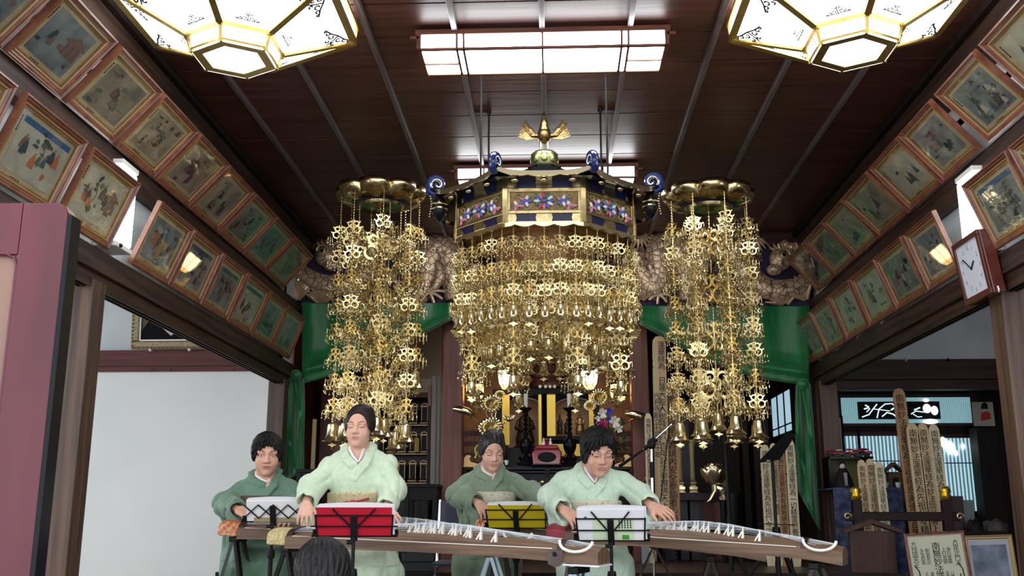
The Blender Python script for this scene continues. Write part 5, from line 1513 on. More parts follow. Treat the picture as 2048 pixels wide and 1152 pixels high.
KA = cloth_mat('sage_green_silk', rgb(100, 134, 112), rgb(94, 128, 106)); KB = cloth_mat('pale_mint_silk', rgb(208, 226, 200), rgb(198, 218, 192))
KC = cloth_mat('dull_green_silk', rgb(126, 148, 122), rgb(118, 140, 116)); KD = cloth_mat('mint_silk', rgb(204, 226, 206), rgb(194, 218, 198))
OBIM = mat('cream_brocade', rgb(214, 200, 164), .5, col2=rgb(186, 150, 104), scale=(95, 95, 95), lo=.55, hi=.62, bump=.2); OBIW = mat('pale_brocade', rgb(214, 208, 190), .6, col2=rgb(186, 172, 140), scale=(45, 45, 45), lo=.55, hi=.62)
REDC = mat('red_cord', rgb(158, 40, 40), .6)

face_cut = ((.006, -.105, -.034), (.062, .078, .094), .010, 's')
back_cut = ((0, .03, -.150), (.11, .12, .080), .015, 's')
H_short = lambda m, r=.012, amp=.0025: dict(m=m, amp=amp, prims=[((0, .018, .036), (.075 + r, .094 + r, .083 + r), 0), ((-.066, -.005, .0), (.018, .04, .04), .02), ((.066, -.005, .0), (.018, .04, .04), .02), face_cut, ((0, -.065, -.082), (.14, .09, .07), .010, 's'), back_cut])
H_up = lambda m, r=.012, hl=.008: dict(m=m, amp=.0010, fringe=-.6, prims=[((0, .022, .034), (.075 + r, .092 + r, .084 + r), 0), ((.015, .02, .10), (.055, .06, .03), .03), ((-.066, .0, .0), (.016, .04, .045), .02), ((.066, .0, .0), (.016, .04, .045), .02), ((0, -.104, hl - .004), (.076, .078, .086), .010, 's'), ((0, -.06, -.075), (.14, .10, .07), .010, 's'), ((0, .03, -.155), (.11, .13, .085), .015, 's')])
H_bang = lambda m: dict(m=m, amp=.002, prims=[((0, .014, .042), (.092, .106, .092), 0), ((-.074, -.01, -.012), (.018, .042, .045), .02), ((.072, .0, -.005), (.016, .04, .035), .02), ((.020, -.115, -.022), (.066, .078, .088), .012, 's'), ((.03, -.08, -.080), (.12, .08, .074), .010, 's'), back_cut])

player('woman in pale mint kimono with cream sash and red cord at the front koto', 5.70,
       dict(head=(719, 855, -.04), neck=(717, 889), vee=(716, 930, -.1), sh_l=(662, 912), sh_r=(774, 910), el_l=(622, 975, -.06), el_r=(786, 980, -.05), wr_l=(612, 1008, -.24), wr_r=(772, 1018, -.24), lap=(735, 1090), knee=(.11, -.24),
            hand_l=((.08, -.5, -.75), (0, -.8, .6), -1, (.25, .45, .4)), hand_r=((.55, -.6, -.5), (.2, -.6, .8), 1, (.2, .4, .3)), bag_l=.26, bag_r=.30),
       'fair', KB, H_up(HAIRD), .985, -.06, .02, 1.0, obi=dict(m=OBIM, y=1004, h=.056), cord=REDC, seed=3)
player('woman in sage green kimono at the far left, looking down over white sheet music', 6.2,
       dict(head=(534, 909, -.06), neck=(530, 940), vee=(534, 970, -.1), sh_l=(482, 965), sh_r=(580, 962), el_l=(450, 1008, -.05), el_r=(600, 1010, -.05), wr_l=(478, 1020, -.24), wr_r=(585, 1028, -.25), lap=(530, 1090), over=.09,
            hand_l=((.8, -.4, -.2), (0, -.6, .8), -1, (.25, .5, .4)), hand_r=((-.3, -.7, -.4), (0, -.5, .8), 1, (.3, .5, .4)), bag_l=.42, bag_r=.3),
       'tan', KA, H_short(HAIRB, .012), 1.08, .30, .14, 1.0, obi=dict(m=mat('brown_sash', rgb(92, 70, 58), .6), y=1008, h=.05), seed=4, eyes='open')
def c_bun(t, T, R, hs):
    obj('hair_bun', MB().ell(T((0, .085, .055)), (.045, .04, .04), 14, 10), HAIRG, t, smooth=True)
    m_ = mat('yellow_hair_ribbon', rgb(176, 180, 60), .5)
    obj('hair_ribbon', MB().tube([T((-.085, .04, .03)), T((-.105, .02, .015)), T((-.1, .02, -.02)), T((-.082, .03, -.01)), T((-.1, .03, -.05))], .006, 6), m_, t, smooth=True)
player('woman in dull green kimono with greying hair pulled back, behind the yellow folder', 6.6,
       dict(head=(984, 903, -.08), neck=(979, 930), vee=(986, 958, -.1), sh_l=(935, 950), sh_r=(1032, 950), el_l=(915, 990, -.05), el_r=(1062, 985, -.03), wr_l=(957, 1006, -.24), wr_r=(1092, 1003, -.24), lap=(975, 1090),
            hand_l=((.6, -.45, -.75), (.2, -.7, .7), -1, (.2, .4, .4)), hand_r=((.5, -.5, -.5), (0, -.5, .8), 1, (.2, .4, .3)), bag_l=.30, bag_r=.26),
       'fair', KC, H_up(HAIRG, .010, -.004), 1.03, .28, .30, .97, obi=dict(m=OBIW, y=1002, h=.06), seed=5, bun=c_bun)
player('woman in mint kimono with spectacles and short black hair, bending over her koto', 6.0,
       dict(head=(1196, 904, -.10), neck=(1184, 928), vee=(1190, 971, -.1), sh_l=(1124, 945), sh_r=(1250, 946), el_l=(1100, 995, -.06), el_r=(1280, 990, -.05), wr_l=(1128, 1020, -.26), wr_r=(1303, 1012, -.26), lap=(1190, 1090),
            hand_l=((.7, -.4, -.55), (.1, -.6, .8), -1, (.25, .5, .4)), hand_r=((.7, -.5, -.35), (0, -.5, .85), 1, (.2, .4, .3)), bag_l=.32, bag_r=.26),
       'tan', KD, H_bang(HAIRB), 1.13, .25, .32, 1.04, obi=dict(m=OBIW, y=1020, h=.055), glasses=True, seed=6)

# ---------------------------------------------------------------- listener in front, seen from behind
hc = at(646, 1158, 3.3)
t = thing('person', 'black haired listener seen from behind at the bottom edge of the view', 'person', (hc.x, 3.3, 0))
Hh = np.array((0, 0, hc.z)); Rb = rotm(PI, .25)
hp, T = head_prims(Hh, 1.0, Rb)
body = hp + [('u', 'c', (T((0, .02, -.06)), (0, -.02, hc.z - .20), .05, .06), .02), ('u', 'c', ((-.15, -.03, hc.z - .27), (.15, -.03, hc.z - .27), .06, .06), .06), ('u', 'c', ((0, -.04, hc.z - .3), (0, -.06, .1), .12, .16, (1, .75, 1)), .05)]
for s in (-1, 1): body += [('u', 'c', ((s * .17, -.03, hc.z - .28), (s * .24, .02, .2), .05, .04), .03), ('u', 'c', ((s * .24, .02, .2), (s * .1, .25, .14), .04, .03), .02), ('u', 'c', ((s * .1, -.05, .1), (s * .16, .35, .09), .09, .07), .03)]
    
for s in (-1, 1): body += hand_prims((s * .1, .25, .14), (0, 1, -.2), (0, 0, 1), s, 1.0)
grown('body', body, (-.36, -.3, .0), (.36, .55, hc.z + .16), .007, SKIN['tan'], t)
shirt = [('u', 'c', ((-.15, -.03, hc.z - .27), (.15, -.03, hc.z - .27), .075, .075), 0), ('u', 'c', ((0, -.04, hc.z - .3), (0, -.06, .1), .135, .18, (1, .75, 1)), .05)]
for s in (-1, 1): shirt += [('u', 'c', ((s * .17, -.03, hc.z - .28), (s * .24, .02, .2), .065, .055), .03), ('u', 'c', ((s * .1, -.05, .1), (s * .16, .35, .09), .105, .085), .03)]
grown('dark_clothes', shirt, (-.4, -.32, .0), (.4, .5, hc.z), .01, mat('dark_navy_cloth', rgb(30, 32, 44), .8), t)
hb = field([('u', 'e', (T((0, .02, .034)), (.088, .104, .094), Rb), 0), ('s', 'e', (T((0, -.115, -.05)), (.07, .075, .09), Rb), .012), ('u', 'e', (T((0, .07, -.03)), (.065, .05, .05), Rb), .03)])
def hf2(P):
    Q = (P - Hh) @ Rb; cw = Q - np.array((.012, .045, .09)); an = np.arctan2(cw[:, 0], cw[:, 1])
    r = np.linalg.norm(cw, axis=1)
    return hb(P) + .0022 * np.sin(an * 26 + r * 60) + .0016 * np.sin(an * 47 - r * 40) + .004 * np.exp(-(r / .02) ** 2)
grown('hair', None, Hh - .17, Hh + .17, .0035, HAIRB, t, hf2)
# ================================================================ kotos, stands, music
KWOOD = mat('scorched_paulownia', rgb(82, 60, 46), .5, col2=rgb(134, 104, 80), scale=(2.0, 40, 34), detail=6, lo=.3, hi=.7, bump=.12)
IVORY = mat('ivory_white', rgb(238, 236, 226), .4); STRING = mat('koto_string', rgb(214, 222, 232), .35); NUTD = mat('dark_rosewood', rgb(44, 24, 20), .35)
def koto(PL, PR, label, cover, bridges=True, bracket=False, span=(.36, .74), covl=.11):
    PL, PR = Vector(PL), Vector(PR); d = PR - PL; Ln = d.length
    xa = d.normalized(); ya = Vector((0, 0, 1)).cross(xa).normalized(); za = xa.cross(ya)
    t = thing('koto', label, 'instrument', PL, 0, 'kotos on trestles', Matrix((xa, ya, za)).transposed().to_euler())
    HW, TH = .122, .062
    def top(u, v):          # arched back of the instrument
        w_ = 1 - .10 * u
        return HW * w_ * v, .0 - .028 * v * v + .016 * math.sin(PI * u) - .012 * max(0, (u - .9) / .1)
    nu, nv = 24, 10; vs = []; fs = []
    for i in range(nu + 1):
        u = i / nu
        for j in range(nv + 1):
            y_, z = top(u, -1 + 2 * j / nv); vs.append((u * Ln, y_, z))
        y_, z = top(u, 1); vs.append((u * Ln, y_, z - TH)); y_, z = top(u, -1); vs.append((u * Ln, y_, z - TH))
    m_ = nv + 3
    for i in range(nu):
        for j in range(m_):
            fs.append((i * m_ + j, i * m_ + (j + 1) % m_, (i + 1) * m_ + (j + 1) % m_, (i + 1) * m_ + j))
    fs += [tuple(range(m_)), tuple(nu * m_ + j for j in range(m_))]
    obj('sound_box', MB().add(vs, fs), KWOOD, t, smooth=True)
    # brocade covered head end
    n = 12; pr = [(HW * .98 * math.cos(PI * k / n), -.032 + .046 * math.sin(PI * k / n)) for k in range(n + 1)] + [(-HW * .98, -.075), (HW * .98, -.075)]
    cv = obj('end_cover', MB().prism(pr, -covl, .0, 'x'), cover, t, bevel=.006)
    obj('head_face', MB().prism([(a * .9, b * .9 - .002) for a, b in pr], -covl - .008, -covl, 'x'), cover, cv)
    obj('head_nut', MB().prism([(HW * 1.02 * math.cos(PI * k / n), -.026 + .05 * math.sin(PI * k / n)) for k in range(n + 1)], .012, .04, 'x'), NUTD, t)
    obj('tail_nut', MB().prism([(HW * .95 * math.cos(PI * k / n), -.032 + .052 * math.sin(PI * k / n)) for k in range(n + 1)], Ln - .20, Ln - .17, 'x'), NUTD, t)
    obj('edge_line', MB().box(.02, Ln - .22, -HW * .99, -HW * .97, -.027, -.023), IVORY, t)
    random.seed(int(Ln * 1000))
    BR = BRIDGE_MESH
    for j in range(13):
        v = -.86 + 1.72 * j / 12; yv = HW * v * .94
        u = span[1] - (span[1] - span[0]) * (j / 12) ** .8 + random.uniform(-.012, .012)
        zt = top(u, v)[1]
        pts = [(.03, yv, top(.02, v)[1] + .016), (u * Ln, yv, zt + .056), (Ln - .185, yv * .95, top(.9, v)[1] + .012), (Ln - .05, yv * .5, top(.97, v)[1] + .006)]
        obj('string', MB().tube(pts, .0011, 4), STRING, t)
        if bridges: link('bridge', BR, t, (u * Ln, yv, zt - .002))
    # coil of spare string on the tail
    obj('string_coil', MB().tube([(Ln - .11 - .08 * math.cos(PI * i / 12), -HW * .80 - .032 * math.sin(PI * i / 12), .012 - .048 * math.sin(PI * i / 12)) for i in range(13)], .0075, 8), IVORY, t, smooth=True)
    if bracket:
        obj('metal_bracket', MB().prism([(Ln - .235, -.095), (Ln - .20, -.11), (Ln - .165, -.095), (Ln - .165, -.03), (Ln - .235, -.03)], -HW - .012, -HW - .0), CHROME, t)
        obj('bracket_screw', MB().tube([(Ln - .2, -HW - .02, -.05), (Ln - .2, -HW - .01, -.05)], .012, 10), BLKMETAL, t)
        obj('white_under_cloth', MB().box(Ln - .17, Ln + .01, -HW, HW, -.10, -.092), PAPER, t)
    return t
def _bridge():
    mb = MB(); h = .056
    mb.add([(-.006, -.013, 0), (.006, -.013, 0), (.006, .013, 0), (-.006, .013, 0), (-.003, -.0035, h), (.003, -.0035, h), (.003, .0035, h), (-.003, .0035, h)], [(3, 2, 1, 0), (4, 5, 6, 7), (0, 1, 5, 4), (1, 2, 6, 5), (2, 3, 7, 6), (3, 0, 4, 7)])
    mb.bar((-.024, -.002, .0), (-.004, 0, h * .62), .008)
    return mb.mesh('bridge', IVORY)
BRIDGE_MESH = _bridge()
CREAM = mat('cream_brocade_cover', rgb(206, 190, 146), .5, col2=rgb(186, 160, 104), scale=(60, 60, 60), lo=.45, hi=.55)
ORBR = mat('orange_brocade_cover', rgb(196, 86, 52), .5, col2=rgb(206, 170, 130), scale=(35, 35, 35), lo=.45, hi=.6)
ORFL = mat('orange_floral_cover', rgb(200, 90, 40), .5, col2=rgb(226, 206, 180), scale=(50, 50, 50), lo=.5, hi=.56)
CRIM = mat('crimson_cover', rgb(128, 36, 48), .45, col2=rgb(150, 56, 66), scale=(20, 20, 20))
KB_L, KB_R = at(596, 1061, 5.42), at(1208, 1089, 4.92)
KD_L, KD_R = at(1146, 1053, 5.80), at(1690, 1088, 5.25)
KA_L = at(490, 1046, 5.96); KA_R = KA_L + Vector((1.72, -.06, -.07))
KC_L = at(996, 1042, 6.40); KC_R = KC_L + Vector((1.6, -.22, -.13))
koto(KB_L, KB_R, 'front koto with cream brocade end and white bridges, crossing the middle foreground', CREAM, bracket=True, span=(.36, .70))
koto(KD_L, KD_R, 'right-hand koto with crimson end cover reaching towards the calligraphy boards', CRIM, span=(.36, .72))
koto(KA_L, KA_R, 'far left koto with orange brocade end, mostly hidden behind the front player', ORBR)
koto(KC_L, KC_R, 'rear koto with orange floral end, mostly hidden behind the yellow folder', ORFL)

SILVER = mat('silver_painted_metal', rgb(150, 166, 176), .3, .6); DKWOOD = mat('dark_stand_wood', rgb(38, 26, 24), .5)
def trestle(P, dirv, label, m1, m2, w_=.22, spread=.17):
    """folding A-frame under a koto: top bar, four splayed legs, two stretchers"""
    P = Vector(P); d = Vector(dirv); d.z = 0; d.normalize(); n = Vector((-d.y, d.x, 0))
    t = thing('koto_trestle', label, 'stand', (P.x, P.y, 0), math.atan2(n.y, n.x) - PI / 2, 'folding koto trestles')
    h = P.z
    obj('top_bar', MB().box(-.025, .025, -w_ / 2, w_ / 2, h - .03, h), BLKMETAL, t, bevel=.004)
    for sy in (-1, 1):
        obj('leg', MB().bar((-.012, sy * (w_ / 2 - .02), h - .03), (-spread, sy * (w_ / 2 + .03), 0), .028, .02), m1, t)
        obj('leg', MB().bar((.012, sy * (w_ / 2 - .02), h - .03), (spread, sy * (w_ / 2 + .03), 0), .028, .02), m2, t)
    for s in (-1, 1):
        obj('stretcher', MB().bar((s * spread * .55, -w_ / 2 - .0, h * .42), (s * spread * .55, w_ / 2 + .0, h * .42), .016), m1 if s < 0 else m2, t)
    obj('hinge_strap', MB().bar((-spread * .5, -w_ / 2 + .0, h * .5), (spread * .5, -w_ / 2 + .0, h * .5), .012, .004), BLKMETAL, t)
def along(a, b, f, drop): return a.lerp(b, f) + Vector((0, 0, -drop))
trestle(along(KB_L, KB_R, -.005, .078), KB_R - KB_L, 'black folding trestle under the cream end of the front koto', BLKMETAL, BLKMETAL)
trestle(along(KB_L, KB_R, .925, .108), KB_R - KB_L, 'silver legged folding trestle under the tail of the front koto', SILVER, SILVER)
trestle(along(KA_L, KA_R, -.02, .078), KA_R - KA_L, 'dark folding trestle at the far left under the orange koto end', mat('slate_metal', rgb(44, 52, 56), .4), BLKMETAL, .18, .14)
trestle(along(KA_L, KA_R, .845, .098), KA_R - KA_L, 'grey-blue folding trestle behind the front koto, below the yellow folder', SILVER, SILVER)
trestle(along(KD_L, KD_R, .02, .08), KD_R - KD_L, 'brown folding trestle under the crimson koto end', mat('brown_metal', rgb(84, 66, 66), .4), DKWOOD, .18, .12)
trestle(along(KD_L, KD_R, .90, .10), KD_R - KD_L, 'dark wooden trestle under the tail of the right-hand koto', DKWOOD, DKWOOD)
trestle(along(KC_L, KC_R, .80, .10), KC_R - KC_L, 'dark folding trestle in shadow below the middle of the right koto', DKWOOD, DKWOOD)
trestle(along(KC_L, KC_R, .02, .08), KC_R - KC_L, 'dark folding trestle under the orange floral koto end', DKWOOD, DKWOOD, .18, .12)

def music_stand(px, py, Y, wd, ht, tilt, yaw, label, sheet, style='wire'):
    """folding wire stand: ledge, frame, diagonal arms, spine, pole, tripod; the sheets rest on it"""
    b_ = at(px, py, Y)
    t = thing('music_stand', label, 'music stand', (b_.x, b_.y, 0), yaw + PI, 'folding music stands')
    M_ = Matrix.Translation((0, 0, b_.z)) @ Matrix.Rotation(-tilt, 4, 'X')
    hw = wd / 2
    obj('ledge', MB().box(-hw - .02, hw + .02, -.035, .0, -.008, .0).box(-hw - .02, -hw + .05, -.038, -.033, -.008, .018).box(hw - .05, hw + .02, -.038, -.033, -.008, .018).xf(M_), BLKMETAL, t)
    if style == 'wire':
        for s in (-1, 1):
            obj('side_bar', MB().bar((s * hw * .96, .004, 0), (s * hw, .004, ht * .78), .008, .006).xf(M_), BLKMETAL, t)
            obj('diagonal_arm', MB().bar((s * .01, .008, ht * .30), (s * hw * .55, .008, ht), .009, .006).xf(M_), BLKMETAL, t)
        for z in (.36, .76):
            obj('cross_bar', MB().bar((-hw * (1.12 if z < .5 else 1), .010, ht * z), (hw * (1.12 if z < .5 else 1), .010, ht * z), .007, .005).xf(M_), BLKMETAL, t)
    else:
        for k in range(4):
            x = -hw + wd * (k + .5) / 4
            obj('trellis_bar', MB().bar((x - wd / 8, .008, .02), (x + wd / 8, .008, ht * .8), .007, .005).bar((x + wd / 8, .012, .02), (x - wd / 8, .012, ht * .8), .007, .005).xf(M_), BLKMETAL, t)
    obj('spine_plate', MB().box(-.016, .016, .008, .022, -.02, ht * .76).xf(M_), BLKMETAL, t, bevel=.002)
    obj('clamp_knob', MB().tube([(.0, .03, -.03), (.03, .03, -.03)], .011, 8).tube([(.0, .01, -.015), (.0, .04, -.02)], .012, 8).xf(Matrix.Translation((0, 0, b_.z))), BLKMETAL, t, smooth=True)
    obj('pole', MB().tube([(0, .03, b_.z - .02), (0, .03, .10)], .009, 10).tube([(0, .03, b_.z - .16), (0, .03, .22)], .013, 10), BLKMETAL, t, smooth=True)
    obj('pole_collar', MB().lathe([(.02, .0), (.024, .02), (.02, .05)], 10, (0, .03, b_.z - .20)).lathe([(.022, 0), (.022, .06)], 10, (0, .03, .2)), BLKMETAL, t, smooth=True)
    for k in range(3):
        a = 2 * PI * k / 3 + .5
        obj('tripod_leg', MB().tube([(0, .03, .24), (.24 * math.cos(a), .03 + .24 * math.sin(a), .006)], .007, 6), BLKMETAL, t)
    # sheets
    s_lab, s_name, s_cat, cm, col2, fw, fh, fx = sheet
    f = thing(s_name, s_lab, s_cat, (b_.x, b_.y, b_.z), yaw + PI)
    M2 = Matrix.Rotation(-tilt, 4, 'X')
    obj('cover', MB().box(fx - fw / 2, fx + fw / 2, -.007, -.004, .001, fh).xf(M2), cm, f)
    obj('cover_back', MB().box(fx - fw / 2, fx + fw / 2, -.0005, .003, .001, fh).xf(M2), cm, f)
    for k in range(3):
        obj('page', MB().grid(lambda u, v: (fx - fw / 2 - .012 + .006 * k + fw * u, -.0035 + .0008 * k, .004 + (fh + .012 - .004 * k + .008 * math.sin(u * PI)) * v), 10, 4).xf(M2), PAPER, f)
    return t, f, M2
RFOLD = mat('red_folder', rgb(186, 18, 46), .45, col2=rgb(176, 14, 40), scale=(6, 6, 6)); YFOLD = mat('yellow_folder', rgb(196, 176, 24), .45); GCOV = mat('pale_green_cover', rgb(206, 224, 190), .6)
music_stand(709, 1071, 4.82, .365, .13, .30, .05, 'black wire music stand holding the red folder', ('open red folder with white pages on the front music stand', 'red_music_folder', 'folder', RFOLD, None, .355, .135, -.0))
music_stand(1034, 1055, 6.16, .365, .15, .38, -.14, 'black wire music stand holding the yellow folder', ('yellow folder with white pages on the middle music stand', 'yellow_music_folder', 'folder', YFOLD, None, .345, .14, 0))
_, gf, M2 = music_stand(1223, 1080, 5.2, .345, .155, .42, -.12, 'black wire music stand holding white sheets and a green score', ('white and pale green score on the right music stand', 'green_music_score', 'sheet music', PAPER, None, .335, .163, .0))
_, af, _ = music_stand(548, 1042, 5.62, .33, .12, .35, .0, 'music stand with crossed trellis bars at the far left', ('white sheet music on the far left stand', 'white_sheet_music', 'sheet music', PAPER, None, .32, .115, -.01), 'trellis')
obj('green_page', MB().box(-.115, .09, .0035, .005, .004, .115).xf(M2), GCOV, gf)
obj('green_print', MB().box(-.09, -.055, .005, .0065, .006, .03).xf(M2), mat('green_print_block', rgb(70, 150, 50), .6), gf)
obj('blue_seal', MB().tube([(.125, .0035, .12), (.125, .0045, .12)], .008, 10).xf(M2), mat('blue_print', rgb(60, 100, 180), .6), gf)
mb = MB()
for k in range(5):
    for j in range(4): mb.box(-.046 - .014 * k, -.04 - .014 * k, .005, .0062, .065 + .012 * j, .074 + .012 * j)
obj('printed_title', mb.xf(M2), INK, gf)['kind'] = 'stuff'
obj('card_backing', MB().box(-.16, .11, .006, .010, -.005, .075), mat('tan_card', rgb(150, 132, 96), .7), af)

# folding chair behind the rear player
c = at(905, 1040, 6.78); t = thing('folding_chair', 'grey-blue padded folding chair with chrome legs behind the rear player', 'chair', (c.x + .1, 6.72, 0))
SEATM = mat('grey_blue_vinyl', rgb(70, 72, 92), .5)
obj('backrest', MB().grid(lambda u, v: (-.2 + .4 * u, .20 + .03 * math.sin(u * PI) + .02 * v, .66 + .17 * v), 10, 6), SEATM, t, smooth=True, thick=.03)
obj('seat', MB().box(-.2, .2, -.17, .2, .42, .45), SEATM, t, bevel=.012)
for s in (-1, 1):
    obj('back_leg', MB().tube([(s * .2, .23, .84), (s * .21, .18, .45), (s * .21, -.22, .0)], .011, 8), CHROME, t, smooth=True)
    obj('front_leg', MB().tube([(s * .19, -.12, .43), (s * .2, .25, .0)], .011, 8), CHROME, t, smooth=True)
obj('foot_bar', MB().tube([(-.21, -.2, .03), (.21, -.2, .03)], .009, 8), CHROME, t)
obj('cross_tube', MB().tube([(-.2, .22, .06), (.2, .22, .06)], .009, 8), CHROME, t)
# ================================================================ left side: lacquered panel in front, portrait, left bay
LACQ = mat('dark_red_lacquer', rgb(72, 12, 28), .28, col2=rgb(92, 26, 44), scale=(6, 6, 1.2), coat=.12, spec=.35)
Yp = 2.4; pr_ = at(107, 700, Yp); ztp = at(100, 405, Yp).z
t = thing('lacquered_panel_stand', 'tall dark red lacquered panel with rounded corner at the left edge of the view', 'panel', (pr_.x, Yp, 0))
wpan = .62; rr = .035
arc = [(-rr + rr * math.sin(a), ztp - rr + rr * math.cos(a)) for a in [i * PI / 12 for i in range(7)]]
iw = at(107, 700, Yp).x - at(12, 700, Yp).x; zi = at(20, 508, Yp).z
outer = [(-wpan, ztp)] + arc + [(0, .0), (-wpan, .0)]
fr_ = obj('right_stile', MB().prism([(-iw, ztp)] + arc + [(0, 0.0), (-iw, 0)], 0, .045), LACQ, t, bevel=.004)
obj('top_rail', MB().box(-wpan, -iw, 0, .045, zi, ztp), LACQ, t)
obj('left_stile', MB().box(-wpan - .15, -wpan, 0, .045, 0, ztp), LACQ, t)
obj('inset_panel', MB().box(-wpan, -iw + .005, .012, .03, 0.05, zi + .01), mat('inset_tan_wood', rgb(134, 100, 84), .4, col2=rgb(112, 84, 72), scale=(3, 3, 1)), t)
obj('inset_bead', MB().tube([(-iw, .002, .05), (-iw, .002, zi - .03), (-iw - .008, .002, zi - .01), (-iw - .03, .002, zi), (-wpan, .002, zi)], .004, 6), LACQ, t)
obj('edge_band', MB().box(0.0, .012, .0, .05, 0, ztp - rr), BLACK, t)
for s in (0.0, -wpan - .1): obj('foot', MB().box(s - .05, s + .03, -.10, .18, 0, .05), LACQ, t, bevel=.006)

# portrait leaning from the picture rail of the left aisle
a, b_ = at(262, 710, 8.85), at(412, 710, 8.85); ztop_ = at(262, 585, 8.8).z
t = thing('framed_portrait', 'ornate gilt framed portrait of a figure in black robe on the left wall', 'painting', ((a.x + b_.x) / 2, 8.87, 2.225), 0, None, Euler((.10, 0, 0)))
W_ = b_.x - a.x; Hh_ = ztop_ - 2.225 + .25
OLDG = mat('old_gilt_frame', (0.20, 0.15, 0.08), .5, .4, col2=(0.32, 0.25, 0.14), scale=(40, 40, 40), bump=.5)
FWD = .075
for nm, bx_ in (('frame_rail', (-W_ / 2, W_ / 2, 0, FWD)), ('frame_rail', (-W_ / 2, W_ / 2, Hh_ - FWD, Hh_)), ('frame_stile', (-W_ / 2, -W_ / 2 + FWD, FWD, Hh_ - FWD)), ('frame_stile', (W_ / 2 - FWD, W_ / 2, FWD, Hh_ - FWD))):
    r_ = obj(nm, MB().box(bx_[0], bx_[1], -.05, 0, bx_[2], bx_[3]), OLDG, t, bevel=.012)
mb = MB()
for k in range(28):
    x = -W_ / 2 + .02 + (W_ - .04) * k / 27
    mb.ell((x, -.055, .014), (.010, .008, .009), 6, 4)
for k in range(22):
    z = .03 + (Hh_ - .06) * k / 21
    mb.ell((-W_ / 2 + .014, -.055, z), (.009, .008, .010), 6, 4); mb.ell((W_ / 2 - .014, -.055, z), (.009, .008, .010), 6, 4)
obj('carved_beading', mb, OLDG, t)['kind'] = 'stuff'
mb = MB(); i0 = -W_ / 2 + FWD; i1 = W_ / 2 - FWD
mb.box(i0, i1, -.042, -.03, FWD, FWD + .012).box(i0, i0 + .012, -.042, -.03, FWD, Hh_ - FWD).box(i1 - .012, i1, -.042, -.03, FWD, Hh_ - FWD)
obj('white_slip', mb, WHITEP, t)
cv = obj('canvas', MB().box(i0, i1, -.025, -.018, FWD, Hh_ - FWD), mat('olive_brown_ground', rgb(96, 88, 58), .7, col2=rgb(80, 72, 50), scale=(6, 6, 6)), t)
hw_ = (i1 - i0) / 2
obj('painted_robe', MB().prism([(-hw_ * .97, FWD + .012), (hw_ * .97, FWD + .012), (hw_ * .9, FWD + .10), (hw_ * .6, FWD + .20), (hw_ * .2, FWD + .30), (-hw_ * .2, FWD + .30), (-hw_ * .62, FWD + .22), (-hw_ * .92, FWD + .10)], -.030, -.026), mat('painted_black', rgb(20, 20, 24), .8, spec=.1), cv)
obj('painted_collar', MB().prism([(.02, FWD + .045), (.13, FWD + .15), (.12, FWD + .36), (-.10, FWD + .36), (-.10, FWD + .15)], -.033, -.030), mat('painted_grey', rgb(190, 188, 188), .7), cv)
for s in (-.16, .2): obj('support_peg', MB().ell((s, -.05, -.008), (.016, .02, .014), 8, 6), WHITEP, t)

# left bay beside the altar
struct(wbox('wall_left_bay', 760, 884, 600, 790, 10.9, .05, mat('grey_brown_plaster', rgb(150, 138, 130), .9)))
b1 = struct(wbox('trim_4', 756, 862, 757, 785, 10.4, .12, mat('grey_painted_wood', rgb(150, 146, 142), .7)))
wbox('under_lintel', 756, 862, 785, 795, 10.42, .1, REDX, b1, org=(0, 0, 0))
pl = struct(wbox('trim_5', 862, 886, 752, 972, 10.0, .14, MATS['grey_painted_wood']))
for dx in (868, 876): wbox('pillar_reed', dx, dx + 3, 752, 972, 9.985, .02, MATS['grey_painted_wood'], pl, org=(0, 0, 0))
wbox('bracket_plate', 856, 862, 770, 812, 9.98, .05, REDW, pl, org=(0, 0, 0))
struct(wbox('trim_6', 668, 682, 730, 965, 9.95, .12, REDW)); struct(wbox('trim_7', 640, 668, 760, 965, 10.2, .1, REDW))
tag(wbox('pale_wood_rod', 619, 627, 838, 1110, 9.7, .03, mat('pale_bamboo', rgb(178, 162, 120), .6), bevel=.004), 'pale square wooden rod leaning by the green curtain', 'rod')
x0, x1, _, _, z0, z1 = W(748, 858, 792, 965, 10.5, .3)
cab = thing('tablet_cabinet', 'dark cabinet of rows of gilt edged memorial tablets in the left bay', 'cabinet', ((x0 + x1) / 2, 10.5, .34))
cw = (x1 - x0) / 2; ch_ = z1 - .34
obj('cabinet_back', MB().box(-cw, cw, .25, .3, 0, ch_), BLACK, cab)
for s in (-1, 1): obj('cabinet_side', MB().box(min(s * cw, s * (cw - .02)), max(s * cw, s * (cw - .02)), 0, .3, 0, ch_), BLACK, cab)
TABM = mat('tablet_black', (0.006, 0.005, 0.005), .4, spec=.15); ZR = [z0 + (z1 - z0) * k / 3 - .34 for k in range(3)]
tabs = 0
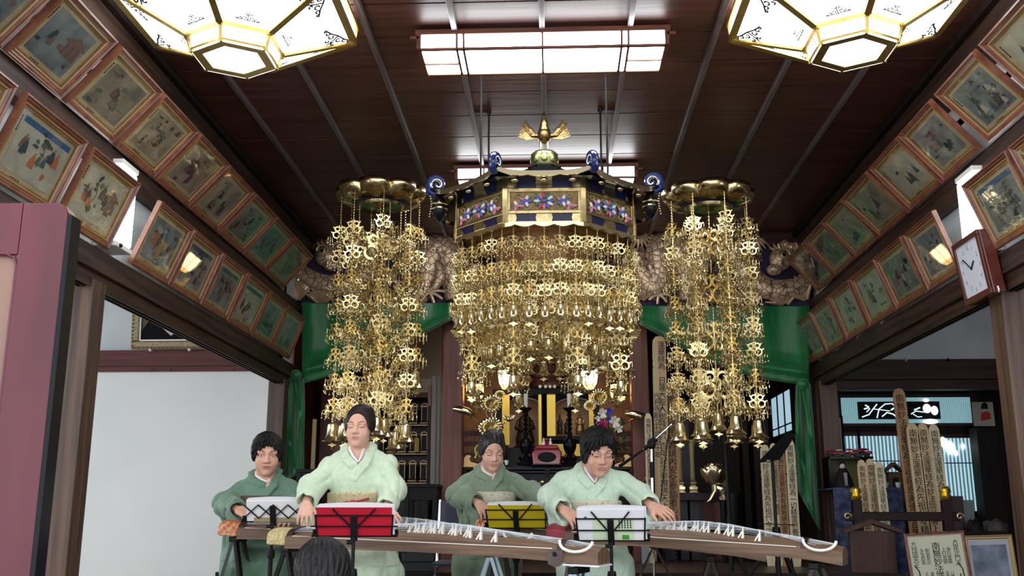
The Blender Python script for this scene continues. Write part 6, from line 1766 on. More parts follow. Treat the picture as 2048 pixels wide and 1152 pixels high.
for r_ in range(3):
    zr = ZR[r_]
    obj('shelf', MB().box(-cw + .02, cw - .02, .0, .27, zr - .012, zr), BLACK, cab); obj('shelf_gilt_edge', MB().box(-cw + .02, cw - .02, -.004, 0, zr - .012, zr - .004), GOLDD, cab)
    n = 5
    for k in range(n):
        x = -cw + .06 + (2 * cw - .12) * k / (n - 1)
        tb2 = thing('memorial_tablet', 'gilt edged memorial tablet, %s in the %s row of the cabinet' % (('leftmost', 'second from left', 'middle one', 'second from right', 'rightmost')[k], ('bottom', 'middle', 'top')[r_]), 'tablet', ((x0 + x1) / 2 + x, 10.57, zr + .34), 0, 'memorial tablets in the left bay cabinet')
        obj('foot', MB().box(-.045, .045, -.03, .05, 0, .04), TABM, tb2, bevel=.004); obj('foot_gilding', MB().box(-.046, .046, -.034, -.03, .014, .022), GOLDD, tb2)
        obj('upright', MB().box(-.03, .03, 0, .02, .04, .19), TABM, tb2)
        obj('gilt_border', MB().box(-.034, -.028, -.004, .0, .04, .19).box(.028, .034, -.004, 0, .04, .19).box(-.04, .04, -.004, 0, .19, .202).tube([(-.04, -.002, .2), (-.02, -.002, .222), (0, -.002, .228), (.02, -.002, .222), (.04, -.002, .2)], .005, 5), GOLDD, tb2)
tag(wbox('yellow_paper_tag', 829, 838, 876, 904, 10.492, .004, mat('yellowed_paper', rgb(176, 146, 70), .7)), 'yellowed paper tag hanging before the tablet cabinet', 'tag')
# speaker and black bench in the left bay
sp = thing('black_loudspeaker', 'black loudspeaker box behind the left chandelier strands', 'loudspeaker', at(702, 850, 10.0))
wbox('cabinet_body', 676, 735, 770, 862, 10.0, .25, BLKMETAL, sp, .01); wbox('grille', 680, 731, 776, 856, 9.985, .015, mat('speaker_grille', (0.02, 0.02, 0.022), .8, bump=.5, scale=(200, 200, 200)), sp)
wbox('badge', 684, 692, 848, 855, 9.978, .008, WHITEP, sp)
for s in (684, 722): wbox('wall_bracket', s, s + 5, 800, 812, 10.24, .25, BLKMETAL, sp)
for (a_, b2, y0, lab, Yb) in ((806, 876, 968, 'black bench table right of the front player', 9.0), (590, 640, 938, 'black bench table behind the far left player', 9.0)):
    x0, x1, _, _, z0, z1 = W(a_, b2, y0, y0 + 30, Yb, .4)
    t = thing('black_bench', lab, 'table', ((x0 + x1) / 2, Yb, .34), 0, 'black benches in the left bay'); h_ = z1 - .34; hw_ = (x1 - x0) / 2
    obj('top', MB().box(-hw_, hw_, 0, .4, h_ - .03, h_), BLKMETAL, t, bevel=.004); obj('apron', MB().box(-hw_ + .02, hw_ - .02, .02, .38, h_ - .14, h_ - .03), BLKMETAL, t)
    for sx_ in (-1, 1):
        for sy_ in (.03, .37): obj('leg', MB().box(sx_ * (hw_ - .03) - .02, sx_ * (hw_ - .03) + .02, sy_ - .02, sy_ + .02, 0, h_ - .03), BLKMETAL, t)
    for q in range(3): obj('slat', MB().box(-hw_ + .05 + q * (2 * hw_ - .1) / 3, -hw_ + .08 + q * (2 * hw_ - .1) / 3, .03, .05, 0.02, h_ - .14), BLKMETAL, t)
t = thing('cable_crate', 'dark crate of white tubes on the step beside the folding chair', 'crate', at(840, 1150, 7.6))
t.location.z = .34
obj('crate_box', MB().box(-.12, .12, -.1, .1, 0, .14), mat('dark_blue_plastic', rgb(26, 28, 36), .5), t, bevel=.006)
obj('crate_rim', MB().box(-.125, .125, -.106, -.1, .065, .075).box(-.125, .125, -.106, .106, .14, .15), BLKMETAL, t)
for k in range(5): obj('white_tube', MB().tube([(-.09 + .04 * k, -.03, .15), (-.08 + .04 * k, -.03, .21), (-.06 + .04 * k, -.02, .235)], .009, 8), WHITEP, t, smooth=True)

# ================================================================ right bay
TOBA = mat('pale_cedar_board', rgb(208, 184, 146), .6, col2=rgb(190, 162, 124), scale=(40, 40, 2), objrand=20); TOBD = mat('brown_cedar_board', rgb(176, 134, 92), .6, col2=rgb(154, 114, 78), scale=(40, 40, 2), objrand=20)
TOBL = mat('bleached_cedar_board', rgb(220, 206, 174), .6, col2=rgb(200, 184, 150), scale=(40, 40, 2), objrand=20)
SUT = '南無妙法蓮華経'
def sotoba(px, wpx, y0, y1, Y, label, txt, m, grp, lean=0.0, zfoot=None, cols=1, size=None, col2=None):
    """long votive board with notched head and a column of brush characters"""
    top_ = at(px, y0, Y); bot = at(px, y1, Y); w_ = (at(px + wpx, y0, Y).x - top_.x)
    zb = bot.z if zfoot is None else zfoot
    t = thing('votive_board', label, 'board', (top_.x + (bot.x - top_.x) * 0, Y, zb), 0, grp, Euler((0, lean, 0)))
    h = top_.z - zb; hw = w_ / 2
    out = [(-hw * .7, 0), (hw * .7, 0), (hw, .09)]
    for zz_ in (h - .30, h - .24): out += [(hw, zz_), (hw * .90, zz_ + .012), (hw, zz_ + .024)]
    out += [(hw, h - .10), (hw * .92, h - .04), (hw * .55, h - .008), (0, h), (-hw * .55, h - .008), (-hw * .92, h - .04), (-hw, h - .10)]
    for zz_ in (h - .24, h - .30): out += [(-hw, zz_ + .024), (-hw * .90, zz_ + .012), (-hw, zz_)]
    out += [(-hw, .09)]
    bd = obj('board', MB().prism(out, 0, .014), m, t)
    sz = size or w_ * .72
    me = text_mesh('brush_text', txt, sz, INK, .0006, True, space=.92)
    zx = max(v.co.z for v in me.vertices) if len(me.vertices) else 0
    link('brush_text', me, t, (w_ * (.16 if col2 else 0), -.0016, h - .05 - zx))
    if col2:
        me = text_mesh('brush_text', col2[0], sz * .9, INK, .0006, True, space=.92)
        link('brush_text', me, t, (-w_ * .24, -.0016, h - col2[1]))
    return t
G1 = 'tall votive boards beside the right altar pillar'
sotoba(1313, 27, 672, 1076, 9.2, 'pale votive board with two columns of small characters beside the right altar pillar', '蓮華経為　日蓮大聖人御降誕八百年記念奉讃佛天上異体同心為無事円成', TOBA, G1, .012, size=.072, col2=('光長寺創立七百五十年', .58))
sotoba(1338, 24, 763, 1078, 9.24, 'brown votive board with bold characters right of the two column board', SUT + '為境内安全参詣者心願成就皆令満足', TOBD, G1, .012, size=.078)
sotoba(1296, 15, 826, 1072, 9.12, 'narrow votive board left of the two column board', SUT + '為霊追善供養菩提也', TOBL, G1, .0, zfoot=.34)
G2 = 'votive boards beside the right green curtain'
for i, (px, wp, y0, y1, m, tx, lab) in enumerate(((1529, 19, 889, 1152, TOBL, SUT + '為先祖代々之霊', 'pale wide board, leftmost of the group by the right curtain'), (1546, 15, 886, 1152, TOBL, SUT + '為水子之霊位', 'narrow pale board, second from the left by the right curtain'),
                                                (1560, 17, 893, 1152, TOBD, SUT + '為有縁無縁之霊', 'orange-brown board between pale boards by the right curtain'), (1579, 19, 878, 1152, TOBL, SUT + '為一切精霊供養塔', 'bleached board, the tallest by the right curtain'))):
    sotoba(px, wp, y0, y1, 8.6 - .03 * i, lab, tx, m, G2, .0, zfoot=.34)
tb3 = thing('board_tie_wire', 'thin dark wire tied around the boards by the right curtain', 'wire', at(1520, 1048, 8.5)); p0 = at(1516, 1047, 8.48) - tb3.location; p1 = at(1590, 1050, 8.48) - tb3.location
obj('wire', MB().tube([p0, p1], .004, 5), BLKMETAL, tb3)

# low black rail with gilt candlesticks, red cabinet and big lotus
x0, x1, _, _, z0, z1 = W(1300, 1452, 985, 1001, 9.35, .1)
t = thing('low_black_rail', 'dark lacquered low railing in front of the right bay', 'railing', ((x0 + x1) / 2, 9.35, .34))
hw_ = (x1 - x0) / 2
obj('rail', MB().box(-hw_, hw_, 0, .07, z0 - .34, z1 - .34), mat('purple_black_lacquer', rgb(40, 28, 42), .4, spec=.2), t, bevel=.005)
for s in (-1, 1): obj('post', MB().box(s * hw_ - .035, s * hw_ + .035, -.01, .08, 0, z1 - .34 + .05), BLACK, t, bevel=.004)
obj('lower_rail', MB().box(-hw_, hw_, .01, .06, .12, .18), BLACK, t)
fn = obj('gilt_finial', MB().lathe([(.03, 0), (.035, .02), (.05, .06), (.035, .1), (.012, .125), (0, .13)], 12, (-hw_, .035, z1 - .29)), GOLDB, t, smooth=True)
obj('gilt_finial', MB().lathe([(.03, 0), (.035, .02), (.05, .06), (.035, .1), (.012, .125), (0, .13)], 12, (hw_, .035, z1 - .29)), GOLDB, t, smooth=True)
tag(obj('grey_block', MB().box(-.03, .03, 0, .06, .34 - at(1288, 1005, 9.0).z, .12).shift(at(1288, 1005, 9.0)), mat('grey_stone', rgb(130, 134, 140), .8), bevel=.004), 'narrow grey post block in front of the right altar pillar', 'block')
for i, px in enumerate((1341, 1362, 1387)):
    b_ = at(px, 990, 9.75); h_ = at(px, 880 if i else 905, 9.75).z - b_.z
    t = thing('gilt_candlestick', ('gilt candlestick half hidden by the brown votive board', 'gilt candlestick, middle of the three in the right bay', 'gilt candlestick nearest the big gold lotus')[i], 'candlestick', b_, 0, 'gilt candlesticks in the right bay')
    obj('stepped_base', MB().lathe([(.06, 0), (.062, .03), (.04, .035), (.055, .05), (.055, .08), (.03, .085), (.045, .11), (.03, .14), (.022, .15)], 4, ph=PI / 4), GOLDB, t, bevel=.003)
    obj('stem', MB().lathe([(.024, .14), (.02, h_ * .6), (.026, h_), (0, h_ + .005)], 10), mat('aged_ivory', rgb(170, 156, 110), .5), t, smooth=True)
    obj('base_plinth', MB().box(-.07, .07, -.07, .07, .345 - b_.z, 0), BLACK, t)
b_ = at(1424, 1000, 9.1); t = thing('big_gold_lotus', 'large gilded lotus flower with curved stem in the right bay', 'ornament', (b_.x, 9.1, b_.z))
obj('stand_block', MB().lathe([(.045, 0), (.05, .03), (.03, .04), (.04, .08), (.025, .1)], 12, (.1, 0, .0)), GOLDB, t, smooth=True)
obj('stand_column', MB().tube([(.1, .02, 0), (.1, .02, -b_.z + .34)], .03, 10), BLACK, t)
c_ = at(1427, 945, 9.1) - Vector(t.location)
obj('curved_stem', MB().tube([tuple(c_ + Vector((.0, 0, -.06))), tuple(c_ + Vector((.0, -.02, -.16))), tuple(c_ + Vector((-.05, -.05, -.24))), tuple(c_ + Vector((-.08, -.06, -.26)))], [.03, .022, .016, .006], 8), GOLDB, t, smooth=True)
obj('stem_joint', MB().tube([tuple(c_ + Vector((.0, 0, -.12))), (.1, .0, .09)], .025, 8), GOLDB, t, smooth=True)
ctr = obj('lotus_heart', MB().ell(c_, (.07, .07, .07), 14, 10), GOLDB, t, smooth=True)
for ring, (n, rad, tl, ln) in enumerate(((6, .042, .0, .075), (7, .062, .12, .08), (7, .078, .42, .08))):
    for k in range(n):
        g = 2 * PI * (k + .5 * ring) / n
        R_ = Matrix.Rotation(g, 3, 'Z') @ Matrix.Rotation(tl, 3, 'Y')
        obj('lotus_petal', MB().ell(c_ + Vector((rad * math.cos(g), rad * math.sin(g), -.02 - .02 * ring)) + R_ @ Vector((0, 0, .03)), (.016, .058, ln), 12, 8, R_), GOLDB, ctr, smooth=True)
x0, x1, _, _, z0, z1 = W(1385, 1448, 1004, 1056, 9.9, .3)
t = thing('red_wood_cabinet', 'low red-brown cabinet behind the dark railing', 'cabinet', ((x0 + x1) / 2, 9.9, .34)); hw_ = (x1 - x0) / 2
obj('carcass', MB().box(-hw_, hw_, 0, .3, 0, z1 - .34), REDW, t); obj('door', MB().box(-hw_ + .03, hw_ - .03, -.012, 0, .08, z1 - .38), mat('red_door_wood', rgb(110, 40, 30), .4), t, bevel=.006); obj('top', MB().box(-hw_ - .02, hw_ + .02, -.02, .3, z1 - .34, z1 - .31), REDX, t)
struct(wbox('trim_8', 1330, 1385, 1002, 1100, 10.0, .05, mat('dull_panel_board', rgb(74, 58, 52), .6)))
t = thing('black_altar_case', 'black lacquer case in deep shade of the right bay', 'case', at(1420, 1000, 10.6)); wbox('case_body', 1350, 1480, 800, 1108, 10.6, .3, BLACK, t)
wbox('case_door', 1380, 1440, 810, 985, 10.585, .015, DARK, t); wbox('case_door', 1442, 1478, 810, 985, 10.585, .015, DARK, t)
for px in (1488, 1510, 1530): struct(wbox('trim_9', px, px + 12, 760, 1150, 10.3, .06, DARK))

# side window of the altar room
WINM = mat('frosted_daylight_pane', (0.5, 0.7, 0.8), .5, col2=(0.42, 0.62, 0.74), emit=.55)
wn = struct(obj('window_1', MB().box(2.355, 2.385, 9.95, 10.95, 1.56, 2.0), BLKMETAL))
for k in range(3):
    obj('pane', MB().box(2.345, 2.355, 10.0 + .31 * k, 10.28 + .31 * k, 1.66, 1.98), WINM, wn)
    obj('lower_pane', MB().box(2.345, 2.355, 10.0 + .31 * k, 10.28 + .31 * k, 1.58, 1.64), WINM, wn)
for k in range(4): obj('glazing_bar', MB().box(2.335, 2.36, 9.97 + .31 * k, 9.995 + .31 * k, 1.56, 2.0), BLKMETAL, wn)

# microphone on a boom stand
b_ = at(1308, 1090, 7.0); t = thing('microphone_stand', 'chrome boom microphone stand with black joint right of the spectacled player', 'microphone stand', (b_.x, 7.0, 0))
J = at(1303, 888, 7.0) - Vector(t.location)
obj('pole', MB().tube([(0, 0, b_.z), tuple(J)], .011, 10), CHROME, t, smooth=True)
obj('grip_sleeve', MB().tube([tuple(Vector((0, 0, b_.z)).lerp(J, .66)), tuple(Vector((0, 0, b_.z)).lerp(J, .82))], .017, 10), BLKMETAL, t, smooth=True)
obj('boom_joint', MB().ell(J, (.03, .025, .04), 10, 8), BLKMETAL, t, smooth=True)
e1, e2 = at(1344, 848, 6.95) - Vector(t.location), at(1286, 900, 7.02) - Vector(t.location)
obj('boom_arm', MB().tube([e1, e2], .007, 8), CHROME, t); obj('boom_clutch', MB().tube([J.lerp(e1, .25), J.lerp(e2, .9)], .014, 8), BLKMETAL, t)
mcr = at(1240, 932, 6.8) - Vector(t.location)
obj('microphone', MB().tube([e2, mcr], [.008, .012], 8), BLKMETAL, t, smooth=True)
obj('leg_hub', MB().lathe([(.03, 0), (.035, .03), (.02, .07)], 10, (0, 0, b_.z - .02)), BLKMETAL, t, smooth=True)
for k in range(3):
    a = 2 * PI * k / 3 + .4; obj('leg', MB().tube([(0, 0, b_.z), (.3 * math.cos(a), .3 * math.sin(a), .012)], .008, 8), CHROME, t)
obj('cable', MB().tube([tuple(e1), (e1.x - .02, e1.y, e1.z - .02), (.06, .01, J.z - .35), (.03, .01, b_.z + .2), (.02, 0, b_.z)], .004, 6), BLKMETAL, t, smooth=True)
# black sheet stand seen edge-on and a lighting tripod
def tripod(px, ytop, Y, label, plate_px=None, name='black_tripod_stand'):
    b_ = at(px, 1120, Y); t = thing(name, label, 'stand', (b_.x, Y, 0), 0, 'black stands in the right bay'); zt_ = at(px, ytop, Y).z
    obj('pole', MB().tube([(0, 0, .25), (0, 0, zt_)], .012, 8), BLKMETAL, t); obj('lower_tube', MB().tube([(0, 0, .2), (0, 0, zt_ * .55)], .018, 8), BLKMETAL, t)
    for k in range(3):
        a = 2 * PI * k / 3 + .9
        obj('leg', MB().tube([(0, 0, .62), (.42 * math.cos(a), .42 * math.sin(a), .01)], .012, 8), BLKMETAL, t); obj('brace', MB().tube([(0, 0, .25), (.24 * math.cos(a), .24 * math.sin(a), .28)], .007, 6), BLKMETAL, t)
    obj('collar', MB().lathe([(.025, 0), (.03, .03), (.025, .06)], 10, (0, 0, .6)), BLKMETAL, t)
    if plate_px:
        c0, c1, c2, c3 = [at(*p, Y - .08 + d) - Vector(t.location) for p, d in zip(plate_px, (0, 0, .2, .2))]
        obj('desk_plate', MB().add([c0, c1, c2, c3], [(0, 1, 2, 3)]), BLKMETAL, t, thick=.01)
        obj('paper_clip', MB().ell((c0 + c1) / 2, (.02, .01, .012), 8, 6), CHROME, t)
    return t
tripod(1556, 905, 7.2, 'black music stand with tilted desk in front of the boards by the right curtain', [(1516, 925), (1560, 918), (1592, 868), (1572, 866)])
tripod(1462, 868, 7.6, 'tall thin black tripod beside the big gold lotus')
tag(obj('white_lens_lamp', MB().lathe([(.0, 0), (.03, .005), (.035, .02), (.02, .05), (0, .055)], 12).xf(Matrix.Rotation(PI / 2, 4, 'X')).shift(at(1461, 868, 7.55)), WHITEP, smooth=True), 'small round white lamp on top of the thin tripod', 'lamp')

# ================================================================ right aisle
def stripes(name, c1, c2, sc_, e_):
    m = bpy.data.materials.new(name); m.use_nodes = True; nt = m.node_tree; N, L_ = nt.nodes, nt.links; b = N['Principled BSDF']
    tc = N.new('ShaderNodeTexCoord'); wv = N.new('ShaderNodeTexWave'); wv.inputs['Scale'].default_value = sc_; wv.bands_direction = 'X'; wv.inputs['Distortion'].default_value = .3
    rp = N.new('ShaderNodeValToRGB'); rp.color_ramp.elements[0].color = (*c1, 1); rp.color_ramp.elements[1].color = (*c2, 1); rp.color_ramp.elements[0].position = .3; rp.color_ramp.elements[1].position = .6
    L_.new(tc.outputs['Object'], wv.inputs['Vector']); L_.new(wv.outputs['Fac'], rp.inputs['Fac']); L_.new(rp.outputs['Color'], b.inputs['Emission Color']); b.inputs['Emission Strength'].default_value = e_
    b.inputs['Base Color'].default_value = (.3, .4, .45, 1); return m
BLIND = stripes('daylit_reed_blind', rgb(40, 84, 104), rgb(176, 212, 220), 8, .62); BLINDF = stripes('daylit_fine_blind', rgb(90, 140, 150), rgb(150, 192, 198), 16, .5)
GLARE = mat('painted_daylight_glare', (1, 1, 1), .5, col2=(1, 1, 1), emit=1.6)  # glowing white that stands in for daylight glare through the blinds
YW = 11.0
ww_ = struct(wbox('wall_right_back', 1600, 2100, 700, 1200, YW + .12, .05, DARK))
w2 = struct(wbox('window_2', 1655, 1955, 788, 852, YW + .06, .05, WOODX)); wbox('blind', 1662, 1942, 795, 846, YW + .04, .02, BLINDF, w2, org=(0, 0, 0))
pn = wbox('carved_screen_panel', 1717, 1880, 803, 838, YW, .03, INK, w2, org=(0, 0, 0))
CUT = mat('daylit_cutout', (.7, .9, .95), .5, col2=(.72, .9, .95), emit=.75)
def stroke(pts, r): return MB().tube([at(a, b, YW - .004) for a, b in pts], r * .42, 5, flat=.3, up=(0, 1, 0))
for pts, r in (([(1724, 834), (1738, 829), (1746, 818), (1754, 808)], .016), ([(1728, 818), (1738, 815)], .02), ([(1730, 810), (1738, 814)], .018), ([(1733, 824), (1740, 817)], .014), ([(1754, 836), (1758, 818), (1770, 808), (1784, 807), (1796, 818), (1802, 836)], .016), ([(1764, 833), (1774, 825), (1786, 828), (1796, 836)], .018), ([(1748, 818), (1766, 820), (1780, 822)], .012), ([(1782, 820), (1788, 816)], .022),
               ([(1822, 828), (1832, 822), (1846, 824), (1858, 824)], .014), ([(1828, 820), (1840, 815)], .02), ([(1826, 828), (1836, 834), (1844, 833)], .012)):
    obj('orchid_cutout', stroke(pts, r), CUT, pn)
for (a, b, c, d) in ((1846, 1862, 808, 826), (1862, 1876, 812, 830), (1846, 1876, 838, 848), (1846, 1858, 797, 804)):
    p = at((a + b) / 2, (c + d) / 2, YW - .008); obj('painted_glare', MB().ell(p, ((b - a) / 2 * YW / 2000, .004, (d - c) / 2 * YW / 2000), 14, 8), GLARE, w2)  # glare added as glowing blobs in front of the screen, no openings
for i, (a, b, c, d) in enumerate(((1688, 1718, 872, 975), (1726, 1801, 872, 1000), (1890, 1962, 876, 1022))):
    wq = struct(wbox('window_%d' % (3 + i), a - 6, b + 6, c - 8, d + 4, YW + .06, .05, WOODX)); wbox('blind', a, b, c, d, YW + .04, .02, BLIND, wq, org=(0, 0, 0))
    wbox('blind_cord', a, b, c + 49, c + 51, YW + .03, .01, mat('blind_cord_dark', rgb(50, 80, 90), .6), wq, org=(0, 0, 0))
    if i == 2:
        for (px, py, r) in ((1900, 895, 9), (1926, 893, 4), (1958, 890, 5), (1886, 884, 7), (1912, 906, 4)): obj('painted_glare', MB().ell(at(px, py, YW + .02), (r * .0052, .004, r * .008), 12, 8), GLARE, wq)
struct(wbox('trim_10', 1968, 2012, 855, 1152, YW - .3, .2, DARK))
# doll poster cloth
t = thing('doll_print_cloth', 'white cloth with a printed kneeling figure in red, beside the window', 'wall hanging', at(1966, 858, 10.8))
wbox('cloth', 1946, 1988, 804, 852, 10.8, .01, mat('aged_white_cloth', rgb(178, 172, 160), .8), t)
o_ = Vector(t.location)
def flat(pts, Y, org): return MB().prism([((p := at(a, b, Y)).x - org.x, p.z - org.z) for a, b in pts], Y - .004 - org.y, Y - org.y)
obj('printed_robe', flat([(1962, 842), (1982, 838), (1980, 826), (1970, 822), (1962, 828)], 10.795, o_), mat('print_red', rgb(190, 44, 40), .7), t)
obj('printed_hair', flat([(1962, 818), (1976, 818), (1974, 808), (1968, 804), (1963, 809)], 10.795, o_), INK, t); obj('printed_face', flat([(1965, 824), (1972, 823), (1971, 818), (1965, 818)], 10.795, o_), mat('print_skin', rgb(210, 190, 170), .7), t)
# votive boards in the aisle
G3 = 'votive boards in the right aisle'
for (px, wp, y0, m, tx, lab, ln) in ((1812, 25, 776, TOBD, SUT + '為宗祖報恩謝徳八百年大法要', 'brown board, the tallest of all in the right aisle', .035), (1836, 24, 846, TOBA, SUT + '為先祖代々精霊追善供養', 'board just right of the tallest one in the right aisle', .035),
                                 (1857, 22, 846, TOBA, SUT + '為妙法院日等上人報恩謝徳', 'third of the four long boards in the right aisle', .035), (1879, 22, 848, TOBL, SUT + '為當山歴代諸上人報恩', 'bleached board, rightmost of the four long ones in the right aisle', .035),
                                 (1731, 18, 919, TOBA, SUT + '為先祖代々菩提', 'leftmost short board behind the gold knobbed rack', .03), (1748, 19, 917, TOBA, SUT + '為有縁精霊菩提', 'middle short board behind the gold knobbed rack', .03), (1766, 18, 922, TOBL, SUT + '為水子霊位', 'bleached short board behind the gold knobbed rack', .03)):
    sotoba(px, wp, y0, 1150, 8.3 + (px % 7) * .02, lab, tx, m, G3, -ln, zfoot=.0)
# rack with gilt knobs
x0, x1, _, _, z0, z1 = W(1717, 1897, 1024, 1042, 8.0, .05); t = thing('gold_knobbed_rack', 'dark red rack with gilt knobs and scroll ends in the right aisle', 'rack', ((x0 + x1) / 2, 8.0, 0)); hw_ = (x1 - x0) / 2
RK = mat('dark_red_black_lacquer', rgb(34, 12, 14), .4, spec=.15)
obj('crossbar', MB().box(-hw_ - .09, hw_ + .09, 0, .05, z0, z1), RK, t, bevel=.006)
for s in (-1, 1):
    obj('post', MB().box(s * hw_ - .035, s * hw_ + .035, -.005, .055, 0, z1 + .09), RK, t, bevel=.004)
    obj('gilt_knob', MB().lathe([(.03, 0), (.04, .01), (.045, .03), (.03, .045), (.045, .06), (.04, .085), (.02, .1), (0, .105)], 14, (s * hw_, .025, z1 + .09)), mat('yellow_gilt', (.9, .65, .1), .25, .9), t, smooth=True)
    zc_ = (z0 + z1) / 2
    obj('scroll_end', MB().tube([(s * (hw_ + .085) + .03 * (1 - i / 16) * math.cos(i * .5), -.004, zc_ + .03 * (1 - i / 16) * math.sin(i * .5)) for i in range(13)], .006, 6), mat('pale_gilt', (.85, .7, .4), .35, .7), t, smooth=True)
    obj('foot', MB().box(s * hw_ - .05, s * hw_ + .05, -.15, .2, 0, .05), RK, t)
# wooden notice board with little roof
x0, x1, _, _, z0, z1 = W(1702, 1792, 1062, 1152, 7.6, .05); t = thing('roofed_notice_board', 'brown wooden notice board with a small gabled roof, below the gold knobbed rack', 'notice board', ((x0 + x1) / 2, 7.6, 0)); hw_ = (x1 - x0) / 2
NB = mat('weathered_brown_board', rgb(72, 46, 38), .7, col2=rgb(58, 36, 30), scale=(30, 30, 2), bump=.3)
obj('board', MB().box(-hw_, hw_, 0, .03, .15, z1), NB, t); obj('roof', MB().prism([(-hw_ - .05, z1 - .02), (0, z1 + .05), (hw_ + .05, z1 - .02), (hw_ + .05, z1 + .01), (0, z1 + .085), (-hw_ - .05, z1 + .01)], -.04, .07), NB, t, bevel=.003)
for s in (-1, 1): obj('leg', MB().box(s * hw_ * .7 - .02, s * hw_ * .7 + .02, .03, .06, 0, z1), NB, t)
# calligraphy and photograph in frames
def leaning_frame(px0, px1, y0, Y, h, label, name, cat, fm, ground, ln, roll=0.0, fw=.02):
    a, b = at(px0, y0, Y), at(px1, y0, Y); w_ = b.x - a.x
    t = thing(name, label, cat, ((a.x + b.x) / 2, Y, a.z - h), 0, None, Euler((-ln, roll, 0)))
    obj('frame', frame_rail_mesh(w_, h, fw, .02), fm, t); obj('sheet', MB().box(-w_ / 2 + fw * .8, w_ / 2 - fw * .8, -.008, 0, fw * .8, h - fw * .8), ground, t)
    return t, w_
t, w_ = leaning_frame(1819, 1940, 1064, 7.4, .62, 'framed mandala of brush calligraphy on cream paper at the lower right', 'calligraphy_frame', 'calligraphy', FRW, mat('cream_paper', rgb(206, 206, 184), .8), .05, -.06)
DKG = mat('green_black_ink', rgb(40, 58, 56), .7)
def chars(txt, size, x, z, m=INK):
    me = text_mesh('brush_text', txt, size, m, .0006, True, space=.85); link('brush_text', me, t, (x, -.009, z))
chars('南無妙法蓮華経', .062, 0, .50); chars('大持国天王', .042, -w_ * .36, .53, DKG); chars('大毘沙門天', .042, w_ * .33, .53, DKG)
for k, tx in enumerate(('多宝如来', '釈迦牟尼', '上行菩薩', '浄行菩薩')): chars(tx, .032, w_ * (-.24 + .09 * k if k < 2 else .12 + .08 * (k - 2)), .485, DKG)
for k, tx in enumerate(('文殊師利', '普賢菩薩', '天照大神', '八幡大菩')): chars(tx, .026, w_ * (-.22 + .09 * k if k < 2 else .12 + .08 * (k - 2)), .33, DKG)
for s in (-1, 1):
    obj('long_flourish', MB().tube([(s * w_ * .36 - .015, -.009, .40), (s * w_ * .36 + .01, -.009, .36), (s * w_ * .36 + .016, -.009, .20), (s * w_ * .36, -.009, .12), (s * w_ * .36 - .018, -.009, .22), (s * w_ * .36 - .012, -.009, .33)], .005, 5, flat=.2, up=(0, 1, 0)), DKG, t)
t, w_ = leaning_frame(1932, 2030, 1070, 7.7, .6, 'gilt framed blue-grey photograph at the lower right corner', 'framed_photograph', 'photograph', mat('thin_gold_frame', (.5, .36, .16), .4, .5), mat('white_mount', rgb(190, 194, 204), .7), .05, -.03, .03)
pc = obj('photo', MB().box(-w_ / 2 + .05, w_ / 2 - .05, -.0095, -.008, .06, .53), mat('blue_grey_photo', rgb(70, 84, 112), .5, col2=rgb(150, 160, 180), scale=(7, 7, 7)), t)
obj('glass', MB().box(-w_ / 2 + .03, w_ / 2 - .03, -.013, -.012, .03, .57), GLASSM, t)
# blue mottled cloth stand with objects on it
x0, x1, _, _, z0, z1 = W(1672, 1812, 976, 1150, 8.9, .5); t = thing('blue_cloth_stand', 'stand draped in mottled blue cloth behind the votive boards', 'stand', ((x0 + x1) / 2, 8.9, 0)); hw_ = (x1 - x0) / 2
BLC = mat('mottled_blue_cloth', rgb(38, 48, 92), .8, col2=rgb(92, 104, 134), scale=(14, 14, 14), detail=6, lo=.4, hi=.65)
obj('drape', MB().grid(lambda u, v: (-hw_ + 2 * hw_ * u, .015 * math.sin(u * 30) * (1 - v), z1 * v), 40, 10), BLC, t, smooth=True, thick=.006); obj('top_cloth', MB().box(-hw_, hw_, 0, .5, z1 - .01, z1 + .004), BLC, t)
zt2 = z1 + .004
def on_stand(px, Y): return Vector((at(px, 976, Y).x, Y, zt2))
p = on_stand(1688, 9.05); t = thing('shelf_doll', 'dark robed doll with a pale face in a niche under the pink flowers', 'doll', p)
obj('robe', MB().lathe([(.09, 0), (.08, .06), (.05, .14), (.03, .17)], 12), INK, t, smooth=True); obj('head', MB().ell((0, 0, .19), (.024, .024, .03), 10, 8), mat('doll_face', rgb(200, 196, 196), .5), t, smooth=True); obj('hair', MB().ell((0, .008, .205), (.028, .026, .024), 10, 8), INK, t, smooth=True); obj('sash', MB().box(-.012, .012, -.085, -.03, .0, .13), mat('pale_sash', rgb(150, 150, 160), .6), t)
p = on_stand(1700, 9.2); t = thing('flower_shelf', 'small dark shelf carrying pink flowers above the doll', 'shelf', p)
obj('shelf_board', MB().box(-.2, .18, -.15, .12, .255, .275), BLACK, t); obj('back_board', MB().box(-.2, .18, .12, .13, 0, .27), mat('olive_screen', rgb(110, 108, 64), .7), t)
for s in (-.19, .17): obj('shelf_post', MB().box(s - .01, s + .01, -.1, .12, 0, .255), BLACK, t)
random.seed(21); PINK = [mat('pink_flower_%d' % i, rgb(*c), .7) for i, c in enumerate(((150, 34, 70), (186, 60, 96), (210, 180, 170)))]
fb = tag(obj('pink_flower_garland', MB().tube([(p.x - .19 + .36 * i / 12, p.y - .08, p.z + .295 + .01 * math.sin(i * 2)) for i in range(13)], .02, 8), LEAFG, smooth=True), 'row of crimson and pink artificial flowers on the small dark shelf', 'flowers')
for k in range(22):
    q = Vector((p.x - .19 + .36 * k / 21, p.y - .09 + random.uniform(-.03, .03), p.z + .30 + random.uniform(-.01, .03))); r = random.uniform(.018, .032)
    obj('blossom', MB().lathe([(.2 * r, 0), (r, .3 * r), (r * .8, r * .7), (0, r * .5)], 10, q, .25, 5), PINK[k % 8 // 3], fb, smooth=True)
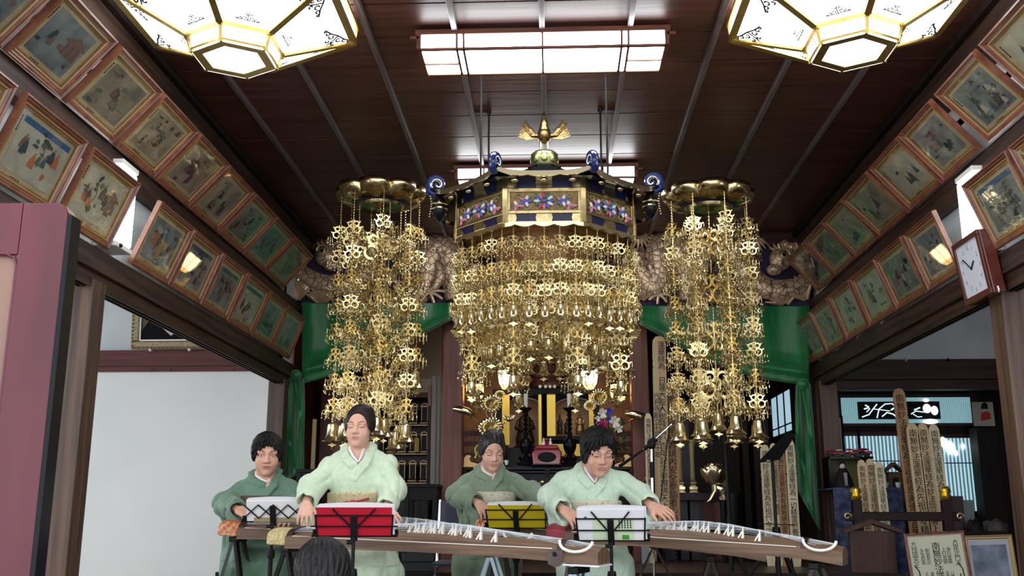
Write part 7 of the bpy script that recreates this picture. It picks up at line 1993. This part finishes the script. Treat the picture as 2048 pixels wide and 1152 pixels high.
p = on_stand(1790, 9.1); t = thing('wooden_house_ornament', 'small brown house-shaped wooden shrine on the blue cloth', 'ornament', p)
HW2 = mat('brown_shrine_wood', rgb(92, 62, 38), .6); obj('house_body', MB().box(-.055, .055, -.03, .05, 0, .14), HW2, t); obj('gable_roof', MB().prism([(-.085, .13), (0, .20), (.085, .13), (.085, .145), (0, .225), (-.085, .145)], -.05, .07), HW2, t); obj('doorway', MB().box(-.025, .025, -.034, -.03, .01, .09), INK, t)
for i, (px, lab) in enumerate(((1773, 'small pale glass cup on the blue cloth'), (1797, 'tiny white bottle before the brown house ornament'))):
    tag(obj('small_offering_cup', MB().lathe([(.014, 0), (.022, .02), (.024, .045), (.02, .045), (.012, .006)], 12).shift(on_stand(px, 8.96)), WHITEP if i else mat('pale_glass', rgb(150, 190, 200), .2), smooth=True), lab, 'cup')
struct(wbox('trim_11', 1648, 1692, 770, 1110, 9.93, .06, DARK))
t, w_ = leaning_frame(1658, 1684, 832, 9.925, .36, 'narrow bright framed photograph behind the far right post', 'narrow_framed_photo', 'photograph', BLKMETAL, mat('bright_print', rgb(206, 204, 204), .5), 0.0)
obj('photo_scene', MB().box(-.03, .03, -.0095, -.008, .03, .2), mat('grey_print_scene', rgb(120, 112, 112), .6, col2=rgb(220, 220, 220), scale=(20, 20, 50)), t); obj('figure', MB().box(-.01, .03, -.011, -.009, .24, .30), mat('brown_print', rgb(90, 60, 50), .6), t)
# low table with dark boxes and rocks at the far right
x0, x1, _, _, z0, z1 = W(1884, 2020, 1062, 1152, 8.9, .5); t = thing('low_side_table', 'dark low table at the far right carrying boxes and rocks', 'table', ((x0 + x1) / 2, 8.9, 0)); hw_ = (x1 - x0) / 2
obj('top', MB().box(-hw_, hw_, 0, .5, z1 - .03, z1), DARK, t)
for s in (-1, 1):
    for yy in (.03, .47): obj('leg', MB().box(s * (hw_ - .03) - .02, s * (hw_ - .03) + .02, yy - .02, yy + .02, 0, z1 - .03), DARK, t)
for (a, b, c, m, lab, nm, cat) in ((1884, 1902, 972, BLKMETAL, 'upright black box beside the striped window', 'black_box', 'box'), (1896, 1930, 992, mat('dull_mauve_board', rgb(70, 54, 60), .7), 'mauve-brown carton between the gilt knob and the striped window', 'brown_carton', 'box'), (1928, 1950, 1000, mat('pale_grey_carton', rgb(120, 130, 128), .7), 'pale grey carton below the striped window', 'grey_carton', 'box')):
    bx0, bx1, _, _, q0, q1 = W(a, b, c, 1062, 9.1, .15); tag(obj(nm, MB().box(bx0, bx1, 9.1, 9.25, z1, q1), m, bevel=.006), lab, cat)
ROCK = mat('grey_rock', rgb(92, 88, 84), .9, col2=rgb(58, 54, 52), scale=(14, 14, 14), bump=.8)
for i, (px, wpx, hpx, lab) in enumerate(((1990, 46, 22, 'grey speckled rock at the right edge of the dark low table'), (1952, 30, 24, 'dark rough rock beside the grey speckled rock'))):
    c_ = at(px, 1062, 9.0); r_ = wpx / 2 * 9 / 2000; random.seed(40 + i)
    mb = MB().ell((0, 0, 0), (1, 1, 1), 18, 12); mb.v = [(v[0] * r_ * (1 + .2 * math.sin(5 * v[1] + 3 * v[2])), v[1] * r_ * .8, max(0, v[2] + .2) * hpx * 9 / 2000 * .8 * (1 + .15 * math.sin(7 * v[0]))) for v in mb.v]
    tag(obj('display_rock', mb.shift((c_.x, 9.0, z1)), ROCK if i == 0 else DARK, smooth=True), lab, 'rock')
